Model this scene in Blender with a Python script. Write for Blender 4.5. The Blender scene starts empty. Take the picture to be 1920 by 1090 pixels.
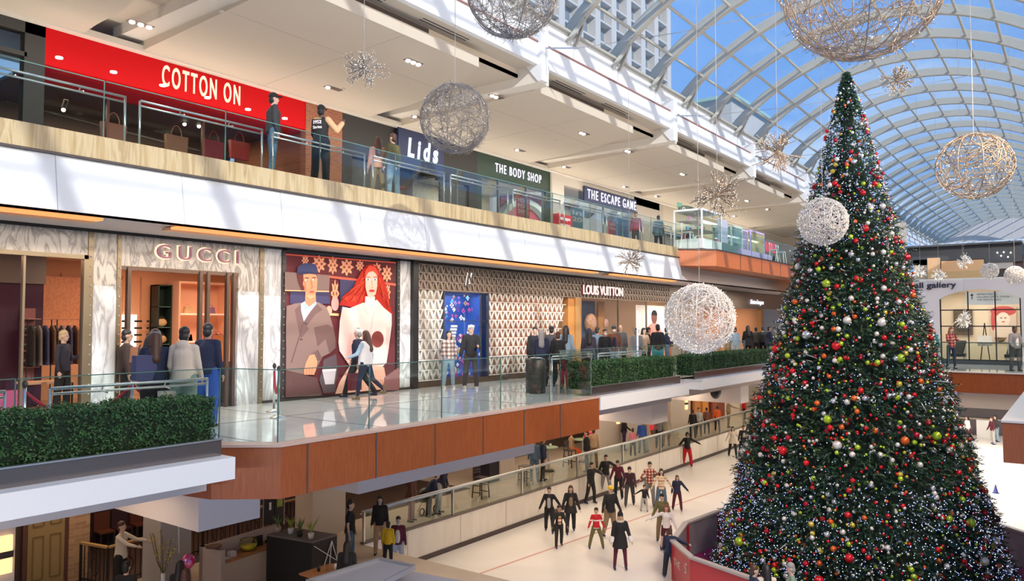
import bpy, math, random
import numpy as np
from math import sin, cos, pi, radians as R, sqrt, atan, atan2
from mathutils import Vector, Matrix
SC = bpy.context.scene
COL = SC.collection
rnd = random.Random(7)

# ---------------------------------------------------------------- camera
FPX = 1440.0
PITCH = atan(63 / FPX)
YAW = atan(1060 / sqrt(FPX**2 + 63**2))
EYE = (0.0, 0.0, 1.85)
cam = bpy.data.cameras.new('camera'); cam.sensor_width = 36; cam.lens = FPX / 1920 * 36
cam.clip_end = 500; cam.clip_start = 0.05
camo = bpy.data.objects.new('camera', cam); COL.objects.link(camo)
camo.location = EYE; camo.rotation_euler = (pi / 2 + PITCH, 0, YAW)
SC.camera = camo
SC.view_settings.view_transform = 'Standard'; SC.view_settings.look = 'None'
SC.view_settings.gamma = 1; SC.view_settings.use_curve_mapping = False
SC.view_settings.exposure = 0.25

# ---------------------------------------------------------------- sky
W = bpy.data.worlds.new('sky'); SC.world = W; W.use_nodes = True
nt = W.node_tree; nt.nodes.clear()
def N(t, ty, **k):
    n = t.nodes.new(ty)
    for a, b in k.items():
        if a.startswith('i_'):
            n.inputs[a[2:].replace('_', ' ')].default_value = b
        else: setattr(n, a, b)
    return n
wo = N(nt, 'ShaderNodeOutputWorld'); bg = N(nt, 'ShaderNodeBackground', i_Strength=.95)
tc = N(nt, 'ShaderNodeTexCoord'); mp = N(nt, 'ShaderNodeMapping'); mp.inputs['Scale'].default_value = (1.2, 1.2, 3.5)
no = N(nt, 'ShaderNodeTexNoise', i_Scale=1.6, i_Detail=6.0, i_Roughness=0.6)
cr = N(nt, 'ShaderNodeValToRGB'); e = cr.color_ramp.elements
e[0].position = .47; e[0].color = (.17, .40, .86, 1); e[1].position = .74; e[1].color = (.62, .78, .98, 1)
nt.links.new(tc.outputs['Generated'], mp.inputs[0]); nt.links.new(mp.outputs[0], no.inputs['Vector'])
nt.links.new(no.outputs['Fac'], cr.inputs[0]); nt.links.new(cr.outputs[0], bg.inputs[0]); nt.links.new(bg.outputs[0], wo.inputs[0])

# ---------------------------------------------------------------- sun and added fill lights for the hall
def lamp(ty, name, loc, energy, color, target=None, **k):
    l = bpy.data.lights.new(name, ty); l.energy = energy; l.color = color
    for a, b in k.items(): setattr(l, a, b)
    o = bpy.data.objects.new(name, l); COL.objects.link(o); o.location = loc
    if target is not None:
        d = Vector(target) - Vector(loc) if ty != 'SUN' else Vector(target)
        o.rotation_euler = d.to_track_quat('-Z', 'Y').to_euler()
    return o
lamp('SUN', 'sun', (0, 0, 30), 3.3, (1, .965, .91), (-1, .65, -.55), angle=R(.8))
WARM = (1, .74, .50); NEUT = (1, .88, .74)
for i, (x, y, tx, ty) in enumerate([(.8, 10, -12.5, 20), (.8, 15, -13, 25.5), (.8, 34, -13.5, 33), (.8, 41, -13, 42), (.8, 34, -4, 38), (.8, 50, -5, 56), (.8, 13, -9, 19)]):
    lamp('SPOT', 'ice_fill_spot', (x, y, 8.7), 1950, (1, .75, .52), (tx, ty, -5.5), spot_size=R(58), spot_blend=.9, shadow_soft_size=.35)  # added fill spots that brighten the ice
# added fill rows out of view on the right, standing in for bounced daylight
def band(name, x, y, z, sx, sy, e, col, rot=(0, 0, 0)):
    l = bpy.data.lights.new(name, 'AREA'); l.shape = 'RECTANGLE'; l.size = sx; l.size_y = sy; l.energy = e; l.color = col
    o = bpy.data.objects.new(name, l); COL.objects.link(o); o.location = (x, y, z); o.rotation_euler = rot
    return o
band('hall_fill_row', 2.2, 8, 8.3, .8, 16, 380, (1, .84, .70), (0, R(62), 0))
band('hall_fill_row', 2.2, 27, 8.3, .8, 18, 420, (1, .84, .70), (0, R(62), 0))
band('hall_fill_row', 2.2, 48, 8.3, .8, 20, 420, (1, .84, .70), (0, R(62), 0))
band('low_fill_row', 1.5, 15, 6.6, .6, 34, 1500, (1, .84, .70), (0, R(68), 0))  # added warm fill for the lower fronts
# ceiling light bands of the levels (rows of downlights under the slabs), with added fills among them
def band(name, x, y, z, sx, sy, e, col, rot=(0, 0, 0)):
    l = bpy.data.lights.new(name, 'AREA'); l.shape = 'RECTANGLE'; l.size = sx; l.size_y = sy; l.energy = e; l.color = col
    o = bpy.data.objects.new(name, l); COL.objects.link(o); o.location = (x, y, z); o.rotation_euler = rot
    return o
band('lower_ceiling_light', -18.8, 13, -1.0, 2.0, 12, 150, WARM)
band('lower_ceiling_light', -18.8, 30, -1.0, 2.0, 22, 330, WARM)
band('lower_ceiling_light', -18.8, 52, -1.0, 2.0, 20, 300, WARM)
band('lower_ceiling_light', -13.5, 5, -1.0, 2.0, 4, 60, WARM)
band('bridge_fill', -6, 1.3, -.7, 9, .4, 150, (1, .82, .66), (R(50), 0, 0))  # added front fill for the lower left of the hall
band('far_upper_fill', -4, 45, 7.4, 8, .5, 130, (1, .9, .78), (R(55), 0, 0))  # added fill standing in for sunlight on the far upper shops
band('rink_edge_light', -14.2, 26, -.95, .6, 16, 230, (1, .78, .55))
band('rink_edge_light', -14.2, 46, -.95, .6, 20, 220, (1, .78, .55))
band('gallery_fill', -14.3, 12, 3.62, .5, 16, 230, NEUT)  # hidden bands added to fill the gallery walkway with light
band('gallery_fill', -14.3, 32, 3.62, .5, 22, 300, NEUT)
band('upper_level_light', -16.5, 16, 8.7, 2.5, 24, 260, NEUT)
band('upper_level_light', -16.5, 42, 8.7, 2.5, 26, 270, NEUT)
# cove lights along the upper shopfronts, shining up on the ceiling
band('cove_light', -18.7, 18, 7.2, .25, 24, 190, NEUT, (0, R(180 + 35), 0))
band('cove_light', -18.7, 42, 7.2, .25, 26, 210, NEUT, (0, R(180 + 35), 0))
band('balcony_fill', -13.2, 18, 6.0, .15, 26, 90, NEUT, (0, R(180), 0))  # added uplight fill for the ceiling above the balcony
band('balcony_fill', -13.2, 44, 6.0, .15, 24, 90, NEUT, (0, R(180), 0))

# ---------------------------------------------------------------- projection helper: which point of a real plane stands at a place in the photograph
_up = Vector((0, cos(PITCH), -sin(PITCH)))
_v = Vector((1060, -63, -FPX)).normalized()
_x = _v.cross(_up)
def ray(px, py):
    c = Vector((px - 960, 545 - py, -FPX)); return Vector((_x.dot(c), _v.dot(c), _up.dot(c)))
def at(px, py, X=None, Y=None, Z=None):
    r = ray(px, py); i, val = (0, X) if X is not None else (1, Y) if Y is not None else (2, Z)
    t = (val - EYE[i]) / r[i]; return Vector(EYE) + t * r

# ---------------------------------------------------------------- materials
MATS = {}
def _new(name):
    m = bpy.data.materials.new(name); m.use_nodes = True; t = m.node_tree; t.nodes.clear()
    o = N(t, 'ShaderNodeOutputMaterial'); return m, t, o
def mat(name, c, rough=.6, metal=0, em=None, es=0, spec=.5, var=0, scale=8, bump=0):
    if name in MATS: return MATS[name]
    m, t, o = _new(name)
    b = N(t, 'ShaderNodeBsdfPrincipled'); b.inputs['Base Color'].default_value = (*c, 1)
    b.inputs['Roughness'].default_value = rough; b.inputs['Metallic'].default_value = metal
    b.inputs['Specular IOR Level'].default_value = spec
    if em: b.inputs['Emission Color'].default_value = (*em, 1); b.inputs['Emission Strength'].default_value = es
    if var or bump:
        q = N(t, 'ShaderNodeTexCoord'); n = N(t, 'ShaderNodeTexNoise', i_Scale=scale, i_Detail=4.0)
        t.links.new(q.outputs['Object'], n.inputs['Vector'])
        if var:
            r = N(t, 'ShaderNodeValToRGB'); e = r.color_ramp.elements
            e[0].position = .3; e[1].position = .7
            e[0].color = (*[x * (1 - var) for x in c], 1); e[1].color = (*[min(1, x * (1 + var)) for x in c], 1)
            t.links.new(n.outputs['Fac'], r.inputs[0]); t.links.new(r.outputs[0], b.inputs['Base Color'])
        if bump:
            u = N(t, 'ShaderNodeBump', i_Strength=bump, i_Distance=.02); t.links.new(n.outputs['Fac'], u.inputs['Height']); t.links.new(u.outputs[0], b.inputs['Normal'])
    t.links.new(b.outputs[0], o.inputs[0]); MATS[name] = m; return m
def glow(name, c, s):
    if name in MATS: return MATS[name]
    m, t, o = _new(name); b = N(t, 'ShaderNodeEmission', i_Strength=s); b.inputs[0].default_value = (*c, 1)
    t.links.new(b.outputs[0], o.inputs[0]); MATS[name] = m; return m
def glass(name, tint=(.93, .97, .96), refl=.5, body=None, bf=0):
    if name in MATS: return MATS[name]
    m, t, o = _new(name)
    a = N(t, 'ShaderNodeBsdfTransparent'); a.inputs[0].default_value = (*tint, 1)
    g = N(t, 'ShaderNodeBsdfGlossy'); g.inputs['Roughness'].default_value = .02
    f = N(t, 'ShaderNodeFresnel', i_IOR=1.45); mu = N(t, 'ShaderNodeMath', operation='MULTIPLY'); mu.inputs[1].default_value = refl
    x = N(t, 'ShaderNodeMixShader'); t.links.new(f.outputs[0], mu.inputs[0]); t.links.new(mu.outputs[0], x.inputs[0])
    t.links.new(a.outputs[0], x.inputs[1]); t.links.new(g.outputs[0], x.inputs[2]); last = x
    if body:
        d = N(t, 'ShaderNodeBsdfDiffuse'); d.inputs[0].default_value = (*body, 1)
        y = N(t, 'ShaderNodeMixShader', i_Fac=bf); t.links.new(x.outputs[0], y.inputs[1]); t.links.new(d.outputs[0], y.inputs[2]); last = y
    t.links.new(last.outputs[0], o.inputs[0]); MATS[name] = m; return m
def ramp_mat(name, build, rough=.5, metal=0, coat=0):
    """build(t, coord) -> colour socket"""
    if name in MATS: return MATS[name]
    m, t, o = _new(name); b = N(t, 'ShaderNodeBsdfPrincipled'); b.inputs['Roughness'].default_value = rough; b.inputs['Metallic'].default_value = metal
    b.inputs['Coat Weight'].default_value = coat
    q = N(t, 'ShaderNodeTexCoord'); s = build(t, q.outputs['Object']); t.links.new(s, b.inputs['Base Color'])
    t.links.new(b.outputs[0], o.inputs[0]); MATS[name] = m; return m
def ramp(t, src, stops):
    r = N(t, 'ShaderNodeValToRGB'); e = r.color_ramp.elements
    while len(e) < len(stops): e.new(.5)
    for k, (p, c) in enumerate(stops): e[k].position = p; e[k].color = (*c, 1)
    t.links.new(src, r.inputs[0]); return r.outputs[0]
def mapping(t, src, sc=(1, 1, 1), rot=(0, 0, 0)):
    n = N(t, 'ShaderNodeMapping'); n.inputs['Scale'].default_value = sc; n.inputs['Rotation'].default_value = rot
    t.links.new(src, n.inputs[0]); return n.outputs[0]
def noise(t, src, sc, det=5, dis=0):
    n = N(t, 'ShaderNodeTexNoise', i_Scale=sc, i_Detail=float(det), i_Distortion=float(dis)); t.links.new(src, n.inputs['Vector']); return n.outputs['Fac']
def marble_b(base, vein, sc=1.3, rot=(R(35), 0, 0)):
    def f(t, c):
        c2 = mapping(t, c, (1, 1.6, .45), rot)
        a = noise(t, c2, sc, 8, 1.8)
        return ramp(t, a, [(.30, base), (.42, base), (.485, vein), (.53, tuple((x + y) / 2 for x, y in zip(base, vein))), (.60, base), (.66, tuple(.55 * x + .45 * y for x, y in zip(base, vein))), (.72, base)])
    return f
def wood_b(c1, c2, sc=(3, 3, .35), k=9):
    def f(t, c): return ramp(t, noise(t, mapping(t, c, sc), k, 6, .6), [(.3, c1), (.7, c2)])
    return f
def brick_b(c1, c2, mo, s=1.0):
    def f(t, c):
        sp = N(t, 'ShaderNodeSeparateXYZ'); cb = N(t, 'ShaderNodeCombineXYZ'); t.links.new(c, sp.inputs[0])
        t.links.new(sp.outputs['Y'], cb.inputs['X']); t.links.new(sp.outputs['Z'], cb.inputs['Y'])
        b = N(t, 'ShaderNodeTexBrick'); b.inputs['Scale'].default_value = 1; b.inputs['Brick Width'].default_value = .22 * s; b.inputs['Row Height'].default_value = .075 * s
        b.inputs['Mortar Size'].default_value = .008; b.inputs['Color1'].default_value = (*c1, 1); b.inputs['Color2'].default_value = (*c2, 1); b.inputs['Mortar'].default_value = (*mo, 1)
        t.links.new(cb.outputs[0], b.inputs['Vector']); return b.outputs['Color']
    return f
M = dict(
 white=mat('white_panel', (.76, .78, .79), .35), ceil=mat('ceiling_plaster', (.56, .50, .41), .8), beam=mat('beam_plaster', (.68, .64, .57), .7),
 slot=mat('dark_slot', (.07, .055, .05), .8), black=mat('black_panel', (.015, .015, .017), .4), dark=mat('dark_bronze', (.06, .05, .05), .4, .3),
 steel=mat('brushed_steel', (.62, .64, .65), .28, .9), rib=mat('painted_steel', (.45, .44, .38), .5), gold=mat('brass', (.30, .24, .16), .35, .8),
 onyx=ramp_mat('onyx', lambda t, c: ramp(t, noise(t, mapping(t, c, (1, 3.2, .30)), 1.9, 6, 1.0), [(.28, (.36, .25, .11)), (.42, (.46, .34, .17)), (.52, (.54, .43, .25)), (.62, (.38, .27, .13)), (.74, (.50, .39, .22))]), .35),
 wood=ramp_mat('cherry_wood', wood_b((.25, .060, .014), (.33, .086, .022)), .38), wood3=ramp_mat('orange_wood', wood_b((.42, .10, .018), (.52, .135, .028)), .4),
 marble=ramp_mat('white_marble', marble_b((.74, .74, .74), (.40, .40, .42)), .22), marble2=ramp_mat('grey_marble', marble_b((.60, .55, .50), (.27, .24, .22), 2.2, (R(-35), 0, 0)), .25),
 floor=ramp_mat('polished_floor', lambda t, c: ramp(t, noise(t, mapping(t, c, (1, 3, 1)), .8, 6, 1.5), [(.3, (.78, .83, .84)), (.7, (.90, .93, .93))]), .06, coat=.3),
 ice=ramp_mat('ice', lambda t, c: ramp(t, noise(t, mapping(t, c, (1, 1, 1)), .35, 8, .5), [(.3, (.76, .74, .71)), (.7, (.86, .85, .83))]), .32),
 board=ramp_mat('rink_board', lambda t, c: ramp(t, noise(t, mapping(t, c, (1, 2, .5)), 1.5, 5), [(.3, (.72, .66, .58)), (.7, (.80, .75, .67))]), .4),
 brick=ramp_mat('red_brick', brick_b((.36, .12, .06), (.28, .09, .045), (.30, .20, .15)), .8), brick2=ramp_mat('tan_brick', brick_b((.48, .30, .16), (.36, .20, .11), (.42, .32, .22), 1.3), .85),
 red=mat('red_panel', (.56, .002, .006), .55, spec=.15), green=mat('green_panel', (.012, .045, .028), .35), navy=mat('navy_panel', (.02, .035, .11), .4), char=mat('charcoal_panel', (.025, .025, .026), .5),
 glass=glass('clear_glass', (.90, .95, .93), .14), gedge=mat('glass_edge', (.10, .20, .17), .2), shopglass=glass('shop_glass', (.86, .86, .85), .14), roofglass=glass('roof_glass', (.90, .94, .98), .5, (.8, .86, .92), .09),  # whitish diffuse share of the roof glass stands in for haze and reflections
 tile=mat('lower_floor', (.50, .42, .34), .35, var=.1, scale=1.5), lwall=mat('lower_wall', (.66, .58, .50), .6), grey=mat('warm_grey', (.42, .39, .38), .7), lilac=mat('pale_soffit', (.66, .60, .62), .7),
 peach=mat('lit_shop_wall', (.80, .42, .24), .6), dkbrown=mat('dark_shop_wall', (.10, .06, .045), .6), carpet=mat('magenta_carpet', (.30, .012, .085), .9, var=.2, scale=30),
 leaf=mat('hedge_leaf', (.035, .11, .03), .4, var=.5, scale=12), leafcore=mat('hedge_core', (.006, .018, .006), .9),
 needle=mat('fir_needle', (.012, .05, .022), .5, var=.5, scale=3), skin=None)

# ---------------------------------------------------------------- mesh building
ROOTS = {}
def wloc(o):
    v = Vector((0, 0, 0))
    while o: v += o.location; o = o.parent
    return v
class MB:
    def __init__(s): s.V = []; s.F = []; s.MI = []; s.n = 0; s.mi = 0
    def add(s, V, F):
        V = np.asarray(V, float).reshape(-1, 3); s.V.append(V)
        for f in F: s.F.append(tuple(i + s.n for i in f))
        s.MI += [s.mi] * len(F); s.n += len(V); return s
    def box(s, a, b):
        x0, y0, z0 = [min(p, q) for p, q in zip(a, b)]; x1, y1, z1 = [max(p, q) for p, q in zip(a, b)]
        return s.add([(x0,y0,z0),(x1,y0,z0),(x1,y1,z0),(x0,y1,z0),(x0,y0,z1),(x1,y0,z1),(x1,y1,z1),(x0,y1,z1)], BOXF)
    def bar(s, p, q, w, h=None, up=(0, 0, 1)):
        p = Vector(p); q = Vector(q); d = (q - p); 
        if d.length < 1e-6: return s
        d.normalize(); u = Vector(up)
        if abs(d.dot(u)) > .98: u = Vector((1, 0, 0))
        a = d.cross(u).normalized() * w / 2; b = a.cross(d).normalized() * (h or w) / 2
        return s.add([p-a-b, p+a-b, p+a+b, p-a+b, q-a-b, q+a-b, q+a+b, q-a+b], [(0,3,2,1),(4,5,6,7),(0,1,5,4),(1,2,6,5),(2,3,7,6),(3,0,4,7)])
    def tube(s, pts, r, n=6, cap=True):
        pts = [Vector(p) for p in pts]; rr = r if isinstance(r, (list, tuple)) else [r] * len(pts); V = []; F = []
        pa = None
        for i, p in enumerate(pts):
            d = (pts[min(i + 1, len(pts) - 1)] - pts[max(i - 1, 0)]); d = d.normalized() if d.length > 1e-9 else Vector((0, 0, 1))
            if pa is None: u = Vector((0, 0, 1)) if abs(d.z) < .9 else Vector((1, 0, 0)); a = d.cross(u).normalized()
            else: a = (pa - d * pa.dot(d)); a = a.normalized() if a.length > 1e-6 else d.orthogonal().normalized()
            pa = a; b = d.cross(a)
            for k in range(n): t = 2 * pi * k / n; V.append(p + (a * cos(t) + b * sin(t)) * rr[i])
        for i in range(len(pts) - 1):
            for k in range(n): k2 = (k + 1) % n; F.append((i*n+k, i*n+k2, (i+1)*n+k2, (i+1)*n+k))
        if cap: F.append(tuple(range(n - 1, -1, -1))); F.append(tuple(range((len(pts)-1)*n, len(pts)*n)))
        return s.add(V, F)
    def cyl(s, c, r, h, n=20, r2=None): return s.tube([c, (c[0], c[1], c[2] + h)], [r, r if r2 is None else r2], n)
    def lathe(s, c, prof, n=20):
        V = []; F = []
        for r, z in prof:
            for k in range(n): V.append((c[0] + r * cos(2*pi*k/n), c[1] + r * sin(2*pi*k/n), c[2] + z))
        for i in range(len(prof) - 1):
            for k in range(n): k2 = (k + 1) % n; F.append((i*n+k, i*n+k2, (i+1)*n+k2, (i+1)*n+k))
        return s.add(V, F)
    def ball(s, c, r, n=8, m=None, rot=None):
        m = m or n; r = r if isinstance(r, (tuple, list)) else (r, r, r); V = [(0, 0, -1)]; F = []
        for i in range(1, m):
            a = -pi/2 + pi * i / m
            for k in range(n): V.append((cos(a)*cos(2*pi*k/n), cos(a)*sin(2*pi*k/n), sin(a)))
        V.append((0, 0, 1)); V = np.array(V) * r
        if rot is not None: V = V @ np.array(rot).T
        V = V + np.array(c)
        for k in range(n): F.append((0, 1 + (k+1) % n, 1 + k))
        for i in range(m - 2):
            for k in range(n): k2 = (k+1) % n; F.append((1+i*n+k, 1+i*n+k2, 1+(i+1)*n+k2, 1+(i+1)*n+k))
        b = 1 + (m-2)*n
        for k in range(n): F.append((b+k, b+(k+1) % n, len(V)-1))
        return s.add(V, F)
    def prism(s, poly, ax, a, b):
        """poly: list of 2D points in the plane of the two other axes (order x,y,z without ax)"""
        i = 'XYZ'.index(ax); V = []
        for v in (a, b):
            for p in poly: q = list(p); q.insert(i, v); V.append(q)
        n = len(poly); F = [tuple(range(n)), tuple(range(2*n-1, n-1, -1))] + [(k, n+k, n+(k+1) % n, (k+1) % n) for k in range(n)]
        return s.add(V, F)
    def build(s, name, m, parent=None, smooth=False, **k):
        me = bpy.data.meshes.new(name); V = np.concatenate(s.V) if s.V else np.zeros((0, 3))
        if parent is not None: V = V - np.array(wloc(parent))
        me.from_pydata(V.tolist(), [], s.F); ms = m if isinstance(m, (list, tuple)) else [m]
        for x in ms: me.materials.append(x)
        if len(ms) > 1: me.polygons.foreach_set('material_index', s.MI)
        if smooth: me.polygons.foreach_set('use_smooth', [True] * len(me.polygons))
        me.update(); o = bpy.data.objects.new(name, me); COL.objects.link(o)
        if parent is not None: o.parent = parent
        tag(o, **k); return o
BOXF = [(0,3,2,1),(4,5,6,7),(0,1,5,4),(1,2,6,5),(2,3,7,6),(3,0,4,7)]
def B(*bs):
    m = MB()
    for a, b in bs: m.box(a, b)
    return m
def tag(o, label=None, cat=None, group=None, kind=None):
    if label: o['label'] = label
    if cat: o['category'] = cat
    if group: o['group'] = group
    if kind: o['kind'] = kind
    return o
def thing(name, label, cat, loc=(0, 0, 0), rz=0, group=None):
    o = bpy.data.objects.new(name, None); COL.objects.link(o); o.location = loc; o.rotation_euler = (0, 0, rz); o.empty_display_size = .1
    return tag(o, label, cat, group)
def struct(name, label, loc=(0, 0, 0)):
    o = bpy.data.objects.new(name, None); COL.objects.link(o); o.location = loc
    return tag(o, label, None, None, 'structure')
def copy_tree(o, parent=None):
    c = o.copy(); COL.objects.link(c); c.parent = parent
    for ch in list(o.children): copy_tree(ch, c)
    return c
PEND = []
def remesh(o, vox, sm=3):
    r = o.modifiers.new('r', 'REMESH'); r.mode = 'VOXEL'; r.voxel_size = vox; r.use_smooth_shade = True
    q = o.modifiers.new('s', 'SMOOTH'); q.iterations = sm; q.factor = .5; PEND.append(o); return o
def text(name, body, m, parent, origin, right, upv, h, width=None, ext=.03, bold=.0, shear=0, space=1.0, align='LEFT', **k):
    c = bpy.data.curves.new(name, 'FONT'); c.body = body; c.extrude = ext; c.offset = bold; c.shear = shear; c.space_character = space; c.align_x = align
    c.size = 1; c.materials.append(m); o = bpy.data.objects.new(name, c); COL.objects.link(o); o['_w'] = width or 0; o['_h'] = h
    r = Vector(right).normalized(); u = Vector(upv).normalized(); n = r.cross(u)
    org = Vector(origin) - (wloc(parent) if parent else Vector((0, 0, 0)))
    if parent: o.parent = parent
    o['_m'] = [x for row in Matrix(((r.x, u.x, n.x, org.x), (r.y, u.y, n.y, org.y), (r.z, u.z, n.z, org.z), (0, 0, 0, 1))) for x in row]
    PEND.append(o); tag(o, **k); return o
def finalize():
    bpy.context.view_layer.update(); dg = bpy.context.evaluated_depsgraph_get(); res = []
    for o in PEND: res.append(bpy.data.meshes.new_from_object(o.evaluated_get(dg)))
    for o, me in zip(PEND, res):
        me.name = o.name
        if o.type == 'FONT':
            V = np.array([v.co[:] for v in me.vertices]); x0, x1 = V[:, 0].min(), V[:, 0].max(); y0, y1 = V[:, 1].min(), V[:, 1].max()
            sy = o['_h'] / (y1 - y0); sx = o['_w'] / (x1 - x0) if o['_w'] else sy
            V[:, 0] = (V[:, 0] - x0) * sx; V[:, 1] = (V[:, 1] - y0) * sy
            mm = np.array(list(o['_m'])).reshape(4, 4); V = V @ mm[:3, :3].T + mm[:3, 3]
            me.vertices.foreach_set('co', V.ravel()); me.update()
            n = bpy.data.objects.new(o.name, me); nm = o.name; n.parent = o.parent
            for kk in ('label', 'category', 'group', 'kind'):
                if kk in o: n[kk] = o[kk]
            bpy.data.objects.remove(o); n.name = nm; COL.objects.link(n)
        else:
            o.modifiers.clear(); o.data = me
    PEND.clear()
# ================================================================ THE BUILDING
F2, F1, ICE, F3 = 0.0, -4.45, -5.5, 5.05
FX = -15.4           # gallery level shopfront plane
FZ = 3.68
# ---- floors and slabs
fl = struct('floor', 'gallery and lower level floors')
B(((-21, 1.2, -.5), (-10.75, 7.3, 0)), ((-21, 7.3, -.5), (-9.95, 17.05, 0)), ((-21, 17.05, -.5), (-10.75, 44, 0))).build('gallery_floor', M['floor'], fl)
B(((-21, 34.3, -.5), (-1.4, 44, 0)), ((-21, 44, -.5), (-10.2, 70, 0))).build('gallery_floor', M['floor'], fl)
B(((-21, -9, -.5), (8, 1.2, 0)), ((-1.05, 17.5, -.5), (8, 70, 0)), ((2.5, 1.2, -.5), (8, 17.5, 0))).build('gallery_floor', M['floor'], fl)
B(((-34, -8, -4.75), (-16.75, 75, F1)), ((-16.75, -8, -4.75), (-8.5, 15.4, F1)), ((-16.75, 60.2, -4.75), (10, 75, F1))).build('lower_floor', M['tile'], fl)
# joints in the polished floor
m = MB()
for y in [2.4 * k + 7.4 for k in range(15)]: m.box((-15.3, y, .0), (-10.0, y + .05, .003))
m.box((-12.9, 7.3, .0), (-12.82, 33, .003)); m.build('floor_inlay', mat('floor_inlay', (.33, .35, .36), .15), fl)
ic = B(((-16.6, 15.4, -5.8), (10, 60.2, ICE))).build('floor', M['ice'], kind='structure')
m = MB()
for p, q in [(at(860, 1090, Z=ICE), at(1560, 845, Z=ICE)), (at(1000, 1090, Z=ICE), at(1120, 1020, Z=ICE))][:1]: m.bar(p + Vector((0, 0, .002)), q + Vector((0, 0, .002)),   .09, .004)
m.build('trim_1', mat('rink_line', (.62, .36, .33), .4), kind='structure')
B(((-24, 6, F1), (-18.9, 23, F1 + .012))).build('pub_shade_floor', mat('pub_shade', (.05, .03, .025), .5), fl)  # thin dark sheet over the tiles, standing in for the pub's darkness
# ---- rink edge
rk = struct('wall_rink', 'rink edge wall')
B(((-16.75, 15.4, ICE), (-16.6, 60.2, F1))).build('dasher_board', M['board'], rk)
m = MB()
for k in range(18): m.box((-16.6, 17.2 + 2.5 * k, ICE), (-16.592, 17.215 + 2.5 * k, F1))
m.build('board_joint', mat('joint', (.45, .38, .32), .7), rk)
B(((-16.6, 15.4, ICE), (-16.54, 60.2, ICE + .14))).build('kick_plate', mat('kick', (.07, .05, .05), .6), rk)
B(((-16.74, 15.4, F1), (-16.58, 60.2, F1 + .05))).build('board_cap', mat('cap', (.16, .13, .12), .5), rk)
B(((-16.6, 60.1, ICE), (10, 60.3, F1 - .1))).build('far_board', mat('far_board', (.12, .10, .12), .5), rk)
rl = thing('rink_railing', 'long glass railing with steel handrail along the top of the rink wall', 'railing', (-16.66, 16, F1))
m = MB()
for k in range(23): m.box((-16.68, 15.5 + 1.95 * k, F1 + .06), (-16.665, 15.5 + 1.95 * k + 1.9, F1 + .86))
m.build('glass_panel', M['glass'], rl)
m = MB(); m.tube([(-16.66, 15.4, F1 + .92), (-16.66, 60, F1 + .92)], .045, 8); m.tube([(-16.74, 15.4, F1 + .84), (-16.74, 60, F1 + .84)], .022, 6); m.build('handrail', M['steel'], rl, True)
for k in range(12): B(((-16.71, 15.45 + 3.9 * k, F1 + .05), (-16.63, 15.5 + 3.9 * k, F1 + .9))).build('post', M['steel'], rl)

# ---- gallery level: long white band, onyx band and soffit of the storey above
up = struct('wall_left', 'upper storey edge and gallery shopfront wall')
m = MB(); m.prism([(-13.25, 3.70), (-13.4, 4.62), (-13.6, 4.62), (-13.6, 3.70)], 'Y', -9, 30.05); m.build('white_band', M['white'], up)
m = MB()
for k in range(16): m.prism([(-13.247, 3.70), (-13.397, 4.62), (-13.42, 4.62), (-13.27, 3.70)], 'Y', -3.2 + 2.2 * k, -3.188 + 2.2 * k)
m.build('band_joint', mat('band_joint', (.40, .43, .46), .6), up)
B(((-13.6, -9, 4.66), (-13.38, 29.95, 5.06))).build('onyx_band', M['onyx'], up)
B(((-13.6, -9, 4.62), (-13.34, 30, 4.66))).build('bronze_strip', M['dark'], up)
B(((-24, -9, 4.6), (-13.6, 62, 5.05))).build('upper_slab', M['grey'], up)
B(((-15.6, -9, FZ + .02), (-13.3, 30.0, FZ + .06)), ((-15.6, 30, FZ + .02), (-13.6, 60, FZ + .06))).build('soffit', mat('soffit', (.50, .46, .43), .7), up)
B(((-13.7, 30, 3.7), (-13.6, 60, 4.6))).build('bulkhead', mat('bulk', (.46, .42, .40), .7), up)
cg = 'orange cove lights in the soffit below the white band'
for a, b, lb in [(3.0, 6.45, 'orange cove light in the soffit, nearest the left edge of the picture'), (7.8, 23.5, 'long orange cove light in the soffit above the portrait poster and lattice shopfront'), (24.6, 30.0, 'orange cove light in the soffit above the entrance of the lattice shopfront')]:
    t = thing('cove_light', lb, 'light', (-13.6, a, FZ), group=cg)
    B(((-13.72, a, FZ - .045), (-13.5, b, FZ + .0))).build('glowing_strip', glow('cove_orange', (1, .38, .13), 1.15), t)
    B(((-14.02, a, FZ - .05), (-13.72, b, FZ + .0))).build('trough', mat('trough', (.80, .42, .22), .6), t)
# orange wood platform of the upper storey, with its angled corner
P3 = [(-13.4, 29.95), (-12.2, 31.15), (-12.2, 62), (-13.9, 62), (-13.9, 29.95)]
m = MB(); m.prism(P3, 'Z', 4.3, 4.97); m.build('wood_band', M['wood3'], up)
m = MB(); m.prism([(-13.35, 29.9), (-12.17, 31.1), (-12.17, 62), (-14, 62), (-14, 29.9)], 'Z', 4.97, 5.02); m.build('platform_edge', M['dark'], up)
m = MB()
for y in [34.0, 36.9, 39.8, 42.7, 45.6, 48.5, 51.4]: m.box((-12.2, y, 4.3), (-12.192, y + .06, 4.97))
m.build('panel_joint', M['slot'], up)
B(((-12.6, 42.9, 3.0), (-12.4, 62, 4.3))).build('white_band', M['white'], up)
B(((-13.0, 44, 2.9), (-12.45, 62, 2.98))).build('glowing_cove', glow('cove_orange2', (1, .55, .28), 1.1), up)

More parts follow.
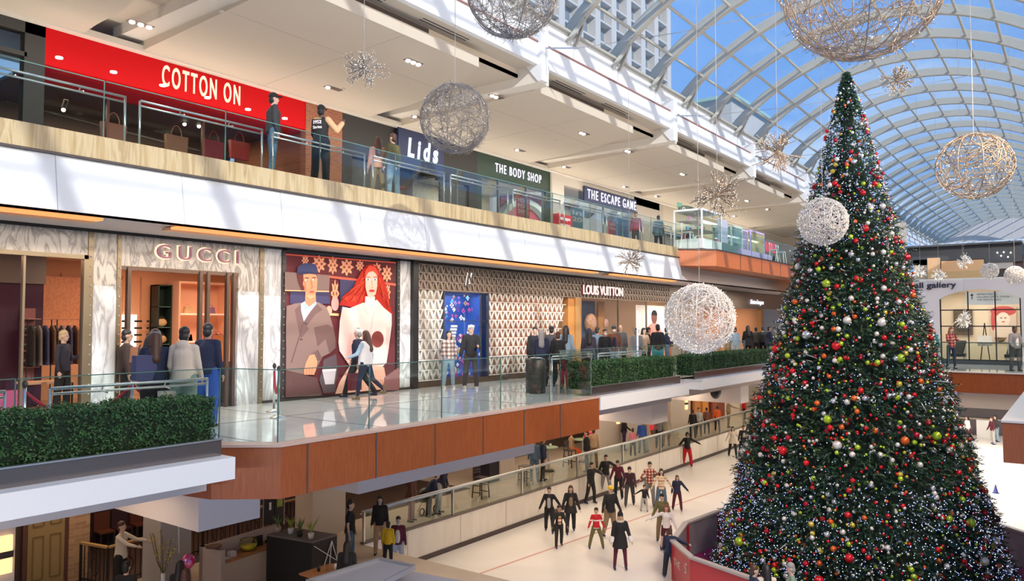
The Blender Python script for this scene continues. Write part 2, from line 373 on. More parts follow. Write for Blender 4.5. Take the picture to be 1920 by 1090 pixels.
# ---- gallery level shopfront wall
def wbox(n, y0, y1, z0, z1, m_, x0=FX, t=.25, out=0, par=up): return B(((x0 - t, y0, z0), (x0 + out, y1, z1))).build(n, m_, par)
wbox('marble_header', 3, 7.1, 3.18, FZ, M['marble2']); wbox('marble_header', 7.72, 10.95, 3.02, FZ, M['marble2'])
wbox('marble_pier', 7.18, 7.64, 0, 2.6, M['marble']); wbox('marble_pier', 7.18, 7.64, 2.6, FZ, M['marble2'])
wbox('marble_pier', 10.4, 10.95, 0, 2.6, M['marble']); wbox('marble_pier', 10.4, 10.95, 2.6, 3.02, M['marble2'])
wbox('marble_pier', 11.07, 11.57, 0, FZ, M['marble']); wbox('marble_pier', 15.58, 16.02, 0, FZ, M['marble'])
for a, b in [(7.08, 7.18), (7.64, 7.72), (10.95, 11.07)]: wbox('brass_strip', a, b, 0, FZ, M['gold'], out=.03)
for a in (11.57, 15.44): wbox('bronze_strip', a, a + .12, 0, FZ, M['dark'], out=.04)
wbox('black_pier', 16.02, 16.24, 0, FZ, M['black'], out=.12)
m = MB()
for y in (7.13, 7.68, 11.01, 15.5, 11.63):
    for k in range(19): m.ball((FX + .045, y, .12 + .19 * k), .014, 6, 4)
m.build('stud', M['steel'], up, True)
B(((-15.5, 3, FZ - .04), (-15.36, 33.5, FZ + .02))).build('black_strip', M['black'], up)
wbox('plinth', 11.07, 16.1, 0, .06, M['dark'], out=.05)
# ---- fashion house show window on the far left
w = struct('window_1', 'show window of the marble shopfront', (FX, 5.5, 0))
B(((FX - .1, 3, 3.10), (FX + .04, 7.1, 3.18)), ((FX - .1, 7.0, 0), (FX + .04, 7.08, 3.18)), ((FX - .08, 5.95, 0), (FX + .02, 5.99, 3.1))).build('frame', M['gold'], w)
B(((FX - .03, 3, .1), (FX - .02, 7.0, 3.1))).build('pane', M['shopglass'], w)
# interior of the marble shop
it = struct('wall_shop', 'interior of the marble shop')
B(((-20.2, 3, 0), (-20.1, 14.6, 3.5)), ((-20.2, 14.5, 0), (-15.65, 14.6, 3.5))).build('wall_panel', M['peach'], it)
B(((-20.2, 3, 3.42), (-15.65, 14.6, 3.5))).build('shop_ceiling', mat('shop_ceiling', (.85, .55, .36), .7), it)
B(((-18.9, 4.5, .012), (-18.8, 7.7, 2.75))).build('purple_screen', mat('plum', (.05, .012, .04), .4), it)
B(((-18.9, 4.5, 2.75), (-18.75, 7.72, 3.42))).build('grey_header', mat('greyh', (.16, .14, .14), .5), it)
B(((-20.1, 3, .0), (-15.7, 14.5, .012))).build('shop_floor', mat('shop_floor', (.40, .24, .16), .15), it)
B(((-16.3, 5.3, .012), (-16.1, 6.3, .6))).build('pink_plinth', mat('pinkp', (.60, .12, .28), .3), it)
m = MB()
for k in range(7): m.box((-20.1, 7.6 + .5 * k, .25), (-20.06, 7.6 + .5 * k + .03, 3.1))
m.build('wall_moulding', mat('mould', (.62, .32, .18), .6), it)
band('shop_light', -17.6, 10.5, 3.38, 1.2, 5, 130, (1, .72, .50)); band('shop_light', -17.0, 5.4, 3.38, 1.2, 2.2, 70, (1, .66, .46))
# track spotlights
for k in range(6):
    t = thing('track_spotlight', 'small dark spotlight on the track inside the marble shop, ' + ['first', 'second', 'third', 'fourth', 'fifth', 'sixth'][k] + ' from the left', 'light', (-17.2, 7.9 + .42 * k, 3.42), group='track spotlights in the marble shop')
    MB().cyl((-17.2, 7.9 + .42 * k, 3.3), .035, .12, 8).build('spot_body', M['black'], t)
# ---- lattice shopfront
LY0, LY1 = 16.24, 33.55
lt = struct('wall_lattice', 'lattice shopfront')
def lattice(name, y0, y1, z0, z1, rows, period, x, m_, cut=None, th=.03):
    m = MB(); rh = (z1 - z0) / rows; n = int((y1 - y0) / period)
    for r in range(rows + 1):
        z = z0 + r * rh; ye = cut(z) if cut else y1
        m.box((x - .03, y0, z - .014), (x + .015, ye, z + .014))
    for r in range(rows):
        for k in range(n):
            y = y0 + k * period; z = z0 + r * rh
            if cut and y + period > cut(z + rh * .5): continue
            dx = period * .5 * (1 if r % 2 else 1)
            m.bar((x, y + .02, z + rh - .01), (x, y + dx, z + .01), .034, th, (1, 0, 0)); m.bar((x, y + period - .02, z + rh - .01), (x, y + dx, z + .01), .034, th, (1, 0, 0))
            m.bar((x, y + dx * .55, z + rh * .99), (x, y + dx, z + rh * .35), .03, th * .7, (1, 0, 0))
    return m.build(name, m_, lt)
lat = mat('lattice_cream', (.66, .62, .57), .4); latb = mat('lattice_taupe', (.26, .20, .16), .45)
cutf = lambda z: 23.45 + (z - .2) * .36
lattice('lattice_screen', LY0, 17.40, .2, 2.87, 9, .29, FX + .02, lat)
lattice('lattice_screen', 19.62, 24.4, .2, 2.87, 9, .30, FX + .02, lat, cutf)
lattice('lattice_header', LY0, LY1, 2.87, 3.60, 3, .25, FX + .04, latb)
wbox('header_backing', LY0, LY1, 2.87, FZ, mat('header_back', (.20, .15, .12), .6), par=lt)
wbox('lattice_backing', LY0, 17.42, .15, 2.87, mat('latback', (.50, .46, .41), .6), x0=FX - .08, t=.15, par=lt)
m = MB(); m.prism([(19.6, .15), (23.4, .15), (24.35, 2.87), (19.6, 2.87)], 'X', FX - .25, FX - .1); m.build('lattice_backing', mat('backlit_backing', (.42, .22, .14), .5), lt)  # the shop's orange backlight is put into this backing's colour
m = MB()
for k in range(14):
    for r in range(8):
        z = .35 + .3 * r + rnd.uniform(0, .05); y = 20.9 + .19 * k
        if y < cutf(z) - .25: m.box((FX - .1, y, z), (FX - .09, y + .07, z + .2))
m.build('warm_product', mat('tanbag', (.60, .22, .10), .5), lt)
wbox('plinth', LY0, 24.2, 0, .16, mat('dkplinth', (.09, .06, .04), .4), out=.04, par=lt)
# its display window
w = struct('window_2', 'display window between the lattice screens', (FX, 18.5, 0))
B(((FX - .05, 17.40, .1), (FX + .05, 17.45, 2.87)), ((FX - .05, 19.58, .1), (FX + .05, 19.62, 2.87)), ((FX - .05, 17.4, 2.83), (FX + .05, 19.6, 2.87)), ((FX - .03, 17.45, 1.93), (FX - .0, 19.58, 1.95)), ((FX - .04, 19.25, .1), (FX + .0, 19.29, 2.85))).build('frame', mat('wframe', (.10, .10, .12), .3, .5), w)
B(((FX - .01, 17.45, .16), (FX, 19.58, 2.83))).build('pane', M['shopglass'], w)
B(((FX - .9, 17.4, .16), (FX - .85, 19.6, 2.87)), ((FX - .9, 17.36, .16), (FX - .1, 17.4, 2.87)), ((FX - .9, 19.6, .16), (FX - .1, 19.64, 2.87))).build('blue_backdrop', mat('bluebg', (.03, .10, .42), .4, em=(.03, .12, .5), es=.25), w)
B(((FX - .84, 17.42, 1.95), (FX - .8, 18.1, 2.8))).build('red_panel', mat('redbg', (.35, .02, .05), .4), w)
m = MB()
rr = random.Random(3)
cols = [mat('dec_pink', (.75, .12, .45), .4, em=(.7, .1, .4), es=.3), mat('dec_cyan', (.08, .45, .75), .4, em=(.1, .45, .8), es=.3), mat('dec_white', (.85, .85, .8), .4, em=(1, .95, .8), es=.5), mat('dec_violet', (.30, .10, .55), .4), mat('dec_gold', (.65, .40, .15), .4, em=(.8, .5, .2), es=.3)]
for k in range(170):
    m.mi = rr.choice([0, 1, 2, 2, 3, 4]); y = rr.uniform(17.5, 19.5); z = rr.uniform(.2, 1.5) if k < 120 else rr.uniform(1.95, 2.75); s = rr.uniform(.02, .06)
    x = FX - rr.uniform(.2, .75)
    for a in range(4): m.box((x, y + s * cos(a*pi/2) - s*.45, z + s * sin(a*pi/2) - s*.45), (x + .02, y + s * cos(a*pi/2) + s*.45, z + s * sin(a*pi/2) + s*.45))
m.build('flower_decoration', cols, w, kind='stuff')
m = MB()
for c0 in (18.15, 19.0):
    for a in range(3):
        for b in range(5): m.box((FX - .3, c0 - .14 + .1 * a + .03 * b, 1.35 + .1 * b), (FX - .26, c0 - .06 + .1 * a + .03 * b, 1.42 + .1 * b))
m.build('checker_wing', cols[2], w)
band('window_light', FX - .45, 18.5, 2.8, .3, 1.8, 22, (.85, .88, 1))
# entrance of the lattice shop and its lit interior
wbox('wood_jamb', 24.5, 24.95, 0, 2.87, mat('amber_wood', (.50, .22, .06), .4), par=lt)
wbox('brass_jamb', 24.95, 25.35, 0, 2.87, mat('amber2', (.38, .20, .07), .4), out=.05, par=lt)
B(((-21.2, 24, 0), (-21.1, 34, 3.5)), ((-21.2, 33.55, 0), (-15.65, 33.65, 3.5))).build('wall_panel', mat('lvback', (.48, .36, .27), .6), lt)
B(((-16.3, 25.6, 0), (-16.2, 27.9, 2.8))).build('blue_screen', mat('bluescreen', (.05, .10, .20), .4), lt)
B(((-16.15, 27.9, 0), (-16.05, 28.4, 2.8))).build('amber_screen', mat('amber_wood'  , (.50, .22, .06)), lt)
B(((-21, 24.4, 3.3), (-15.65, 33.55, 3.4))).build('shop_ceiling', mat('shop_ceiling', (.85, .55, .36)), lt)
w = struct('window_3', 'glazing of the lattice shop', (FX, 27, 0))
B(((FX - .02, 25.4, .05), (FX - .01, 31.0, 2.85))).build('pane', M['shopglass'], w)
B(*[((FX - .05, y, 0), (FX + .02, y + .05, 2.87)) for y in (25.4, 28.4, 31.0, 33.5)]).build('frame', M['gold'], w)
band('shop_light', -17.5, 29, 3.25, 2, 6, 150, (1, .78, .56))
# far gallery shops
wbox('taupe_front', 33.55, 60, 2.75, FZ, mat('taupe', (.24, .18, .14), .5)); wbox('taupe_front', 33.55, 36.4, 0, 2.75, mat('taupe', (.24, .18, .14)))
for a, b in [(41.0, 41.7), (46.4, 46.9), (51, 52)]: wbox('wood_pier', a, b, 0, 2.75, mat('amber2', (.38, .20, .07)))
B(((-19.8, 36, 0), (-19.7, 60, 3.2))).build('lit_back_wall', M['peach'], up); band('shop_light', -17.5, 42, 3.1, 2, 9, 170, (1, .75, .52)); band('shop_light', -17.5, 53, 3.1, 2, 9, 140, (1, .75, .52))
B(((-19.65, 45.0, 0), (-19.6, 46.2, 2.6))).build('red_drape', M['red'], up)

# ---- upper storey shopfronts, X = -19
U = -19.0; UZ = 8.72
us = struct('wall_upper', 'upper storey shopfront wall')
def ub(n, y0, y1, z0, z1, m_, x0=U, t=.25, out=0, par=us): return B(((x0 - t, y0, z0), (x0 + out, y1, z1))).build(n, m_, par)
ub('dark_frame', 2, 7.68, 8.45, UZ, M['char']); ub('dark_frame', 7.25, 7.68, F3, UZ, M['char']); ub('dark_frame', 2, 7.3, 7.9, 8.0, M['char'])
B(((-21, 2, F3), (-20.9, 7.3, 9))).build('concrete_wall', mat('concrete', (.38, .38, .34), .7, var=.2, scale=1.5), us)
ub('red_fascia', 7.68, 15.4, 7.92, UZ, M['red']); B(((-20.6, 7.68, 7.84), (U, 15.4, 7.92))).build('red_soffit', M['red'], us)
B(((-23.5, 7.68, F3), (-23.4, 15.4, 8.5)), ((-23.5, 7.68, 7.92), (-20.6, 15.4, 8.0))).build('shop_interior', M['dkbrown'], us)
ub('brick_pier', 15.1, 16.55, F3, UZ, M['brick'], out=.02)
B(((-23, 15.3, F3), (-19.2, 15.4, 7.9))).build('brick_return', M['brick'], us)
ub('dark_front', 16.58, 18.93, 7.35, UZ, M['char']); ub('dark_front', 16.58, 17.0, F3, 7.35, M['char']); ub('dark_front', 18.93, 21.3, 8.4, UZ, M['char']); ub('dark_front', 21.3, 23.5, 7.25, UZ, M['char']); ub('dark_front', 23.0, 23.5, F3, 7.25, M['char'])
ub('dark_window', 17.0, 18.9, F3, 7.3, mat('dim_glass', (.10, .10, .09), .15), x0=U - .1, t=.05); ub('dark_window', 21.4, 23.0, F3, 7.2, mat('dim_glass', (.10, .10, .09)), x0=U - .1, t=.05)
B(((-22.6, 17, F3), (-22.5, 23.5, 8.7))).build('shop_interior', M['dkbrown'], us)
ub('green_fascia', 23.5, 28.75, 7.75, UZ, M['green']); ub('green_frame', 23.5, 23.8, F3, 7.75, M['green']); ub('green_frame', 28.4, 28.75, F3, 7.75, M['green'])
B(((-22.6, 23.5, F3), (-22.5, 28.8, 8.7)), ((-22.6, 23.5, 7.9), (-19.2, 28.8, 8.0))).build('shop_interior', mat('bodywall', (.42, .42, .36), .6), us)
ub('white_pier', 28.75, 29.75, F3, UZ, M['beam'], out=.1); ub('white_header', 29.75, 40, 8.3, UZ, M['beam'])
ub('plain_wall', 36.9, 40.5, F3, UZ, mat('plainw', (.46, .42, .36), .6)); ub('plain_wall', 40.5, 62, 7.2, UZ, M['ceil']); ub('dark_shop', 41, 62, F3, 7.2, mat('dshop', (.14, .12, .11), .5), x0=U - .4)
B(((-22.6, 29.7, F3), (-22.5, 37, 8.6))).build('mural_wall', mat('muralred', (.42, .06, .08), .6), us)
m = MB()
for rad in (2.6, 1.35):
    pts = [(-22.45, 31.6 + rad * cos(a), F3 + .4 + rad * sin(a)) for a in np.linspace(0, pi, 24)]
    m.tube(pts, .26, 6)
m.build('mural_arc', mat('mural_blue', (.42, .52, .54), .6), us)
B(((-22.4, 34.4, F3), (-22.3, 37, 8.2))).build('grey_wall', mat('gwall', (.40, .40, .38), .6), us)
band('shop_light', -21, 26, 7.85, 1.5, 4, 170, NEUT); band('shop_light', -21, 33, 8.2, 1.5, 5, 230, NEUT); band('shop_light', -21.8, 11.5, 7.8, 1, 6, 110, WARM); band('shop_light', -21, 20, 8.3, 1, 4, 40, NEUT)
for i, (y0, y1, z1, ys) in enumerate([(2, 7.25, 8.45, []), (7.75, 15.1, 7.84, [9.8, 12.55]), (18.95, 21.3, 8.35, []), (23.8, 28.4, 7.75, [24.9, 26.9]), (29.8, 36.8, 8.3, [33.6])]):
    w = struct('window_%d' % (4 + i), 'shop glazing of the upper storey, number %s from the left' % ['one', 'two', 'three', 'four', 'five'][i], (U, y0, F3)); x = -20.5 if i == 1 else U - .05
    B(((x - .01, y0, F3), (x, y1, z1))).build('pane', M['shopglass'], w)
    if ys: B(*[((x - .04, y, F3), (x + .04, y + .07, z1)) for y in ys]).build('mullion', mat('mull%d' % i, (.16, .05, .03) if i == 1 else (.12, .13, .12), .4), w)
# red soffit downlights
for k, q in enumerate([(111, 108), (213, 135), (305, 160), (389, 183), (465, 205), (534, 222)]):
    p = at(*q, Z=7.83)
    t = thing('soffit_downlight', 'round white downlight glowing in the red soffit, ' + ['first', 'second', 'third', 'fourth', 'fifth', 'sixth'][k] + ' from the left', 'light', p, group='downlights in the red soffit')
    MB().cyl((p.x, p.y, 7.81), .075, .032, 14).build('lens', glow('lamp_white', (1, .93, .84), 6), t)

# ---- ceiling of the upper storey
ce = struct('ceiling', 'upper storey ceiling')
B(((-24, -9, 9.25), (-13.35, 62, 9.35)), ((-13.35, -9, 9.5), (-12.76, 62, 9.6)), ((-13.4, -9, 9.25), (-13.35, 62, 9.6))).build('ceiling_field', M['ceil'], ce)
cv = [at(*q, Z=8.95) for q in [(1187, 250), (1150, 264), (1110, 275), (1060, 286), (1015, 293), (975, 300)]]
cv = [(p.x, p.y - 27.9) for p in cv] + [(-19.2, 26.5 - 27.9)]
zt = lambda x: 8.95 + (x + 13.1) * .036
PB = [0.45 + 9.15 * k for k in range(7)]       # pilaster positions 0.45, 9.6, 18.75, 27.9, ...
for y0 in PB:
    poly = [(-13.1, y0 + .25)] + [(x, y + y0 + 9.15) for x, y in cv] + [(-19.2, y0 + .25)]
    V = [(x, y, zt(x)) for x, y in poly] + [(x, y, zt(x) + .30) for x, y in poly]; n = len(poly)
    MB().add(V, [tuple(range(n)), tuple(range(2*n-1, n-1, -1))] + [(k, n+k, n+(k+1) % n, (k+1) % n) for k in range(n)]).build('ceiling_panel', M['ceil'], ce)
    B(((-13.35, y0 + .25, 9.22), (-13.34, y0 + 4.9, 9.49))).build('dark_reveal', M['slot'], ce)
    B(((-19.2, y0 - .3, 8.98), (-12.6, y0 + .25, 9.6))).build('beam', M['beam'], ce)
    m = MB(); m.prism([(-12.6, 9.0), (-12.45, 9.0), (-12.45, 10.6), (-13.1, 10.6), (-13.1, 9.6)], 'Y', y0 - .35, y0); m.build('pilaster', M['white'], ce)
    B(((-13.12, y0 + 1.2, 9.492), (-13.08, y0 + 3.0, 9.499)), ((-13.0, y0 + 1.2, 9.492), (-12.96, y0 + 3.0, 9.499)), ((-13.12, y0 + 4.3, 9.492), (-13.08, y0 + 6.1, 9.499)), ((-13.0, y0 + 4.3, 9.492), (-12.96, y0 + 6.1, 9.499))).build('air_slot', M['slot'], ce)
    m = MB()
    for xx in (-15.2,): m.bar((xx, y0 + .3, zt(xx) - .002), (xx, y0 + 7.2, zt(xx) - .002), .012, .004)
    m.bar((-13.1, y0 + 3.8, zt(-13.1) - .002), (-19.1, y0 + 3.8, zt(-19.1) - .002), .012, .004); m.build('panel_joint', mat('cj', (.42, .38, .33), .8), ce)
B(((-19.0, -9, 8.70), (-18.75, 62, 8.86))).build('light_shelf', M['beam'], ce)
# outer fascia and springing wall of the vault
B(((-12.76, -12, 9.5), (-12.6, 105, 10.15))).build('fascia', M['white'], ce); B(((-12.78, -12, 10.15), (-12.57, 105, 10.2))).build('fascia_cap', mat('capr', (.30, .14, .12), .5), ce)
B(((-13.2, -12, 10.0), (-12.75, 105, 10.05)), ((-13.35, -12, 10.0), (-13.15, 105, 11.3))).build('springing_wall', M['white'], ce)
B(((-13.25, -12, 11.3), (-13.0, 105, 11.38))).build('gutter', M['rib'], ce)
m = MB()
for k in range(34): m.box((-13.149, -9 + 3.03 * k, 10.2), (-13.143, -8.985 + 3.03 * k, 11.3))
m.build('wall_joint', mat('band_joint', (.40, .43, .46)), ce)

B(((-34, 62, -5.5), (-9.9, 62.3, 9.3)), ((-13.3, 62, 3), (-12.2, 62.3, 9.4))).build('end_partition', M['ceil'], up)
# ---- the glass vault
va = struct('window_20', 'glass barrel vault over the rink')
VX, VZ, VR = -6.4, 4.82, 9.3
def vp(phi, y, r=VR): return (VX + r * sin(phi), y, VZ + r * cos(phi))
PH0, PH1 = R(-47), R(60)
for k in range(40):
    y = 21.1 + 3.03 * (k - 11); n = 36; V = []; F = []
    for i in range(n + 1):
        a = PH0 + (PH1 - PH0) * i / n
        for dy, r in ((-.11, VR), (.11, VR), (.11, VR + .36), (-.11, VR + .36)): V.append(vp(a, y + dy, r))
    for i in range(n):
        for j in range(4): j2 = (j + 1) % 4; F.append((i*4+j, i*4+j2, i*4+4+j2, i*4+4+j))
    F += [(0, 1, 2, 3), (n*4+3, n*4+2, n*4+1, n*4)]
    MB().add(V, F).build('rib', M['rib'], va)
    m = MB(); a = R(-43); p = vp(a, y); m.bar((-13.1, y - .25, 11.0), vp(R(-41.5), y), .06, .14); m.bar((-13.1, y + .25, 11.0), vp(R(-41.5), y), .06, .14); m.build('rib_foot', M['rib'], va)
NP = 13
for i in range(1, NP):
    a = PH0 + R(8.2) * i; m = MB(); m.tube([vp(a, -12, VR + .12), vp(a, 106, VR + .12)], .055, 8); m.build('purlin', M['rib'], va, True)
n = 26; V = []; F = []
for i in range(n + 1):
    a = PH0 + (PH1 - PH0) * i / n
    V += [vp(a, -12, VR + .32), vp(a, 106, VR + .32)]
for i in range(n): F.append((2*i, 2*i+1, 2*i+3, 2*i+2))
MB().add(V, F).build('glazing', M['roofglass'], va)
# far end of the vault
fe = struct('wall_end', 'far end wall of the hall')
V = [(VX, 105.5, 4)] + [vp(PH0 + (PH1 - PH0) * i / 24, 105.5) for i in range(25)]; MB().add(V, [(0, i, i + 1) for i in range(1, 25)]).build('end_wall', mat('endw', (.62, .56, .52), .7), fe)
m = MB()
for x in range(-13, 3, 2): m.bar((x, 104, 9.5), (x + 1, 104, 11.4), .25); m.bar((x + 1, 104, 11.4), (x + 2, 104, 9.5), .25)
m.bar((-14, 104, 9.5), (4, 104, 9.5), .35); m.bar((-14, 104, 11.4), (4, 104, 11.4), .2); m.build('truss', M['white'], fe)
# right side of the hall (mirrors the left, mostly outside the picture)
rs = struct('wall_right', 'right side of the hall')
B(((1.7, -12, 9.2), (12, 105, 9.5)), ((6.5, -12, -5.5), (6.7, 105, 9.2)), ((1.65, -12, 4.6), (6.5, 40, 5.05)), ((1.6, -12, 9.2), (1.7, 105, 9.6))).build('right_structure', M['beam'], rs)
B(((-16, -9.2, -4.4), (7, -9, 9.4))).build('back_wall', M['beam'], rs)
m = MB(); m.prism([(-1.2, 17.4), (6.4, 17.4), (6.4, 18.2), (-.45, 18.2), (-.45, 34.1), (-1.2, 34.1)], 'Z', -.78, -.02); m.build('wood_band', M['wood'], rs)
m = MB(); m.prism([(-1.22, 17.38), (6.4, 17.38), (6.4, 18.2), (-.45, 18.2), (-.45, 34.1), (-1.22, 34.1)], 'Z', -.02, .02); m.build('white_ledge', mat('ledge', (.62, .58, .58), .4), rs)
B(((-.45, 18.2, -.8), (6.4, 60, -.5))).build('soffit', M['lilac'], rs)
# lower level back walls
lw = struct('wall_lower', 'lower level walls')
B(((-24.2, -8, -5), (-24, 75, -.5))).build('back_wall', M['dkbrown'], lw)
B(((-34, -8, -.85), (-12.0, 34, -.75)), ((-34, 34, -.85), (-9.9, 62, -.75)), ((-20, 34.3, -.85), (-1.3, 44, -.75))).build('soffit', M['lilac'], lw)
for y0, y1 in [(7.35, 8.55), (24.3, 25.6), (33, 34.0)]: B(((-20 if y0 > 9 else -14.95, y0, -1.62), (-11.9, y1, -.85))).build('dropped_beam', mat('beam_soft', (.60, .55, .54), .7), lw)
B(((-19, 10.9, -1.62), (-11.9, 17.2, -.85))).build('dropped_beam', mat('beam_soft', (.60, .55, .54)), lw)
B(((-16.7, 60.3, -4.4), (10, 60.6, -3.5))).build('far_counter', mat('farc', (.10, .09, .10), .6), lw)
B(((-16.7, 68, -4.45), (10, 68.3, -.5))).build('far_wall', mat('farw', (.14, .11, .11), .6), lw)
B(((-16.7, 44, -.85), (10, 62, -.75))).build('far_soffit', M['lilac'], lw)
B(((-9.8, 34.7, -1.4), (-.5, 34.9, -.85))).build('bridge_bulkhead', M['lwall'], lw)
band('lower_ceiling_light', -4, 50, -1.0, 10, 9, 1000, NEUT)
band('under_bridge_light', -5.5, 39, -.95, 7, 8, 620, NEUT)
# ================================================================ BRIDGE EDGE, PLANTERS, RAILINGS
ex = struct('trim_2', 'cherry wood edge band of the gallery walkway')
m = MB(); m.prism([(-12.1, 6.5), (-10.6, 6.75), (-9.8, 7.4), (-9.8, 17.05), (-9.95, 17.05), (-9.95, 7.5), (-10.7, 6.95), (-12.1, 6.9)], 'Z', -.80, -.02); m.build('wood_band', M['wood'], ex)
m = MB(); m.prism([(-12.1, 6.48), (-10.6, 6.73), (-9.78, 7.38), (-9.78, 17.07), (-10.05, 17.07), (-10.05, 7.55), (-10.7, 7.1), (-12.1, 6.9)], 'Z', -.02, .02); m.build('ledge', mat('ledge2', (.56, .40, .33), .35), ex)
m = MB()
for q in [7.89, 9.36, 10.87, 12.32, 13.76, 15.22]: m.box((-9.801, q, -.80), (-9.792, q + .025, -.02))
m.build('panel_joint', M['slot'], ex)
B(((-10.8, 17.05, -.5), (-10.72, 34.2, -.02))).build('inner_edge', M['lilac'], ex)
B(((-9.8, 32.2, -.78), (-9.72, 34.3, -.02)), ((-9.8, 34.2, -.78), (-1.2, 34.3, -.02))).build('wood_band', M['wood'], ex)
B(((-9.8, 34.15, -.02), (-1.2, 34.4, .02))).build('ledge', mat('ledge', (.62, .58, .58), .4), ex)
B(((-4.0, 34.19, -.78), (-3.97, 34.2, -.02))).build('panel_joint', M['slot'], ex)
def hedge(name, label, x0, x1, y0, y1, z0, z1, nleaf, size, seed):
    t = thing(name, label, 'hedge', ((x0 + x1) / 2, (y0 + y1) / 2, z0), group='clipped hedges in the planters')
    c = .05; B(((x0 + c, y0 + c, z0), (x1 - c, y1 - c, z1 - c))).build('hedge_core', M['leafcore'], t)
    g = np.random.default_rng(seed); L = [(x1 - x0) * (z1 - z0), (x1 - x0) * (z1 - z0), (y1 - y0) * (z1 - z0), (y1 - y0) * (z1 - z0), (x1 - x0) * (y1 - y0)]
    f = g.choice(5, nleaf, p=np.array(L) / sum(L)); u = g.random(nleaf); v = g.random(nleaf)
    P = np.zeros((nleaf, 3)); Nn = np.zeros((nleaf, 3))
    X = x0 + (x1 - x0) * u; Y = y0 + (y1 - y0) * u; Z = z0 + (z1 - z0) * v
    for k, (a, n_) in enumerate([((X, y0, Z), (0, -1, 0)), ((X, y1, Z), (0, 1, 0)), ((x0, Y, Z), (-1, 0, 0)), ((x1, Y, Z), (1, 0, 0)), ((X, y0 + (y1 - y0) * v, z1), (0, 0, 1))]):
        s = f == k
        for ax in range(3): P[s, ax] = a[ax][s] if isinstance(a[ax], np.ndarray) else a[ax]
        Nn[s] = n_
    bump = .022 * np.sin(P[:, 1] * 9 + P[:, 2] * 5) + .015 * np.sin(P[:, 1] * 23 + P[:, 0] * 17)
    P += Nn * (g.normal(0, .022, (nleaf, 1)) + bump[:, None]) - Nn * .02
    d = Nn * .6 + g.normal(0, .55, (nleaf, 3)); d /= np.linalg.norm(d, axis=1, keepdims=True)
    a = np.cross(d, g.normal(0, 1, (nleaf, 3))); a /= np.linalg.norm(a, axis=1, keepdims=True); b = np.cross(d, a)
    s = size * g.uniform(.7, 1.3, (nleaf, 1))
    V = np.stack([P - a * s, P + b * s * .5 + d * s * .25, P + a * s, P - b * s * .5 + d * s * .25], 1).reshape(-1, 3)
    F = np.arange(nleaf * 4).reshape(-1, 4)
    m = MB(); m.V = [V]; m.F = F.tolist(); m.MI = [0] * nleaf; m.build('foliage', M['leaf'], t, kind='stuff'); return t
def planter(label, y0, y1, xf, par=None, z1=.05, z0=-.33):
    t = thing('planter', label, 'planter', (xf, y0, z0), group='white planters along the walkway edge')
    B(((xf - .95, y0, z0), (xf, y1, z1 - .05))).build('white_trough', M['white'], t)
    B(((xf - .30, y0 + .05, z1 - .05), (xf - .27, y1 - .05, z1 + .18))).build('steel_liner', mat('liner', (.22, .20, .20), .18, .8), t)
    B(((xf - .32, y0 + .05, z1 + .18), (xf - .24, y1 - .05, z1 + .2))).build('liner_rim', M['steel'], t)
    B(((xf - .75, y0, -.58), (xf - .55, y1 - .1, z0))).build('lower_fascia', mat('lowfas', (.55, .47, .42), .6), t)
    return t
planter('white planter trough with the hedge nearest the camera at the left edge', .9, 6.58, -9.75, z1=.0, z0=-.36)
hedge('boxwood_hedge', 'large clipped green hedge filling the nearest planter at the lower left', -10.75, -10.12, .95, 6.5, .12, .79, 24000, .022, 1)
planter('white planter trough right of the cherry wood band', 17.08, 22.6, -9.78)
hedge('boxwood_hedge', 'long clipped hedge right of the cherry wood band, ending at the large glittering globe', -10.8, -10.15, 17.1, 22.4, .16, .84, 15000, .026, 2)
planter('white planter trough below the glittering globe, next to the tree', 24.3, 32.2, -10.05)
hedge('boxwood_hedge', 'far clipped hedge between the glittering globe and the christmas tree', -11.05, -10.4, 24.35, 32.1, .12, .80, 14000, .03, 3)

def railing(label, pts, z0=0, h=1.14, n=None, rails=False, step=2.0):
    t = thing('glass_railing', label, 'railing', (pts[0][0], pts[0][1], z0), group='glass railings of the walkways')
    for p, q in zip(pts[:-1], pts[1:]):
        p = Vector((*p, 0)); q = Vector((*q, 0)); L = (q - p).length; k = max(1, round(L / step)); d = (q - p) / k
        for i in range(k):
            a = p + d * i + d.normalized() * .012; b = p + d * (i + 1) - d.normalized() * .012
            m = MB(); m.bar(a + Vector((0, 0, z0 + h / 2)), b + Vector((0, 0, z0 + h / 2)), .018, h); m.build('glass_panel', M['glass'], t)
            m = MB(); m.bar(a + Vector((0, 0, z0 + h)), b + Vector((0, 0, z0 + h)), .02, .014)
            m.bar(b + Vector((0, 0, z0)), b + Vector((0, 0, z0 + h)), .014, .02, (1, 0, 0)); m.build('panel_edge', M['gedge'], t)
    return t
railing('clear glass railing along the cherry wood band in front of the walkway', [(-11.1, 7.2), (-10.0, 7.5), (-10.0, 17.0), (-11.2, 17.4)], step=2.1)
railing('glass railing behind the nearest hedge at the lower left', [(-11.1, 1.3), (-11.1, 7.2)], step=2.9)
railing('glass railing behind the middle and far hedges before the crowd', [(-11.25, 17.4), (-11.3, 23.3), (-11.5, 32.5)], step=2.2)
railing('glass railing of the far walkway in front of the gallery', [(-9.6, 34.5), (-1.35, 34.5)], step=2.7)
railing('glass railing panel at the right edge of the picture on the cherry wood box', [(6, 17.75), (-.85, 17.75), (-.85, 34)], h=1.1, step=2.5)
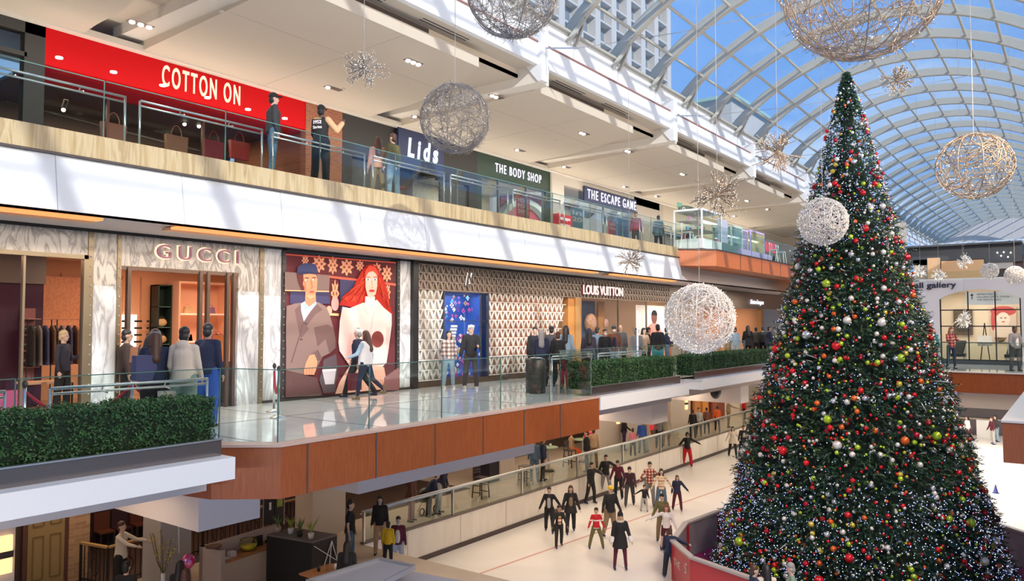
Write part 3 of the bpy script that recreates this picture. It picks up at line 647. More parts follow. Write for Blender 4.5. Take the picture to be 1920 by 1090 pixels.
def pipe_rail(label, segs, x, z0, hz=(.90, .83), grp='steel pipe handrails behind the glass'):
    for i, (a, b) in enumerate(segs):
        t = thing('pipe_handrail', label[i] if isinstance(label, list) else label, 'handrail', (x, a, z0), group=grp)
        m = MB(); m.tube([(x, a, z0 + hz[0]), (x, b, z0 + hz[0])], .022, 8); m.build('top_rail', M['steel'], t, True)
        m = MB(); m.tube([(x - .05, a, z0 + hz[1]), (x - .05, b, z0 + hz[1])], .018, 8); m.build('lower_rail', M['steel'], t, True)
        for y in (a, b): MB().cyl((x - .02, y, z0), .02, hz[0], 8).build('post', M['steel'], t, True)
        for y in (a + (b - a) * .3, a + (b - a) * .7): MB().tube([(x, y, z0 + hz[0]), (x - .05, y, z0 + hz[1]), (x + .12, y, z0 + hz[1] - .02)], .012, 6).build('bracket', M['steel'], t)
seg3 = [(4.3 + 2.87 * k - .05, 4.3 + 2.87 * k + 2.55) for k in range(9)]
ORD = ['first', 'second', 'third', 'fourth', 'fifth', 'sixth', 'seventh', 'eighth', 'ninth', 'tenth', 'eleventh', 'twelfth', 'thirteenth', 'fourteenth', 'fifteenth', 'sixteenth']
pipe_rail(['double steel pipe handrail of the upper storey, %s from the left' % ORD[k] for k in range(9)], seg3, -13.62, F3, (.86, .78), 'pipe handrails of the upper storey')
pipe_rail(['double steel pipe handrail behind the nearest hedge, left of the queue ropes', 'double steel pipe handrail behind the nearest hedge, in front of the cream hoodie'], [(1.6, 4.2), (4.75, 7.1)], -11.3, 0, (.97, .89))
pipe_rail(['double steel pipe handrail beside the black column before the crowd', 'double steel pipe handrail behind the middle hedge'], [(17.5, 19.6), (20.0, 23.2)], -11.5, 0, (.97, .89))
t = railing('long glass railing of the upper storey above the onyx band', [(-13.45, -3), (-13.45, 29.9)], z0=F3, h=1.0, step=2.4)
railing('glass railing around the upper storey platform with the kiosks', [(-13.45, 29.95), (-12.35, 31.15), (-12.35, 60)], z0=F3, h=1.0, step=2.4)
m = MB()

# ================================================================ SIGNS
def sign(name, label, body, y0, y1, z0, z1, x, mtl, ext=.012, board=None, **k):
    t = thing(name, label, 'sign', (x, (y0 + y1) / 2, (z0 + z1) / 2))
    if board: B(((x - .08, board[0], board[2]), (x - .01, board[1], board[3]))).build('board', board[4], t)
    text('letters', body, mtl, t, (x + .02, y0, z0), (0, 1, 0), (0, 0, 1), z1 - z0, y1 - y0, ext=ext, **k); return t
def yz(px, py, X): p = at(px, py, X=X); return p.y, p.z
wl = glow('sign_warm', (1, .84, .55), 1.15); wv = glow('sign_violet', (.90, .84, 1), 1.25)
(a, b), (c, d) = yz(301, 147, U), yz(447, 180, U)
sign('shop_sign', 'cream illuminated COTTON ON letters on the red fascia', 'COTTON ON', a, c, 8.02, 8.58, U + .06, wl, bold=.012, space=1.35)
t = sign('shop_sign', 'white slanted Lids letters on a navy blue board', 'Lids', yz(756, 270, U)[0], yz(813, 290, U)[0], 7.72, 8.42, U + .2, glow('sign_white', (.92, .93, 1), 1.1), board=(18.93, 21.3, 7.3, UZ, M['navy']), bold=.035, shear=.14, space=1.5)
sign('shop_sign', 'white illuminated THE BODY SHOP letters on the green fascia', 'THE BODY SHOP', yz(926, 310, U)[0], yz(1012, 320, U)[0], 8.05, 8.42, U + .06, wv, bold=.006, space=1.35)
(a, b), (c, d) = yz(1097, 355, U), yz(1188, 380, U)
sign('shop_sign', 'white illuminated THE ESCAPE GAME letters on a dark slanting board', 'THE ESCAPE GAME', a, c, 7.92, 8.38, U + .12, wv, board=(a - .25, c + .1, 7.78, 8.5, M['navy']), bold=.006, space=1.35)
# halo lit marble shop sign
halo = glow('halo', (1, .66, .40), 1.6)
t = thing('shop_sign', 'halo lit GUCCI letters on the grey marble header', 'sign', (FX, 9.4, 3.35))
ya, yb = yz(291, 470, FX)[0], yz(444, 480, FX)[0]
text('halo_glow', 'GUCCI', halo, t, (FX + .012, ya - .02, 3.20), (0, 1, 0), (0, 0, 1), .33, yb - ya + .04, ext=.003, bold=.03, space=1.45)
text('letters', 'GUCCI', mat('sign_violet_dark', (.28, .12, .18), .3, .5), t, (FX + .07, ya, 3.22), (0, 1, 0), (0, 0, 1), .29, yb - ya, ext=.02, space=1.45)
ya, yb = yz(1089, 545, FX)[0], yz(1163, 550, FX)[0]
t = thing('shop_sign', 'outlined LOUIS VUITTON letters on the lattice header', 'sign', (FX, 27, 3.2))
text('letter_face', 'LOUIS VUITTON', glow('lv_pale', (1, .83, .76), .95), t, (FX + .12, ya, 3.0), (0, 1, 0), (0, 0, 1), .37, yb - ya, ext=.02, bold=.01)
text('letter_side', 'LOUIS VUITTON', mat('lv_maroon', (.20, .02, .04), .4), t, (FX + .09, ya - .03, 2.98), (0, 1, 0), (0, 0, 1), .40, yb - ya + .05, ext=.015, bold=.05)
t = thing('shop_emblem', 'interlocked L and V monogram on the lattice header', 'sign', (FX, 18.6, 3.25))
yy = yz(868, 525, FX)[0]
for nm, mt, xo, bo in (('emblem_backing', glow('lv_halo', (1, .9, .8), .9), .10, .05), ('emblem_letter', mat('emb', (.06, .04, .04), .4), .14, .01)):  # pale glowing copy set behind the dark monogram letters
    text(nm, 'L', mt, t, (FX + xo, yy, 3.05), (0, 1, 0), (0, .25, 1), .34, .22, ext=.012, bold=bo)
    text(nm, 'V', mt, t, (FX + xo + .005, yy + .08, 3.12), (0, 1, 0), (0, 0, 1), .34, .28, ext=.012, bold=bo)
ya, yb = yz(1405, 560, FX)[0], yz(1430, 566, FX)[0]
sign('shop_sign', 'white script Salvatore Ferragamo sign on the taupe shopfront', 'Salvatore Ferragamo', ya, yb, 2.95, 3.3, FX + .04, glow('sign_white', (.92, .93, 1), 1.1), ext=.01, bold=.01, shear=.4)

# ================================================================ PORTRAIT POSTER (flat print behind glass, X = -15.4)
po = thing('portrait_poster', 'tall backlit portrait poster of a seated couple between marble piers', 'poster', (FX, 13.5, 0))
def gm(n, c, s=.26): return mat('print_' + n, c, .7, em=c, es=s, spec=.2)
LAY = [0]
def pp(name, col, pts, s=.26, k=None):
    """pts: outline on the print, measured in the photograph's 520..760 x 460..760 crop (872 x 1090)"""
    LAY[0] += 1; x = FX + .03 + .0012 * LAY[0]
    P = [at(520 + a / 3.633, 460 + b / 3.633, X=FX + .03) for a, b in pts]
    m = MB(); m.prism([(p.y, p.z) for p in P], 'X', x - .0011, x); o = m.build(name, gm(name if k is None else k, col, s), po); return o
B(((FX - .1, 11.69, .04), (FX + .02, 15.44, FZ - .06))).build('light_box', M['black'], po)
pp('background', (.11, .025, .03), [(40, 50), (800, 118), (800, 985), (40, 1040)])
def ell(cx, cy, rx, ry, n=14, a0=0): return [(cx + rx * cos(a0 + 2*pi*i/n), cy + ry * sin(a0 + 2*pi*i/n)) for i in range(n)]
rp = random.Random(5)
for cx, cy, w_, h_ in [(190, 105, 26, 40), (283, 128, 52, 62), (376, 138, 38, 66), (470, 150, 50, 62), (560, 140, 30, 40), (675, 165, 34, 50), (742, 195, 38, 62), (388, 330, 30, 100), (745, 320, 22, 66), (75, 250, 22, 70)]:
    pp('damask', (.72, .30, .17), [(cx + w_ * (.78 + .22 * cos(8 * t)) * cos(t), cy + h_ * (.78 + .22 * cos(8 * t)) * sin(t)) for t in np.linspace(0, 2 * pi, 30)[:-1]])
    pp('damask_inner', (.24, .07, .05), [(cx + w_ * .55 * (.6 + .4 * cos(4 * t)) * cos(t), cy + h_ * .6 * (.6 + .4 * cos(4 * t)) * sin(t)) for t in np.linspace(0, 2 * pi, 24)[:-1]])
    pp('damask', (.72, .30, .17), ell(cx, cy, w_ * .2, h_ * .3, 8))
pp('chair_rail', (.62, .10, .06), [(250, 195), (800, 262), (800, 278), (250, 212)])
pp('chair_rail', (.62, .10, .06), [(50, 60), (800, 116), (800, 124), (50, 68)])
pp('night_window', (.05, .045, .10), [(420, 232), (560, 245), (560, 440), (420, 450)])
pp('night_window', (.05, .045, .10), [(80, 318), (350, 318), (350, 400), (80, 400)])
pp('grey_panel', (.20, .13, .12), [(44, 182), (350, 205), (345, 315), (44, 305)])
pp('brass_line', (.75, .45, .22), [(44, 305), (345, 312), (345, 320), (44, 312)])
pp('brass_line', (.75, .45, .22), [(330, 462), (410, 466), (410, 482), (330, 478)])
pp('flower', (.75, .30, .20), ell(345, 445, 20, 32)); pp('vase', (.55, .30, .28), ell(385, 400, 26, 48))
# man: coat, shirt, head, cap
pp('coat', (.21, .135, .12), [(55, 415), (110, 398), (170, 390), (270, 388), (325, 420), (350, 480), (372, 560), (388, 640), (388, 700), (350, 735), (300, 760), (262, 830), (170, 850), (170, 890), (290, 1000), (290, 1022), (48, 1036), (52, 700), (50, 560)])
pp('coat_shade', (.14, .08, .075), [(240, 560), (330, 540), (372, 560), (388, 640), (388, 700), (345, 735), (320, 640), (265, 690)], k='cs')
pp('trousers', (.12, .055, .055), [(50, 850), (170, 880), (260, 905), (300, 1015), (48, 1034)])
pp('lapel', (.155, .09, .085), [(110, 440), (150, 400), (170, 520), (205, 570), (150, 640), (125, 520)], k='lap'); pp('lapel', (.155, .09, .085), [(255, 395), (300, 440), (250, 470), (185, 560), (170, 520), (230, 440)], k='lap')
pp('coat_seam', (.13, .07, .08), [(168, 520), (174, 520), (90, 800), (82, 800)], k='seam')
for c in [(183, 533), (152, 643)]: pp('button', (.08, .05, .05), ell(*c, 12, 5), k='btn')
pp('shirt', (.42, .52, .82), [(150, 400), (180, 380), (250, 378), (258, 400), (215, 450), (170, 520), (152, 450)])
pp('shirt_fold', (.30, .38, .66), [(175, 390), (205, 420), (182, 450), (165, 405)], k='sf'); pp('shirt_fold', (.30, .38, .66), [(250, 385), (258, 402), (225, 430), (205, 420)], k='sf')
pp('neck', (.68, .20, .11), [(180, 300), (250, 320), (252, 385), (205, 420), (178, 390)])
pp('face', (.82, .27, .15), [(160, 200), (248, 190), (262, 235), (258, 300), (245, 350), (215, 366), (190, 350), (172, 300), (160, 250)])
pp('hair_side', (.12, .03, .03), [(122, 200), (165, 195), (172, 300), (160, 310), (135, 260)])
pp('face_shade', (.60, .16, .09), [(164, 245), (180, 250), (186, 318), (178, 312), (168, 275)], k='fs'); pp('ear', (.70, .20, .12), ell(170, 262, 8, 20))
for a in [(188, 238), (238, 236)]: pp('eye', (.92, .70, .60), ell(*a, 12, 6), k='ey'); pp('iris', (.12, .05, .06), ell(a[0] + 3, a[1], 5, 5), k='ir')
for a in [(188, 224), (238, 222)]: pp('brow', (.15, .03, .03), ell(*a, 16, 3.5), k='br')
pp('nose', (.62, .17, .10), [(214, 238), (224, 290), (205, 294), (216, 298), (230, 292), (222, 240)], k='no'); pp('lips', (.72, .10, .09), ell(222, 318, 17, 6), k='lp'); pp('lip_line', (.35, .05, .05), ell(222, 318, 15, 1.5), k='ll')
pp('cap', (.045, .05, .12), [(120, 185), (128, 145), (165, 125), (205, 122), (245, 132), (258, 155), (258, 192), (200, 182), (150, 190)]); pp('cap_brim', (.03, .035, .09), [(118, 182), (200, 180), (260, 190), (262, 200), (200, 194), (130, 200)], k='cb')
pp('cuff', (.14, .09, .09), [(225, 735), (265, 715), (285, 760), (262, 785)]); pp('coat_shade', (.14, .08, .075), [(250, 720), (262, 712), (288, 770), (272, 780)], k='cs')
pp('hand', (.80, .27, .15), [(205, 750), (238, 742), (258, 790), (248, 850), (235, 882), (168, 882), (165, 860), (180, 800)])
for k in range(3): pp('finger_gap', (.50, .13, .08), [(185 + 18 * k, 835), (188 + 18 * k, 835), (184 + 18 * k, 882), (180 + 18 * k, 882)], k='fg')
# table with goblet
pp('table', (.10, .07, .08), [(300, 780), (385, 740), (395, 850), (380, 940), (380, 1000), (300, 1010), (270, 920), (290, 850)])
pp('goblet', (.55, .45, .48), [(290, 850), (385, 845), (370, 945), (310, 948)]); pp('goblet_rim', (.72, .62, .62), [(290, 846), (385, 841), (384, 856), (291, 860)], k='gr')
# woman: long red hair, pale coat
pp('hair', (.36, .02, .012), [(590, 140), (625, 130), (660, 145), (690, 200), (715, 250), (740, 330), (748, 400), (770, 470), (700, 440), (660, 380), (600, 400), (560, 410), (500, 425), (450, 415), (405, 410), (430, 350), (500, 290), (530, 230), (560, 175)])
for side in (-1, 1):
    for k in range(17):
        x0 = 618 + side * (16 + 2.2 * k); y0 = 150 + 5 * k; x1 = 618 + side * (52 + 9.5 * k if side < 0 else 46 + 5.5 * k); y1 = (395 - 1.5 * k if side < 0 else 300 + 9 * k) 
        up_ = [(x0 + (x1 - x0) * t + side * 9 * sin(9 * t + k), y0 + (y1 - y0) * t) for t in np.linspace(0, 1, 12)]; wd = 4 + (k % 3)
        pp('hair_curl', [(.62, .075, .03), (.22, .012, .01), (.48, .045, .02)][k % 3], up_ + [(a + wd * .7, b + wd * .5) for a, b in up_[::-1]], k='hc%d' % (k % 3))
for k in range(0): pp('hair_strand', (.85, .14, .07) if k % 2 else (.40, .02, .02), [(585 - 8 * k, 200 + 14 * k), (578 - 8 * k, 220 + 14 * k), (500 - 4 * k, 330 + 7 * k), (498 - 4 * k, 322 + 7 * k)] if k < 6 else [(680 + 6 * (k - 6), 200 + 20 * (k - 6)), (686 + 6 * (k - 6), 200 + 20 * (k - 6)), (745, 400 + 8 * (k - 6)), (735, 396 + 8 * (k - 6))], k='hs%d' % (k % 2))
pp('pale_coat', (.78, .50, .45), [(420, 420), (470, 430), (560, 392), (600, 400), (655, 372), (700, 425), (755, 470), (756, 540), (735, 700), (720, 800), (690, 830), (700, 980), (370, 1012), (400, 930), (470, 820), (400, 720), (393, 660), (402, 520)])
pp('coat_lower', (.72, .38, .28), [(470, 830), (560, 800), (700, 830), (700, 980), (370, 1012), (400, 930)])
pp('coat_fold', (.72, .42, .38), [(470, 600), (530, 590), (500, 700), (480, 800), (440, 760)], k='cf'); pp('coat_fold', (.72, .42, .38), [(628, 460), (636, 462), (622, 560), (600, 640), (596, 638)], k='cf')
pp('coat_fold', (.72, .42, .38), [(720, 560), (745, 560), (735, 700), (715, 760)], k='cf')
pp('neck', (.88, .50, .46), [(575, 350), (640, 350), (640, 440), (600, 470), (570, 440)], k='nk2')
pp('face', (.85, .38, .30), [(576, 220), (590, 185), (630, 178), (655, 205), (656, 280), (645, 335), (615, 364), (590, 345), (576, 290)], k='fc2')
pp('hair_top', (.66, .06, .035), [(575, 225), (572, 180), (600, 140), (640, 145), (662, 190), (658, 230), (648, 195), (620, 175), (592, 190)], k='ht')
for a in [(594, 236), (641, 236)]: pp('eye', (.92, .82, .80), ell(*a, 12, 7), k='ey2'); pp('iris', (.05, .08, .14), ell(a[0] - 1, a[1], 6, 6), k='ir2')
for a in [(594, 219), (641, 219)]: pp('brow', (.40, .06, .04), ell(*a, 15, 3), k='br2')
pp('nose', (.72, .30, .24), [(614, 240), (620, 285), (606, 290), (618, 296), (632, 290), (623, 284), (620, 240)], k='no2'); pp('lips', (.70, .03, .03), ell(618, 312, 20, 8), k='lp2')
pp('handbag', (.72, .36, .26), [(640, 850), (700, 830), (712, 900), (690, 955), (648, 950)])
for k in range(5): pp('bag_line', (.55, .24, .17), [(640 + 14 * k, 850), (643 + 14 * k, 850), (655 + 12 * k, 952), (652 + 12 * k, 952)], k='bl')
pp('dark_round_bag', (.16, .035, .03), ell(655, 640, 42, 56))
pp('carpet_print', (.24, .10, .10), [(700, 900), (800, 830), (800, 985), (700, 990)])

# ================================================================ SMALL THINGS ON THE WALKWAY
def stanchion(x, y, label, rope_to=None):
    t = thing('rope_stanchion', label, 'stanchion', (x, y, 0), group='rope stanchions of the queue')
    MB().lathe((x, y, 0), [(.0, 0), (.16, .0), (.16, .02), (.04, .05), (.025, .07)], 18).build('base', M['steel'], t, True)
    MB().cyl((x, y, .05), .024, .88, 10).build('post', M['steel'], t, True)
    MB().lathe((x, y, .93), [(.035, 0), (.04, .05), (.02, .09), (0, .1)], 12).build('cap', M['dark'], t, True)
    return t
SP = [(-13.7, 10.15), (-12.75, 9.55), (-12.6, 6.55), (-12.5, 4.9), (-12.9, 8.1)]
for k, (x, y) in enumerate(SP): stanchion(x, y, ['steel rope stanchion at the door jamb of the marble shop', 'steel rope stanchion right of the cream hoodie', 'steel rope stanchion before the marble pier', 'steel rope stanchion at the left edge of the picture', 'steel rope stanchion beside the queue, left of the cream hoodie'][k])
def rope(a, b, label):
    p = [Vector((a[0] + (b[0]-a[0]) * s, a[1] + (b[1]-a[1]) * s, .86 - .42 * 4 * s * (1 - s))) for s in np.linspace(0, 1, 14)]
    MB().tube(p, .022, 8).build('velvet_rope', mat('rope_red', (.42, .01, .04), .6), smooth=True, label=label, cat='rope', group='red queue ropes')
rope(SP[0], SP[1], 'dark red rope hanging between the two stanchions right of the queue'); rope(SP[2], SP[3], 'dark red rope sagging left of the marble pier'); rope(SP[2], SP[4], 'dark red rope sagging right of the marble pier')
tb = thing('litter_bin', 'black cylindrical litter bin behind the glass railing corner', 'bin', (-11.75, 17.05, 0))
c = (-11.75, 17.05, 0)
MB().lathe(c, [(0, 0), (.25, 0), (.27, .03), (.27, .88), (.24, .93), (0, .93)], 24).build('bin_body', mat('bin_black', (.035, .033, .032), .35), tb, True)
MB().lathe((-11.75, 17.05, .93), [(.16, 0), (.17, .02), (.12, .03), (0, .03)], 20).build('bin_lid', M['steel'], tb, True)
tp = thing('sign_stand', 'thin white illuminated pole standing behind the middle hedge', 'pole', (-11.7, 22.9, 0)); B(((-11.72, 22.88, 0), (-11.68, 22.92, 2.3))).build('lit_tube', glow('polelight', (.75, .8, 1), 1.2), tp)
B(((-11.85, 22.75, 0), (-11.55, 23.05, .03))).build('base', M['steel'], tp)

# shelves and goods in the marble shop
sh = thing('wall_shelf', 'lit peach wall shelves behind the queue in the marble shop', 'shelf', (-19.6, 12, 0)); xs = -19.3
ys0, ys1 = at(338, 600, X=xs).y, at(428, 600, X=xs).y
B(((xs - .6, ys0, .0), (xs - .55, ys1, 3.0)), ((xs - .6, ys0 - .05, 0), (xs, ys0, 3.0)), ((xs - .6, ys1, 0), (xs, ys1 + .05, 3.0)), ((xs - .6, ys0, 2.95), (xs, ys1, 3.0))).build('niche', mat('niche', (.85, .50, .34), .6), sh)
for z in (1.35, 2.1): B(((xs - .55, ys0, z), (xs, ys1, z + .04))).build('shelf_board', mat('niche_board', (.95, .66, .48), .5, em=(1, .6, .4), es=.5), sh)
ds = thing('dark_shelf', 'narrow dark green display shelf in the marble shop', 'shelf', (-19.7, 11, 0)); ya, yb = at(296, 600, X=-19.6).y, at(322, 600, X=-19.6).y
B(((-20.0, ya, .0), (-19.95, yb, 2.9)), ((-20, ya, 0), (-19.6, ya + .03, 2.9)), ((-20, yb - .03, 0), (-19.6, yb, 2.9)), ((-20, ya, 2.87), (-19.6, yb, 2.9))).build('case', mat('dkgreen', (.015, .035, .03), .4), ds)
for z in (1.3, 1.75, 2.3): B(((-19.95, ya, z), (-19.62, yb, z + .02))).build('glass_shelf', M['gedge'], ds)
HB = [(.25, .5, 1.39, (.10, .06, .02), 'olive'), (.25, .62, 2.14, (.62, .45, .25), 'cream'), (.55, .35, 1.39, (.55, .14, .12), 'red patterned'), (.25, .82, 1.39, (.12, .09, .05), 'dark'), (.8, .3, 1.39, (.35, .10, .20), 'mauve'), (.72, .3, 2.14, (.30, .16, .36), 'violet'), (.9, .3, 1.39, (.42, .14, .22), 'rose')]
for k, (fy, w_, z, c_, nm) in enumerate(HB):
    y = ys0 + (ys1 - ys0) * fy
    t = thing('handbag', nm + ' handbag on the lit peach shelves, ' + ('upper' if z > 2 else 'lower') + ' board', 'bag', (xs - .25, y, z), group='handbags on the lit shelves')
    m = MB(); m.prism([(y - .13, z), (y + .13, z), (y + .10, z + .18), (y - .10, z + .18)], 'X', xs - .3, xs - .2); m.build('bag_body', mat('hb%d' % k, c_, .4), t)
    MB().tube([(xs - .25, y + .07 * cos(a), z + .17 + .08 * sin(a)) for a in np.linspace(0, pi, 8)], .008, 5).build('handle', mat('hb%d' % k, c_), t)
for k, z in enumerate((1.33, 1.78)):
    t = thing('handbag', ['gold shell shaped handbag on the dark green shelf', 'gold patterned handbag on the dark green shelf, upper one'][k], 'bag', (-19.75, (ya + yb) / 2, z))
    MB().ball((-19.75, (ya + yb) / 2, z + .11), (.06, .15, .11), 12).build('bag_body', mat('goldbag', (.62, .42, .22), .4), t, True); MB().tube([(-19.75, (ya + yb) / 2 + .08 * cos(a), z + .2 + .07 * sin(a)) for a in np.linspace(0, pi, 8)], .008, 5).build('handle', M['gold'], t)
ya, yb = at(222, 620, X=-19.9).y, at(258, 620, X=-19.9).y
t = thing('eyewear_display', 'bright backlit eyewear display at the back of the marble shop', 'display', (-19.9, ya, .9)); B(((-20.0, ya, .9), (-19.95, yb, 2.1))).build('light_panel', glow('eyelight', (1, .86, .76), 1.3), t)
for i in range(3): 
    for j in range(6): B(((-19.94, ya + .1 + .33 * i, 1.0 + .18 * j), (-19.92, ya + .3 + .33 * i, 1.05 + .18 * j))).build('spectacles', M['black'], t)
# left window: shelf tower, display shelves, clothes racks, mannequins
t = thing('display_tower', 'brass framed display tower at the left edge of the show window', 'shelf', (-16.2, 4.9, 0))
m = MB()
for y in (4.55, 5.15):
    for x in (-16.5, -16.1): m.box((x, y, 0), (x + .04, y + .04, 2.6))
m.build('upright', M['gold'], t)
for z in (.95, 1.75, 2.58): B(((-16.5, 4.55, z), (-16.06, 5.19, z + .03))).build('shelf_board', M['gold'], t)
t = thing('handbag_shelf', 'dark mauve display shelf with bags behind the show window', 'shelf', (-18.5, 6.9, 0)); y0, y1 = at(44, 600, X=-18.6).y, at(70, 600, X=-18.6).y
B(((-18.75, y0, .5), (-18.7, y1, 2.2))).build('back', mat('mauve', (.25, .10, .11), .5), t)
for z in (.9, 1.25, 1.6, 1.95): B(((-18.7, y0, z), (-18.4, y1, z + .02))).build('shelf_board', mat('mauve2', (.45, .25, .22), .5), t)
for k, (z, lb) in enumerate([(.92, 'lowest'), (1.27, 'middle'), (1.62, 'top')]):
    MB().ball((-18.55, (y0 + y1) / 2, z + .1), (.08, .2, .1), 12).build('handbag', mat('bagdk', (.05, .03, .04), .4), smooth=True, label='dark rounded handbag on the mauve display shelf, %s board' % lb, cat='bag', group='handbags on the mauve shelf')
B(((-19.9, 7.2, 1.3), (-19.85, 10.0, 3.0))).build('trim_3', ramp_mat('quilted', lambda t, c: ramp(t, noise(t, mapping(t, c, (6, 6, 6)), 3, 2), [(.4, (.85, .38, .2)), (.6, (.72, .30, .16))]), .5), kind='structure')
for k, (px, lb) in enumerate([(80, 'left'), (124, 'right')]):
    p = at(px, 600, X=-18.3)
    t = thing('clothes_rack', 'black steel clothes rack behind the show window, %s one' % lb, 'rack', (p.x, p.y, 0), group='clothes racks in the show window')
    MB().tube([(p.x, p.y - .3, 0), (p.x, p.y - .3, 1.95), (p.x, p.y + .3, 1.95), (p.x, p.y + .3, 0)], .015, 6).build('frame', M['black'], t)
    for j in range(4):
        g = thing('hanging_garment', ['black', 'grey', 'dark blue', 'brown'][j] + ' garment hanging on the %s clothes rack' % lb, 'clothes', (p.x, p.y - .22 + .14 * j, .9), group='garments on the racks')
        m = MB(); m.prism([(p.x - .2, .95), (p.x + .2, .95), (p.x + .16, 1.7), (p.x + .04, 1.82), (p.x - .04, 1.82), (p.x - .16, 1.7)], 'Y', p.y - .24 + .14 * j, p.y - .20 + .14 * j); m.build('garment', mat('gar%d' % j, [(.03, .03, .03), (.15, .14, .14), (.04, .05, .12), (.14, .07, .04)][j], .8), g)
t = thing('display_table', 'low table with folded goods behind the show window', 'table', (-17.2, 7.0, 0)); p = at(85, 690, X=-17.4)
B(((-17.7, p.y - .45, .62), (-17.1, p.y + .45, .66))).build('table_top', mat('tabt', (.8, .45, .3), .4), t)
for dx in (-.28, .28):
    for dy in (-.42, .42): B(((-17.4 + dx - .015, p.y + dy - .015, 0), (-17.4 + dx + .015, p.y + dy + .015, .62))).build('leg', M['black'], t)
# lit poster in the lattice shop entrance
y0, y1 = at(1196, 600, X=-15.7).y, at(1247, 600, X=-15.7).y
t = thing('lightbox_poster', 'bright lightbox poster of a man in a coral hoodie beside the entrance', 'poster', (-15.7, y0, .2))
B(((-15.8, y0, .2), (-15.72, y1, 2.7))).build('light_panel', mat('lb', (.85, .74, .66), .5, em=(1, .84, .72), es=.55), t)
yc = at(1226, 600, X=-15.7).y; co = mat('coralp', (.85, .22, .17), .5, em=(1, .25, .2), es=.4); br = mat('brownp', (.20, .07, .05), .5)
m = MB(); m.prism([(yc - 1.3, .2), (yc - 1.2, 1.2), (yc - .55, 1.75), (yc - .2, 1.9), (yc + .3, 1.9), (yc + .7, 1.7), (yc + 1.1, 1.1), (yc + 1.3, .2)], 'X', -15.72, -15.71); m.build('hoodie_print', co, t)
m = MB(); m.prism([(yc + .3 * cos(a) + .05, 2.15 + .29 * sin(a)) for a in np.linspace(0, 2*pi, 18)[:-1]], 'X', -15.709, -15.70); m.build('head_print', br, t)
m = MB(); m.prism([(yc + .32 * cos(a) + .05, 2.25 + .25 * sin(a)) for a in np.linspace(0, pi, 10)], 'X', -15.70, -15.695); m.build('hair_print', M['black'], t)
# big flower head sculptures in the lattice shop window
for px, py, s, c_, lb in [(1107, 606, .36, (.65, .30, .12), 'large orange and pink patterned mannequin head ornament'), (1136, 606, .16, (.60, .35, .28), 'small pale pink round ornament')]:
    p = at(px, py, X=-16.0); MB().ball(p, (s * .6, s, s * 1.1), 14).build('window_ornament', ramp_mat('orn%d' % px, lambda t, c, c_=c_: ramp(t, noise(t, c, 5, 2), [(.4, c_), (.55, (.75, .42, .35)), (.65, (.7, .3, .05))]), .5), smooth=True, label=lb + ' in the shop window behind the crowd', cat='ornament')
# ================================================================ HANGING DECORATIONS
twig = mat('silver_twig', (.30, .27, .245), .5, .2); twig2 = mat('champagne_twig', (.38, .29, .21), .45, .3); bulb = glow('fairy_bulb', (1, .93, .82), 2.2)
twigb = mat('white_twig', (.72, .70, .68), .5, .1)
def mesh_np(name, V, F, m, parent=None, mi=None, smooth=False, **k):
    me = bpy.data.meshes.new(name); V = np.asarray(V, np.float32)
    if parent is not None: V = V - np.array(wloc(parent), np.float32)
    F = np.asarray(F, np.int32); n = F.shape[1]
    me.vertices.add(len(V)); me.vertices.foreach_set('co', V.ravel()); me.loops.add(F.size); me.loops.foreach_set('vertex_index', F.ravel())
    me.polygons.add(len(F)); me.polygons.foreach_set('loop_start', np.arange(0, F.size, n, dtype=np.int32)); me.polygons.foreach_set('loop_total', np.full(len(F), n, np.int32))
    for x in (m if isinstance(m, (list, tuple)) else [m]): me.materials.append(x)
    if mi is not None: me.polygons.foreach_set('material_index', np.asarray(mi, np.int32))
    if smooth: me.polygons.foreach_set('use_smooth', [True] * len(F))
    me.update(calc_edges=True); me.validate(); o = bpy.data.objects.new(name, me); COL.objects.link(o)
    if parent is not None: o.parent = parent
    tag(o, **k); return o
def tubes_np(paths, r, n=3):
    """paths: (k, p, 3) array -> verts, quads"""
    P = np.asarray(paths, float); K, L, _ = P.shape
    d = np.gradient(P, axis=1); d /= np.linalg.norm(d, axis=2, keepdims=True) + 1e-9
    ref = np.where(np.abs(d[..., 2:3]) < .8, np.array([0, 0, 1.0]), np.array([1.0, 0, 0]))
    a = np.cross(d, ref); a /= np.linalg.norm(a, axis=2, keepdims=True) + 1e-9; b = np.cross(d, a)
    t = 2 * pi * np.arange(n) / n; rr = np.broadcast_to(np.asarray(r, float).reshape((-1, 1, 1, 1) if np.ndim(r) else (1, 1, 1, 1)), (K, 1, 1, 1))
    V = P[:, :, None, :] + rr * (a[:, :, None, :] * np.cos(t)[None, None, :, None] + b[:, :, None, :] * np.sin(t)[None, None, :, None])
    idx = np.arange(K * L * n).reshape(K, L, n); nx = np.roll(idx, -1, 2)
    F = np.stack([idx[:, :-1], nx[:, :-1], nx[:, 1:], idx[:, 1:]], -1).reshape(-1, 4)
    return V.reshape(-1, 3), F
OCT = np.array([(1,0,0),(-1,0,0),(0,1,0),(0,-1,0),(0,0,1),(0,0,-1)], float)
OCTF = np.array([(0,2,4),(2,1,4),(1,3,4),(3,0,4),(2,0,5),(1,2,5),(3,1,5),(0,3,5)])
def octs(C, r):
    C = np.asarray(C, float); r = np.broadcast_to(np.asarray(r, float).reshape(-1, 1, 1) if np.ndim(r) else np.array([[[r]]], float), (len(C), 1, 1))
    return (C[:, None] + OCT[None] * r).reshape(-1, 3), (OCTF[None] + 6 * np.arange(len(C))[:, None, None]).reshape(-1, 3)
def randdir(g, n): v = g.normal(0, 1, (n, 3)); return v / np.linalg.norm(v, axis=1, keepdims=True)
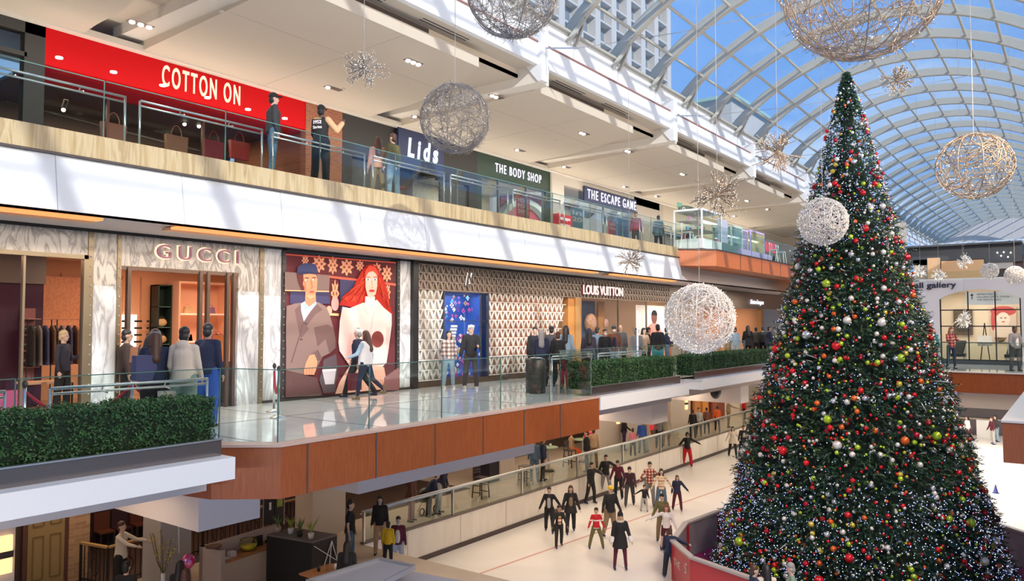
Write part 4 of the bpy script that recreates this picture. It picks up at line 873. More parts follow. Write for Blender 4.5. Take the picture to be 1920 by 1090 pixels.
def globe(label, c, Rr, m_, narcs, seed, th=.006, nb=160, fuzz=200, flat=1.0, bl=None, topz=None, squash=False, bsz=.007):
    t = thing('wire_globe', label, 'ornament', c, group='twig globes hanging over the rink'); g = np.random.default_rng(seed); c = np.array(c, float)
    u = randdir(g, narcs); v = np.cross(u, randdir(g, narcs)); v /= np.linalg.norm(v, axis=1, keepdims=True)
    L = 12; ln = g.uniform(.5, 1.7, (narcs, 1)); s = np.linspace(0, 1, L)[None] * ln
    w = np.cross(u, v); wig = .12 * np.sin(s * g.uniform(3, 9, (narcs, 1)) + g.uniform(0, 6, (narcs, 1)))
    P = u[:, None] * np.cos(s)[..., None] + v[:, None] * np.sin(s)[..., None] + w[:, None] * wig[..., None]
    P /= np.linalg.norm(P, axis=2, keepdims=True); P *= g.uniform(.93, 1.0, (narcs, 1, 1))
    V, F = tubes_np(P * Rr * np.array([1, 1, flat]) + c, th, 4); mesh_np('twig_shell', V, F, m_, t)
    # frame hoops
    a = np.linspace(0, 2 * pi, 40); H = []
    for k in range(5): q = pi * k / 5; H.append(np.stack([np.cos(q) * np.sin(a), np.sin(q) * np.sin(a), np.cos(a)], 1))
    V, F = tubes_np(np.array(H) * Rr * .985 * np.array([1, 1, flat]) + c, .008, 5); mesh_np('frame_hoops', V, F, m_, t)
    # short twigs sticking out, more at the foot
    q = randdir(g, fuzz); q[: fuzz // 2, 2] = -np.abs(q[: fuzz // 2, 2]) - .6; q /= np.linalg.norm(q, axis=1, keepdims=True)
    e = q + g.normal(0, .045, q.shape) ; P = np.stack([q * .95, (q * .95 + e * 1.02) / 2 + g.normal(0, .02, q.shape), e * g.uniform(.94, 1.06, (fuzz, 1))], 1)
    V, F = tubes_np(P * Rr * np.array([1, 1, flat]) + c, th * .8, 3); mesh_np('loose_twigs', V, F, m_, t, kind='stuff')
    q = randdir(g, nb) * g.uniform(.93, 1.03, (nb, 1)); V, F = octs(q * Rr * np.array([1, 1, flat]) + c, bsz); mesh_np('fairy_lights', V, F, bl or bulb, t, kind='stuff')
    zz = topz or (VZ + sqrt(max(1, VR**2 - (c[0] - VX)**2)))
    MB().tube([(c[0], c[1], c[2] + Rr * flat * .97), (c[0], c[1], zz)], .006, 5).build('hanging_wire', mat('wire', (.35, .34, .33), .5), t)
    return t
globe('grey twig globe cut off by the top edge, left of the glass roof', (-6.65, 9.07, 6.82), .70, twig, 260, 1, .0045, 90, 300)
globe('grey twig globe with a ragged foot in front of the Lids sign', (-9.87, 11.5, 5.94), .70, twig, 230, 2, .0055, 60, 460, topz=9.3)
globe('huge champagne twig globe above the top of the christmas tree', (-1.91, 9.41, 5.77), .90, twig2, 300, 3, .0042, 160, 420, flat=.95)
globe('champagne twig globe against the far glass roof, right of the tree', (-1.57, 17.65, 4.99), .70, twig2, 110, 4, .008, 160, 120, flat=.93, bsz=.009)
globe('sparkling silver globe in front of the left side of the tree', (-5.48, 21.66, 4.62), .65, twigb, 400, 5, .0055, 330, 160, bsz=.009)
globe('large glittering white globe hanging in front of the hedges', (-6.05, 14.52, 1.96), .70, twigb, 430, 6, .0042, 700, 160, bsz=.008)
globe('small pale globe hanging before the far upper shops', (-2.94, 38.27, 4.11), .34, twigb, 240, 7, .007, 120, 60, bsz=.010)
globe('small pale globe at the right edge before the far upper shops', (-1.88, 35.12, 3.72), .36, twigb, 240, 8, .007, 120, 60, bsz=.010)
def burst(label, c, Rr, n, seed, m_=twig, th=.006, bs=.011):
    t = thing('starburst', label, 'ornament', c, group='twig starbursts hanging over the rink'); g = np.random.default_rng(seed); c = np.array(c, float); bs *= .62
    q = randdir(g, n); l = g.uniform(.65, 1, (n, 1)); mid = q * l * .5 + g.normal(0, .04, q.shape); P = [np.stack([q * .05, mid, q * l], 1)]; tips = [q * l]
    for k in range(3):
        e = q * l * g.uniform(.8, 1.05, (n, 1)) + g.normal(0, .14, q.shape); P.append(np.stack([mid, (mid + e) / 2, e], 1)); tips.append(e); tips.append((mid + e) / 2 + g.normal(0, .03, e.shape))
    V, F = tubes_np(np.concatenate(P) * Rr + c, th, 3); mesh_np('twigs', V, F, m_, t)
    V, F = octs(np.concatenate(tips) * Rr + c, bs); mesh_np('fairy_lights', V, F, bulb, t, kind='stuff')
    MB().ball(c, .05, 8).build('core', m_, t, True)
    zz = 8.9 if c[0] < -10 else VZ + sqrt(VR**2 - (c[0] - VX)**2)
    MB().tube([c, (c[0], c[1], zz)], .005, 5).build('hanging_wire', mat('wire', (.35, .34, .33)), t)
burst('silver twig starburst below the ceiling right of the COTTON ON sign', (-10.66, 9.8, 6.63), .43, 34, 11)
burst('large brown twig starburst hanging before the upper platform kiosk', (-4.84, 12.43, 4.03), .46, 46, 12, twig2, .007, .010)
burst('silver twig starburst in front of the white band above the lattice shop', (-10.1, 19.31, 3.62), .45, 34, 13, twig2, .009)
burst('twig starburst before the lower edge of the glass roof, left of the tree', (-4.67, 15.17, 5.24), .46, 38, 14, twig2, .008)
burst('twig starburst under the glass roof right of the tree top', (-3.49, 20.95, 7.95), .44, 34, 15, twig2, .009)
burst('small white starburst before the dark upper front beside the tree', (-3.93, 38.71, 4.58), .36, 26, 16, twigb, .012, .02)
burst('small white starburst nearest the tree at the far upper storey', (-5.6, 38.4, 4.2), .32, 24, 17, twigb, .012, .02)
burst('small low white starburst before the far light wood wall', (-4.9, 38.6, 4.0), .32, 24, 18, twigb, .012, .02)
burst('white starburst hanging before the gallery window', (-3.75, 36.5, 2.05), .38, 26, 19, twigb, .012, .018)
# roof stay cables with hooks at the pilasters
for k, y0 in enumerate(PB[2:5]):
    t = thing('stay_cable', 'thin steel stay cable fixed to the %s pilaster of the ceiling edge' % ORD[k], 'cable', (-12.45, y0 - .15, 10.0), group='stay cables across the vault')
    MB().tube([(-12.45, y0 - .15, 10.0), (-11.6, y0 + .3, 9.95)], .022, 6).build('turnbuckle', M['steel'], t)
    MB().tube([(-11.6, y0 + .3, 9.95)] + [(-11.6 + 12.5 * s, y0 + .3 + 1.5 * s, 9.95 + 1.4 * s * s - .8 * s) for s in (.25, .5, .75, 1)], .010, 5).build('cable', mat('wire', (.35, .34, .33)), t)
    MB().tube([(-12.44, y0 - .15, 10.0), (-12.44, y0 - .1, 9.2)], .012, 5).build('hook', M['steel'], t)

# ceiling downlights (recessed boxes with two or three lamps)
DL = [(-17.27, 8.99, 3), (-17.47, 14.87, 1), (-14.21, 14.84, 3), (-17.61, 18.67, 1), (-14.33, 18.65, 2), (-17.73, 24.65, 1), (-17.96, 28.47, 1), (-14.51, 24.21, 2), (-14.55, 27.82, 2), (-18.15, 34.33, 1), (-18.14, 37.93, 1), (-14.72, 33.57, 2), (-14.97, 42.97, 2), (-14.1, 36.58, 1), (-15.08, 46.97, 1), (-17.54, 48.03, 1)]
for k, (x, y, nl) in enumerate(DL):
    z = zt(x) - .004
    t = thing('recessed_downlight', 'recessed ceiling light box with %s glowing lamp%s, %s counting away from the camera' % (['', 'one', 'two', 'three'][nl], '' if nl == 1 else 's', ORD[k]), 'light', (x, y, z), group='recessed light boxes of the upper ceiling')
    B(((x - .10, y - .30, z - .006), (x + .10, y + .30, z))).build('box', mat('dl_box', (.10, .055, .045), .6), t)
    for j in range(nl): MB().ball((x, y - .2 + .2 * j, z - .03), (.07, .07, .04), 10, 6).build('lamp', glow('lamp_white', (1, .93, .84), 6), t, True)
for k, (px, py) in enumerate([(415, 22), (644, 163), (772, 219), (1042, 263)]):
    p = at(px, py, Z=8.85); MB().cyl((p.x, p.y, zt(p.x) - .03), .06, .03, 12).build('smoke_detector', mat('det', (.5, .48, .44), .6), label='small round detector on the upper ceiling, %s from the left' % ORD[k], cat='detector', group='round detectors on the ceiling')

# ================================================================ CHRISTMAS TREE
TX, TY, TB, TT = -5.22, 23.5, -5.15, 9.15
tree = thing('christmas_tree', 'towering decorated christmas tree standing in the middle of the ice rink', 'christmas tree', (TX, TY, ICE))
def trad(z): 
    s = (TT - z) / (TT - TB); return float(np.interp(s, [0, .08, .186, .437, .717, .97, 1], [.02, .33, .68, 1.50, 2.62, 3.64, 3.72]))
g = np.random.default_rng(42)
MB().tube([(TX, TY, ICE), (TX, TY, TT - 1.2)], [.35, .04], 12).build('trunk', mat('trunk', (.08, .05, .03), .9), tree)
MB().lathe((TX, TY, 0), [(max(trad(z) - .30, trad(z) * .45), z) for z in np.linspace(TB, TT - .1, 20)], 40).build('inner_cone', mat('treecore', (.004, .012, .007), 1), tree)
def tree_pts(n, jitter=.16, zmin=TB, zmax=TT):
    # uniform on the cone surface
    s = np.sqrt(g.random(n)); z = TT - s * (TT - TB); th = g.random(n) * 2 * pi
    r = np.array([trad(a) for a in z]) + g.normal(0, jitter, n) * np.minimum(1, s * 3) + .10 * np.sin(z * 4 + 3 * np.sin(th * 3)) * s
    return np.stack([TX + r * np.cos(th), TY + r * np.sin(th), z], 1), th, s
n = 26000; P, th, s = tree_pts(n, .085); q_ = g.random(900) * .09; s[:900] = q_; P[:900, 2] = TT - q_ * (TT - TB); P[:900, 0] = TX + (.03 + 3.4 * q_) * np.cos(th[:900]); P[:900, 1] = TY + (.03 + 3.4 * q_) * np.sin(th[:900])
out = np.stack([np.cos(th), np.sin(th), np.full(n, -.15)], 1); out += g.normal(0, .35, out.shape); out /= np.linalg.norm(out, axis=1, keepdims=True)
L = .19 * g.uniform(.6, 1.25, n) * (.55 + .45 * np.minimum(1, s * 2))
NB = 11
side = np.cross(out, randdir(g, n)); side /= np.linalg.norm(side, axis=1, keepdims=True); up2 = np.cross(out, side)
V = []; tb = np.linspace(-.6, .75, NB)
base = P[:, None] + out[:, None] * (L[:, None, None] * tb[None, :, None])
ang = g.uniform(0, 2 * pi, (n, NB)); dirn = side[:, None] * np.cos(ang)[..., None] + up2[:, None] * np.sin(ang)[..., None]
tip = base + (dirn * .75 + out[:, None] * .75) * (L[:, None, None] * .36); w = np.cross(dirn, out[:, None]) * .016
V = np.stack([base - w, base + w, tip], 2).reshape(-1, 3); F = np.arange(len(V)).reshape(-1, 3)
mesh_np('foliage', V, F, [M['needle'], mat('needle_light', (.05, .10, .045), .5, var=.4, scale=3), mat('needle_blue', (.012, .045, .05), .5)], tree, mi=np.repeat(g.choice(3, n, p=[.62, .2, .18]), NB), kind='stuff')
# fairy lights, denser in spiral bands as on the real tree
P, th, s = tree_pts(22000, .10)
zz_ = P[:, 2]; band_ = np.interp(zz_, [-5.2, -3.0, -2.2, -1.9, -.3, 0, .5, .8, 1.7, 1.9, 2.4, 2.6, 3.8, 4.2, 8.5, 9.2], [.8, .75, .5, .06, .06, .35, .3, .06, .06, .4, .35, .07, .12, .7, .8, .5])
keep = g.random(len(P)) < band_; P = P[keep]; th = th[keep]
P[:, 0] += .10 * np.cos(th); P[:, 1] += .10 * np.sin(th)
V, F = octs(P, g.uniform(.009, .016, len(P))); mesh_np('fairy_lights', V, F, [glow('bulb_blue', (.36, .45, 1), 1.7), glow('bulb_white', (.75, .82, 1), 1.6)], tree, mi=np.repeat(g.choice(2, len(P), p=[.6, .4]), 8), kind='stuff')
# silver ribbon sprays
P, th, s = tree_pts(170, .05); q = np.stack([np.cos(th), np.sin(th), g.normal(0, .4, len(th))], 1)
PA = np.stack([P, P + q * .12 + [0, 0, .06], P + q * .2 + g.normal(0, .1, q.shape)], 1); V, F = tubes_np(PA, .014, 3); mesh_np('ribbon_sprays', V, F, mat('silver_ribbon', (.55, .56, .56), .35, .4), tree, kind='stuff')
# ornaments
OC = [('red', (.62, .012, .02)), ('white', (.72, .68, .63)), ('silver', (.62, .62, .64)), ('lime green', (.38, .55, .03)), ('orange', (.70, .12, .02)), ('gold', (.60, .45, .06)), ('crimson', (.40, .01, .03))]
OM = [mat('ball_' + a.replace(' ', '_'), c, .18 if a not in ('silver',) else .15, .35 if a != 'silver' else .8) for a, c in OC]
pc = [.27, .22, .16, .15, .08, .05, .07]
P, th, s = tree_pts(6400, .03); col_ = g.choice(7, len(P), p=pc); rad_ = np.where(g.random(len(P)) < .018, g.uniform(.105, .125, len(P)), np.where(g.random(len(P)) < .22, g.uniform(.06, .08, len(P)), g.uniform(.026, .05, len(P)))); rad_ = np.minimum(rad_, .022 + .06 * s ** .5 + .12 * s)
kp = g.random(len(P)) < .72; P, th, col_, rad_, s = P[kp], th[kp], col_[kp], rad_[kp], s[kp]
P[:, 0] += (.07 + rad_ * .4) * np.cos(th); P[:, 1] += (.07 + rad_ * .4) * np.sin(th)
face = (-(P[:, 0] - TX) * TX - (P[:, 1] - TY) * TY) / np.hypot(TX, TY) / (np.hypot(P[:, 0] - TX, P[:, 1] - TY) + 1e-6)   # 1 = towards the hall's west corner
vis = face > -.15
score = np.where(vis, rad_ / np.linalg.norm(P - np.array(EYE), axis=1), 0); order = np.argsort(-score); top = order[:300]; rest = order[300:]
bm_ = {}
for ci in range(7):
    m = MB(); m.ball((0, 0, 0), 1, 14, 10); o = m.build('ball', OM[ci], smooth=True); o2 = MB().cyl((0, 0, .96), .22, .2, 8).build('hanger_cap', M['gold']); bm_[ci] = (o.data, o2.data)
    bpy.data.objects.remove(o); bpy.data.objects.remove(o2)
SZ = lambda r: 'large' if r > .09 else 'medium sized' if r > .055 else 'small'
for i in top:
    nm, _c = OC[col_[i]]; t = thing('ball_ornament', '%s shiny %s ball ornament among the branches of the christmas tree' % (SZ(rad_[i]), nm), 'ornament', P[i], group='%s %s balls on the tree' % (SZ(rad_[i]), nm))
    for me, n_ in zip(bm_[col_[i]], ('ball', 'hanger_cap')):
        o = bpy.data.objects.new(n_, me); COL.objects.link(o); o.parent = t; o.scale = (rad_[i],) * 3
sb = MB().ball((0, 0, 0), 1, 8, 6); bv = np.concatenate(sb.V); bf = sb.F
V = (P[rest][:, None] + bv[None] * rad_[rest][:, None, None]).reshape(-1, 3); nv = len(bv)
tri = np.array([f if len(f) == 4 else (*f, f[0]) for f in bf]); q4 = np.array([f for f in bf if len(f) == 4]); t3 = np.array([f for f in bf if len(f) == 3])
me = MB(); k_ = np.arange(len(rest))[:, None, None] * nv
F = (q4[None] + k_).reshape(-1, 4).tolist() + (t3[None] + k_).reshape(-1, 3).tolist()
me.V = [V]; me.F = F; me.MI = np.repeat(col_[rest], len(q4)).tolist() + np.repeat(col_[rest], len(t3)).tolist()
me.build('ball_ornaments', OM, None, True, label='all the smaller shiny ball ornaments in mixed colours covering the christmas tree', cat='ornament', kind='stuff')
# ---- rink ring around the tree
RG = [(-9.6, 20.85), (-8.52, 19.68), (-6.7, 18.98), (-5.2, 18.75), (-2.7, 18.8), (-.3, 20.4), (.55, 23.2), (-.3, 26.8), (-2.2, 28.75), (-4.9, 29.4), (-7.9, 27.7), (-9.88, 25.0), (-10.12, 22.95)]
tr = thing('tree_barrier', 'low red and grey barrier ring on the ice around the christmas tree', 'barrier', (TX, TY, ICE))
n = len(RG)
for k in range(n):
    a = Vector((*RG[k], 0)); b = Vector((*RG[(k + 1) % n], 0)); ctr = Vector((TX, TY, 0)); inn = (ctr - (a + b) / 2).normalized() * .05
    m = MB(); m.bar(a + Vector((0, 0, ICE + .53)), b + Vector((0, 0, ICE + .53)), .04, 1.06); m.build('outer_panel', M['red'] if False else mat('barrier_red', (.50, .035, .045), .35), tr)
    m = MB(); m.bar(a + inn + Vector((0, 0, ICE + .53)), b + inn + Vector((0, 0, ICE + .53)), .02, 1.06); m.build('inner_panel', mat('barrier_grey', (.25, .22, .25), .5, var=.2, scale=2), tr)
    m = MB(); m.bar(a + inn * .5 + Vector((0, 0, ICE + 1.09)), b + inn * .5 + Vector((0, 0, ICE + 1.09)), .17, .06); m.build('top_rail', mat('barrier_rail', (.42, .38, .36), .4), tr)
    c = a + inn * 1.4; m = MB(); m.box((c.x - .05, c.y - .05, ICE), (c.x + .05, c.y + .05, ICE + 1.06)); m.build('red_post', mat('postred', (.38, .02, .03), .5), tr)
m = MB(); m.prism([(TX + (x - TX) * .985, TY + (y - TY) * .985) for x, y in RG], 'Z', ICE + .005, ICE + .02); m.build('carpet', M['carpet'], tr)
a, b = Vector(RG[0]), Vector(RG[1]); dd = (b - a).normalized()
a1, b1 = Vector(RG[1]), Vector(RG[2]); dd1 = (b1 - a1).normalized(); nrm = Vector((dd1.y, -dd1.x))
p = a + dd * .25 + Vector((dd.y, -dd.x)) * .03
lw_ = mat('barrier_letter', (.75, .55, .45), .5)
text('lettering', 'THE', lw_, tr, (p.x, p.y, ICE + .50), (dd.x, dd.y, 0), (0, 0, 1), .2, .55, ext=.006)
p = a + dd * 1.15 + Vector((dd.y, -dd.x)) * .03
text('lettering', 'S', lw_, tr, (p.x, p.y, ICE + .55), (dd.x, dd.y, 0), (0, 0, 1), .3, .22, ext=.006, shear=.3)
# ================================================================ PEOPLE
SKIN = [mat('skin_light', (.60, .40, .31), .55), mat('skin_mid', (.42, .25, .17), .55), mat('skin_dark', (.12, .065, .045), .55)]
HAIRC = dict(black=mat('hair_black', (.012, .010, .012), .5), brown=mat('hair_brown', (.075, .03, .018), .5), grey=mat('hair_grey', (.28, .27, .26), .6), blond=mat('hair_blond', (.50, .38, .22), .5), red=mat('hair_red', (.20, .06, .03), .5))
def cl(c): return mat('cloth_%.3f_%.3f_%.3f' % c, c, .85)
K = dict(black=(.014, .014, .017), navy=(.018, .026, .065), cream=(.62, .54, .45), white=(.75, .74, .74), grey=(.22, .22, .23), lgrey=(.42, .42, .42), olive=(.13, .12, .05), brown=(.20, .08, .045), denim=(.09, .15, .23), ldenim=(.28, .40, .50),
 red=(.50, .012, .02), maroon=(.10, .012, .03), khaki=(.24, .17, .10), orange=(.75, .12, .02), yellow=(.70, .48, .02), pink=(.75, .22, .30), teal=(.03, .30, .36), tan=(.50, .34, .22), sage=(.20, .28, .22), blue=(.03, .10, .42), charcoal=(.05, .05, .055), lilac=(.35, .30, .45))
def stripes(name, cs, period, axis='Z'):
    def f(t, c):
        s = N(t, 'ShaderNodeSeparateXYZ'); t.links.new(c, s.inputs[0]); m1 = N(t, 'ShaderNodeMath', operation='MULTIPLY'); m1.inputs[1].default_value = 1 / period; t.links.new(s.outputs[axis], m1.inputs[0])
        m2 = N(t, 'ShaderNodeMath', operation='FRACT'); t.links.new(m1.outputs[0], m2.inputs[0]); r = N(t, 'ShaderNodeValToRGB'); r.color_ramp.interpolation = 'CONSTANT'; e = r.color_ramp.elements
        while len(e) < len(cs): e.new(.5)
        for k, c_ in enumerate(cs): e[k].position = k / len(cs); e[k].color = (*c_, 1)
        t.links.new(m2.outputs[0], r.inputs[0]); return r.outputs[0]
    return ramp_mat(name, f, .85)
def plaid(name, a, b, c_):
    def f(t, co):
        s = N(t, 'ShaderNodeSeparateXYZ'); t.links.new(co, s.inputs[0]); out = None
        for ax in 'XZ':
            m1 = N(t, 'ShaderNodeMath', operation='MULTIPLY'); m1.inputs[1].default_value = 1 / .12; t.links.new(s.outputs[ax], m1.inputs[0]); m2 = N(t, 'ShaderNodeMath', operation='FRACT'); t.links.new(m1.outputs[0], m2.inputs[0])
            g_ = N(t, 'ShaderNodeMath', operation='GREATER_THAN'); g_.inputs[1].default_value = .55; t.links.new(m2.outputs[0], g_.inputs[0])
            if out is None: out = g_
            else:
                ad = N(t, 'ShaderNodeMath', operation='ADD'); t.links.new(out.outputs[0], ad.inputs[0]); t.links.new(g_.outputs[0], ad.inputs[1]); h = N(t, 'ShaderNodeMath', operation='MULTIPLY'); h.inputs[1].default_value = .5; t.links.new(ad.outputs[0], h.inputs[0]); out = h
        r = N(t, 'ShaderNodeValToRGB'); r.color_ramp.interpolation = 'CONSTANT'; e = r.color_ramp.elements; e.new(.5)
        for k, (p, q) in enumerate([(0, a), (.4, b), (.8, c_)]): e[k].position = p; e[k].color = (*q, 1)
        t.links.new(out.outputs[0], r.inputs[0]); return r.outputs[0]
    return ramp_mat(name, f, .85)
SPECIAL = dict(stripe_sweater=stripes('knit_stripes', [(.75, .62, .45), (.50, .25, .14), (.75, .62, .45), (.62, .45, .3)], .22), rainbow=stripes('rainbow_knit', [(.75, .7, .6), (.7, .25, .12), (.05, .05, .08), (.7, .5, .1), (.08, .08, .12), (.6, .15, .12)], .22),
 redplaid=plaid('red_plaid', (.65, .55, .45), (.35, .06, .05), (.10, .03, .03)), tartan=plaid('cream_tartan', (.60, .52, .46), (.28, .20, .18), (.10, .08, .08)), wall_plaid=plaid('rose_plaid', (.45, .2, .16), (.35, .05, .06), (.08, .03, .03)), redstripe=stripes('red_sweater', [K['red'], K['red'], K['red'], (.75, .7, .68), K['red'], K['red']], .26))
def cm(c): return SPECIAL[c] if c in SPECIAL else cl(K[c]) if isinstance(c, str) else cl(c)
def rx(v, a):   # rotate about X (forward = +Y): positive a leans forward
    return Vector((v[0], v[1] * cos(a) + v[2] * sin(a), -v[1] * sin(a) + v[2] * cos(a)))
def limb_dir(f, o): # f forward angle, o outward (signed x), degrees, from straight down
    f, o = R(f), R(o); return Vector((sin(o), sin(f) * cos(o), -cos(f) * cos(o)))
def skeleton(P):
    h = P.get('h', 1.75); s = h / 1.75; kid = h < 1.4; J = {}; hs = 1.0 / s * (1.0 if not kid else 1.12) * s
    sc = s; J['s'] = sc; hip = Vector((0, 0, 0))
    for i, sd in enumerate((-1, 1)):
        f, k, o = P.get('legs', [(2, 3, 4), (-2, 3, 4)])[i]; hj = hip + Vector((sd * .09, 0, -.02)) * sc
        kn = hj + limb_dir(f, sd * o) * .43 * sc; an = kn + limb_dir(f - k, sd * o * .6) * .42 * sc
        J['hip%d' % i], J['knee%d' % i], J['ank%d' % i] = hj, kn, an
    zmin = min(J['ank0'].z, J['ank1'].z) - .08 * sc
    L = R(P.get('lean', 0)); w = R(P.get('side', 0))
    def T(v): v = rx(Vector(v) * sc, L); return Vector((v.x * cos(w) + v.z * sin(w), v.y, -v.x * sin(w) + v.z * cos(w)))
    J['pelvis'] = Vector((0, 0, .02)) * sc; J['belly'] = T((0, 0, .16)); J['chest'] = T((0, .005, .34)); J['sh'] = T((0, 0, .485)); J['neck'] = T((0, 0, .55))
    for i, sd in enumerate((-1, 1)):
        f, o, e = P.get('arms', [(0, 8, 12), (0, 8, 12)])[i][:3]; inn = P['arms'][i][3] if 'arms' in P and len(P['arms'][i]) > 3 else 0
        sj = T((sd * .165, 0, .47)); el = sj + limb_dir(f, sd * o) * .29 * sc; d2 = limb_dir(f + e, sd * (o - inn)); wr = el + d2 * .25 * sc
        J['sh%d' % i], J['el%d' % i], J['wr%d' % i], J['hd%d' % i] = sj, el, wr, d2
    hl = L + R(P.get('head', 0)); J['hl'] = hl; J['yaw'] = R(P.get('turn', 0))
    J['headc'] = J['neck'] + rx(Vector((0, .01, .125)) * sc, hl * .6)
    for k_, v in J.items():
        if isinstance(v, Vector) and not k_.startswith('hd'): v.z -= zmin
    return J
def capsule(m, a, ra, b, rb, n=10):
    a, b = Vector(a), Vector(b); d = b - a; 
    if d.length < 1e-5: return m.ball(a, ra, n)
    d.normalize(); pts = [a - d * ra, a - d * ra * .7, a - d*ra*.3, a, b, b + d*rb*.3, b + d * rb * .7, b + d * rb]
    return m.tube(pts, [ra * .05, ra * .70, ra * .95, ra, rb, rb * .95, rb * .70, rb * .05], n)
def hframe(J):
    ya = J['yaw']; fw = rx(Vector((-sin(ya), cos(ya), 0)), J['hl'] * .7); up_ = rx(Vector((0, 0, 1)), J['hl'] * .7); r_ = fw.cross(up_).normalized(); fw = up_.cross(r_); return Matrix((r_, fw, up_)).transposed()
def body_mesh(P, J):
    s = J['s']; m = MB(); H = hframe(J); Ra = [list(r) for r in H]; hs = s * (1.14 if P.get('h', 1.75) < 1.4 else 1.0)
    def hp(x, y, z): return J['headc'] + H @ (Vector((x, y, z)) * hs)
    m.ball(hp(0, -.005, .02), (.075 * hs, .092 * hs, .105 * hs), 14, 12, Ra); m.ball(hp(0, .022, -.055), (.055 * hs, .066 * hs, .062 * hs), 12, 10, Ra)
    m.ball(hp(0, .092, -.012), (.013 * hs, .02 * hs, .024 * hs), 8, 6, Ra); m.ball(hp(0, .07, -.055), (.026 * hs, .02 * hs, .012 * hs), 8, 6, Ra)
    for sd in (-1, 1): m.ball(hp(sd * .076, -.005, -.005), (.014 * hs, .022 * hs, .032 * hs), 8, 6, Ra)
    capsule(m, J['sh'], .055 * s, J['headc'], .048 * s)
    wd = P.get('wide', 1.0)
    capsule(m, J['pelvis'], .12 * s * wd, J['belly'], .105 * s * wd); capsule(m, J['belly'], .105 * s * wd, J['chest'], .115 * s * wd)
    capsule(m, J['sh0'], .05 * s, J['sh1'], .05 * s)
    for i in (0, 1):
        capsule(m, J['sh%d' % i], .048 * s, J['el%d' % i], .038 * s); capsule(m, J['el%d' % i], .037 * s, J['wr%d' % i], .026 * s)
        # hand: palm, four unequal bent fingers, thumb leaving the side of the palm
        d = J['hd%d' % i]; sd = (-1, 1)[i]; u = Vector((sd, 0, 0)); u = (u - d * u.dot(d)).normalized(); w = d.cross(u); wr = J['wr%d' % i]; pc = wr + d * .055 * s
        B3 = Matrix((w, u, d)).transposed(); m.ball(pc, (.038 * s, .017 * s, .052 * s), 10, 8, [list(r) for r in B3])
        for q, (off, ln) in enumerate([(-.028, .058), (-.010, .068), (.010, .064), (.028, .050)]):
            p0 = wr + (d * .085 + w * off) * s; p1 = p0 + (d * .9 - u * .25) * ln * .55 * s; p2 = p1 + (d * .7 - u * .7) * ln * .5 * s
            capsule(m, p0, .0105 * s, p1, .010 * s, 6); capsule(m, p1, .010 * s, p2, .009 * s, 6)
        t0 = wr + (d * .03 + w * (-.03)) * s; t1 = t0 + (d * .035 - w * .03 - u * .008) * s; capsule(m, t0, .013 * s, t1, .011 * s, 6); capsule(m, t1, .011 * s, t1 + (d * .03 - w * .005 - u * .01) * s, .009 * s, 6)
        capsule(m, J['hip%d' % i], .085 * s * wd, J['knee%d' % i], .055 * s); capsule(m, J['knee%d' % i], .053 * s, J['ank%d' % i], .035 * s)
        capsule(m, J['ank%d' % i], .035 * s, J['ank%d' % i] + Vector((0, .08, -.045)) * s, .03 * s)
    return m
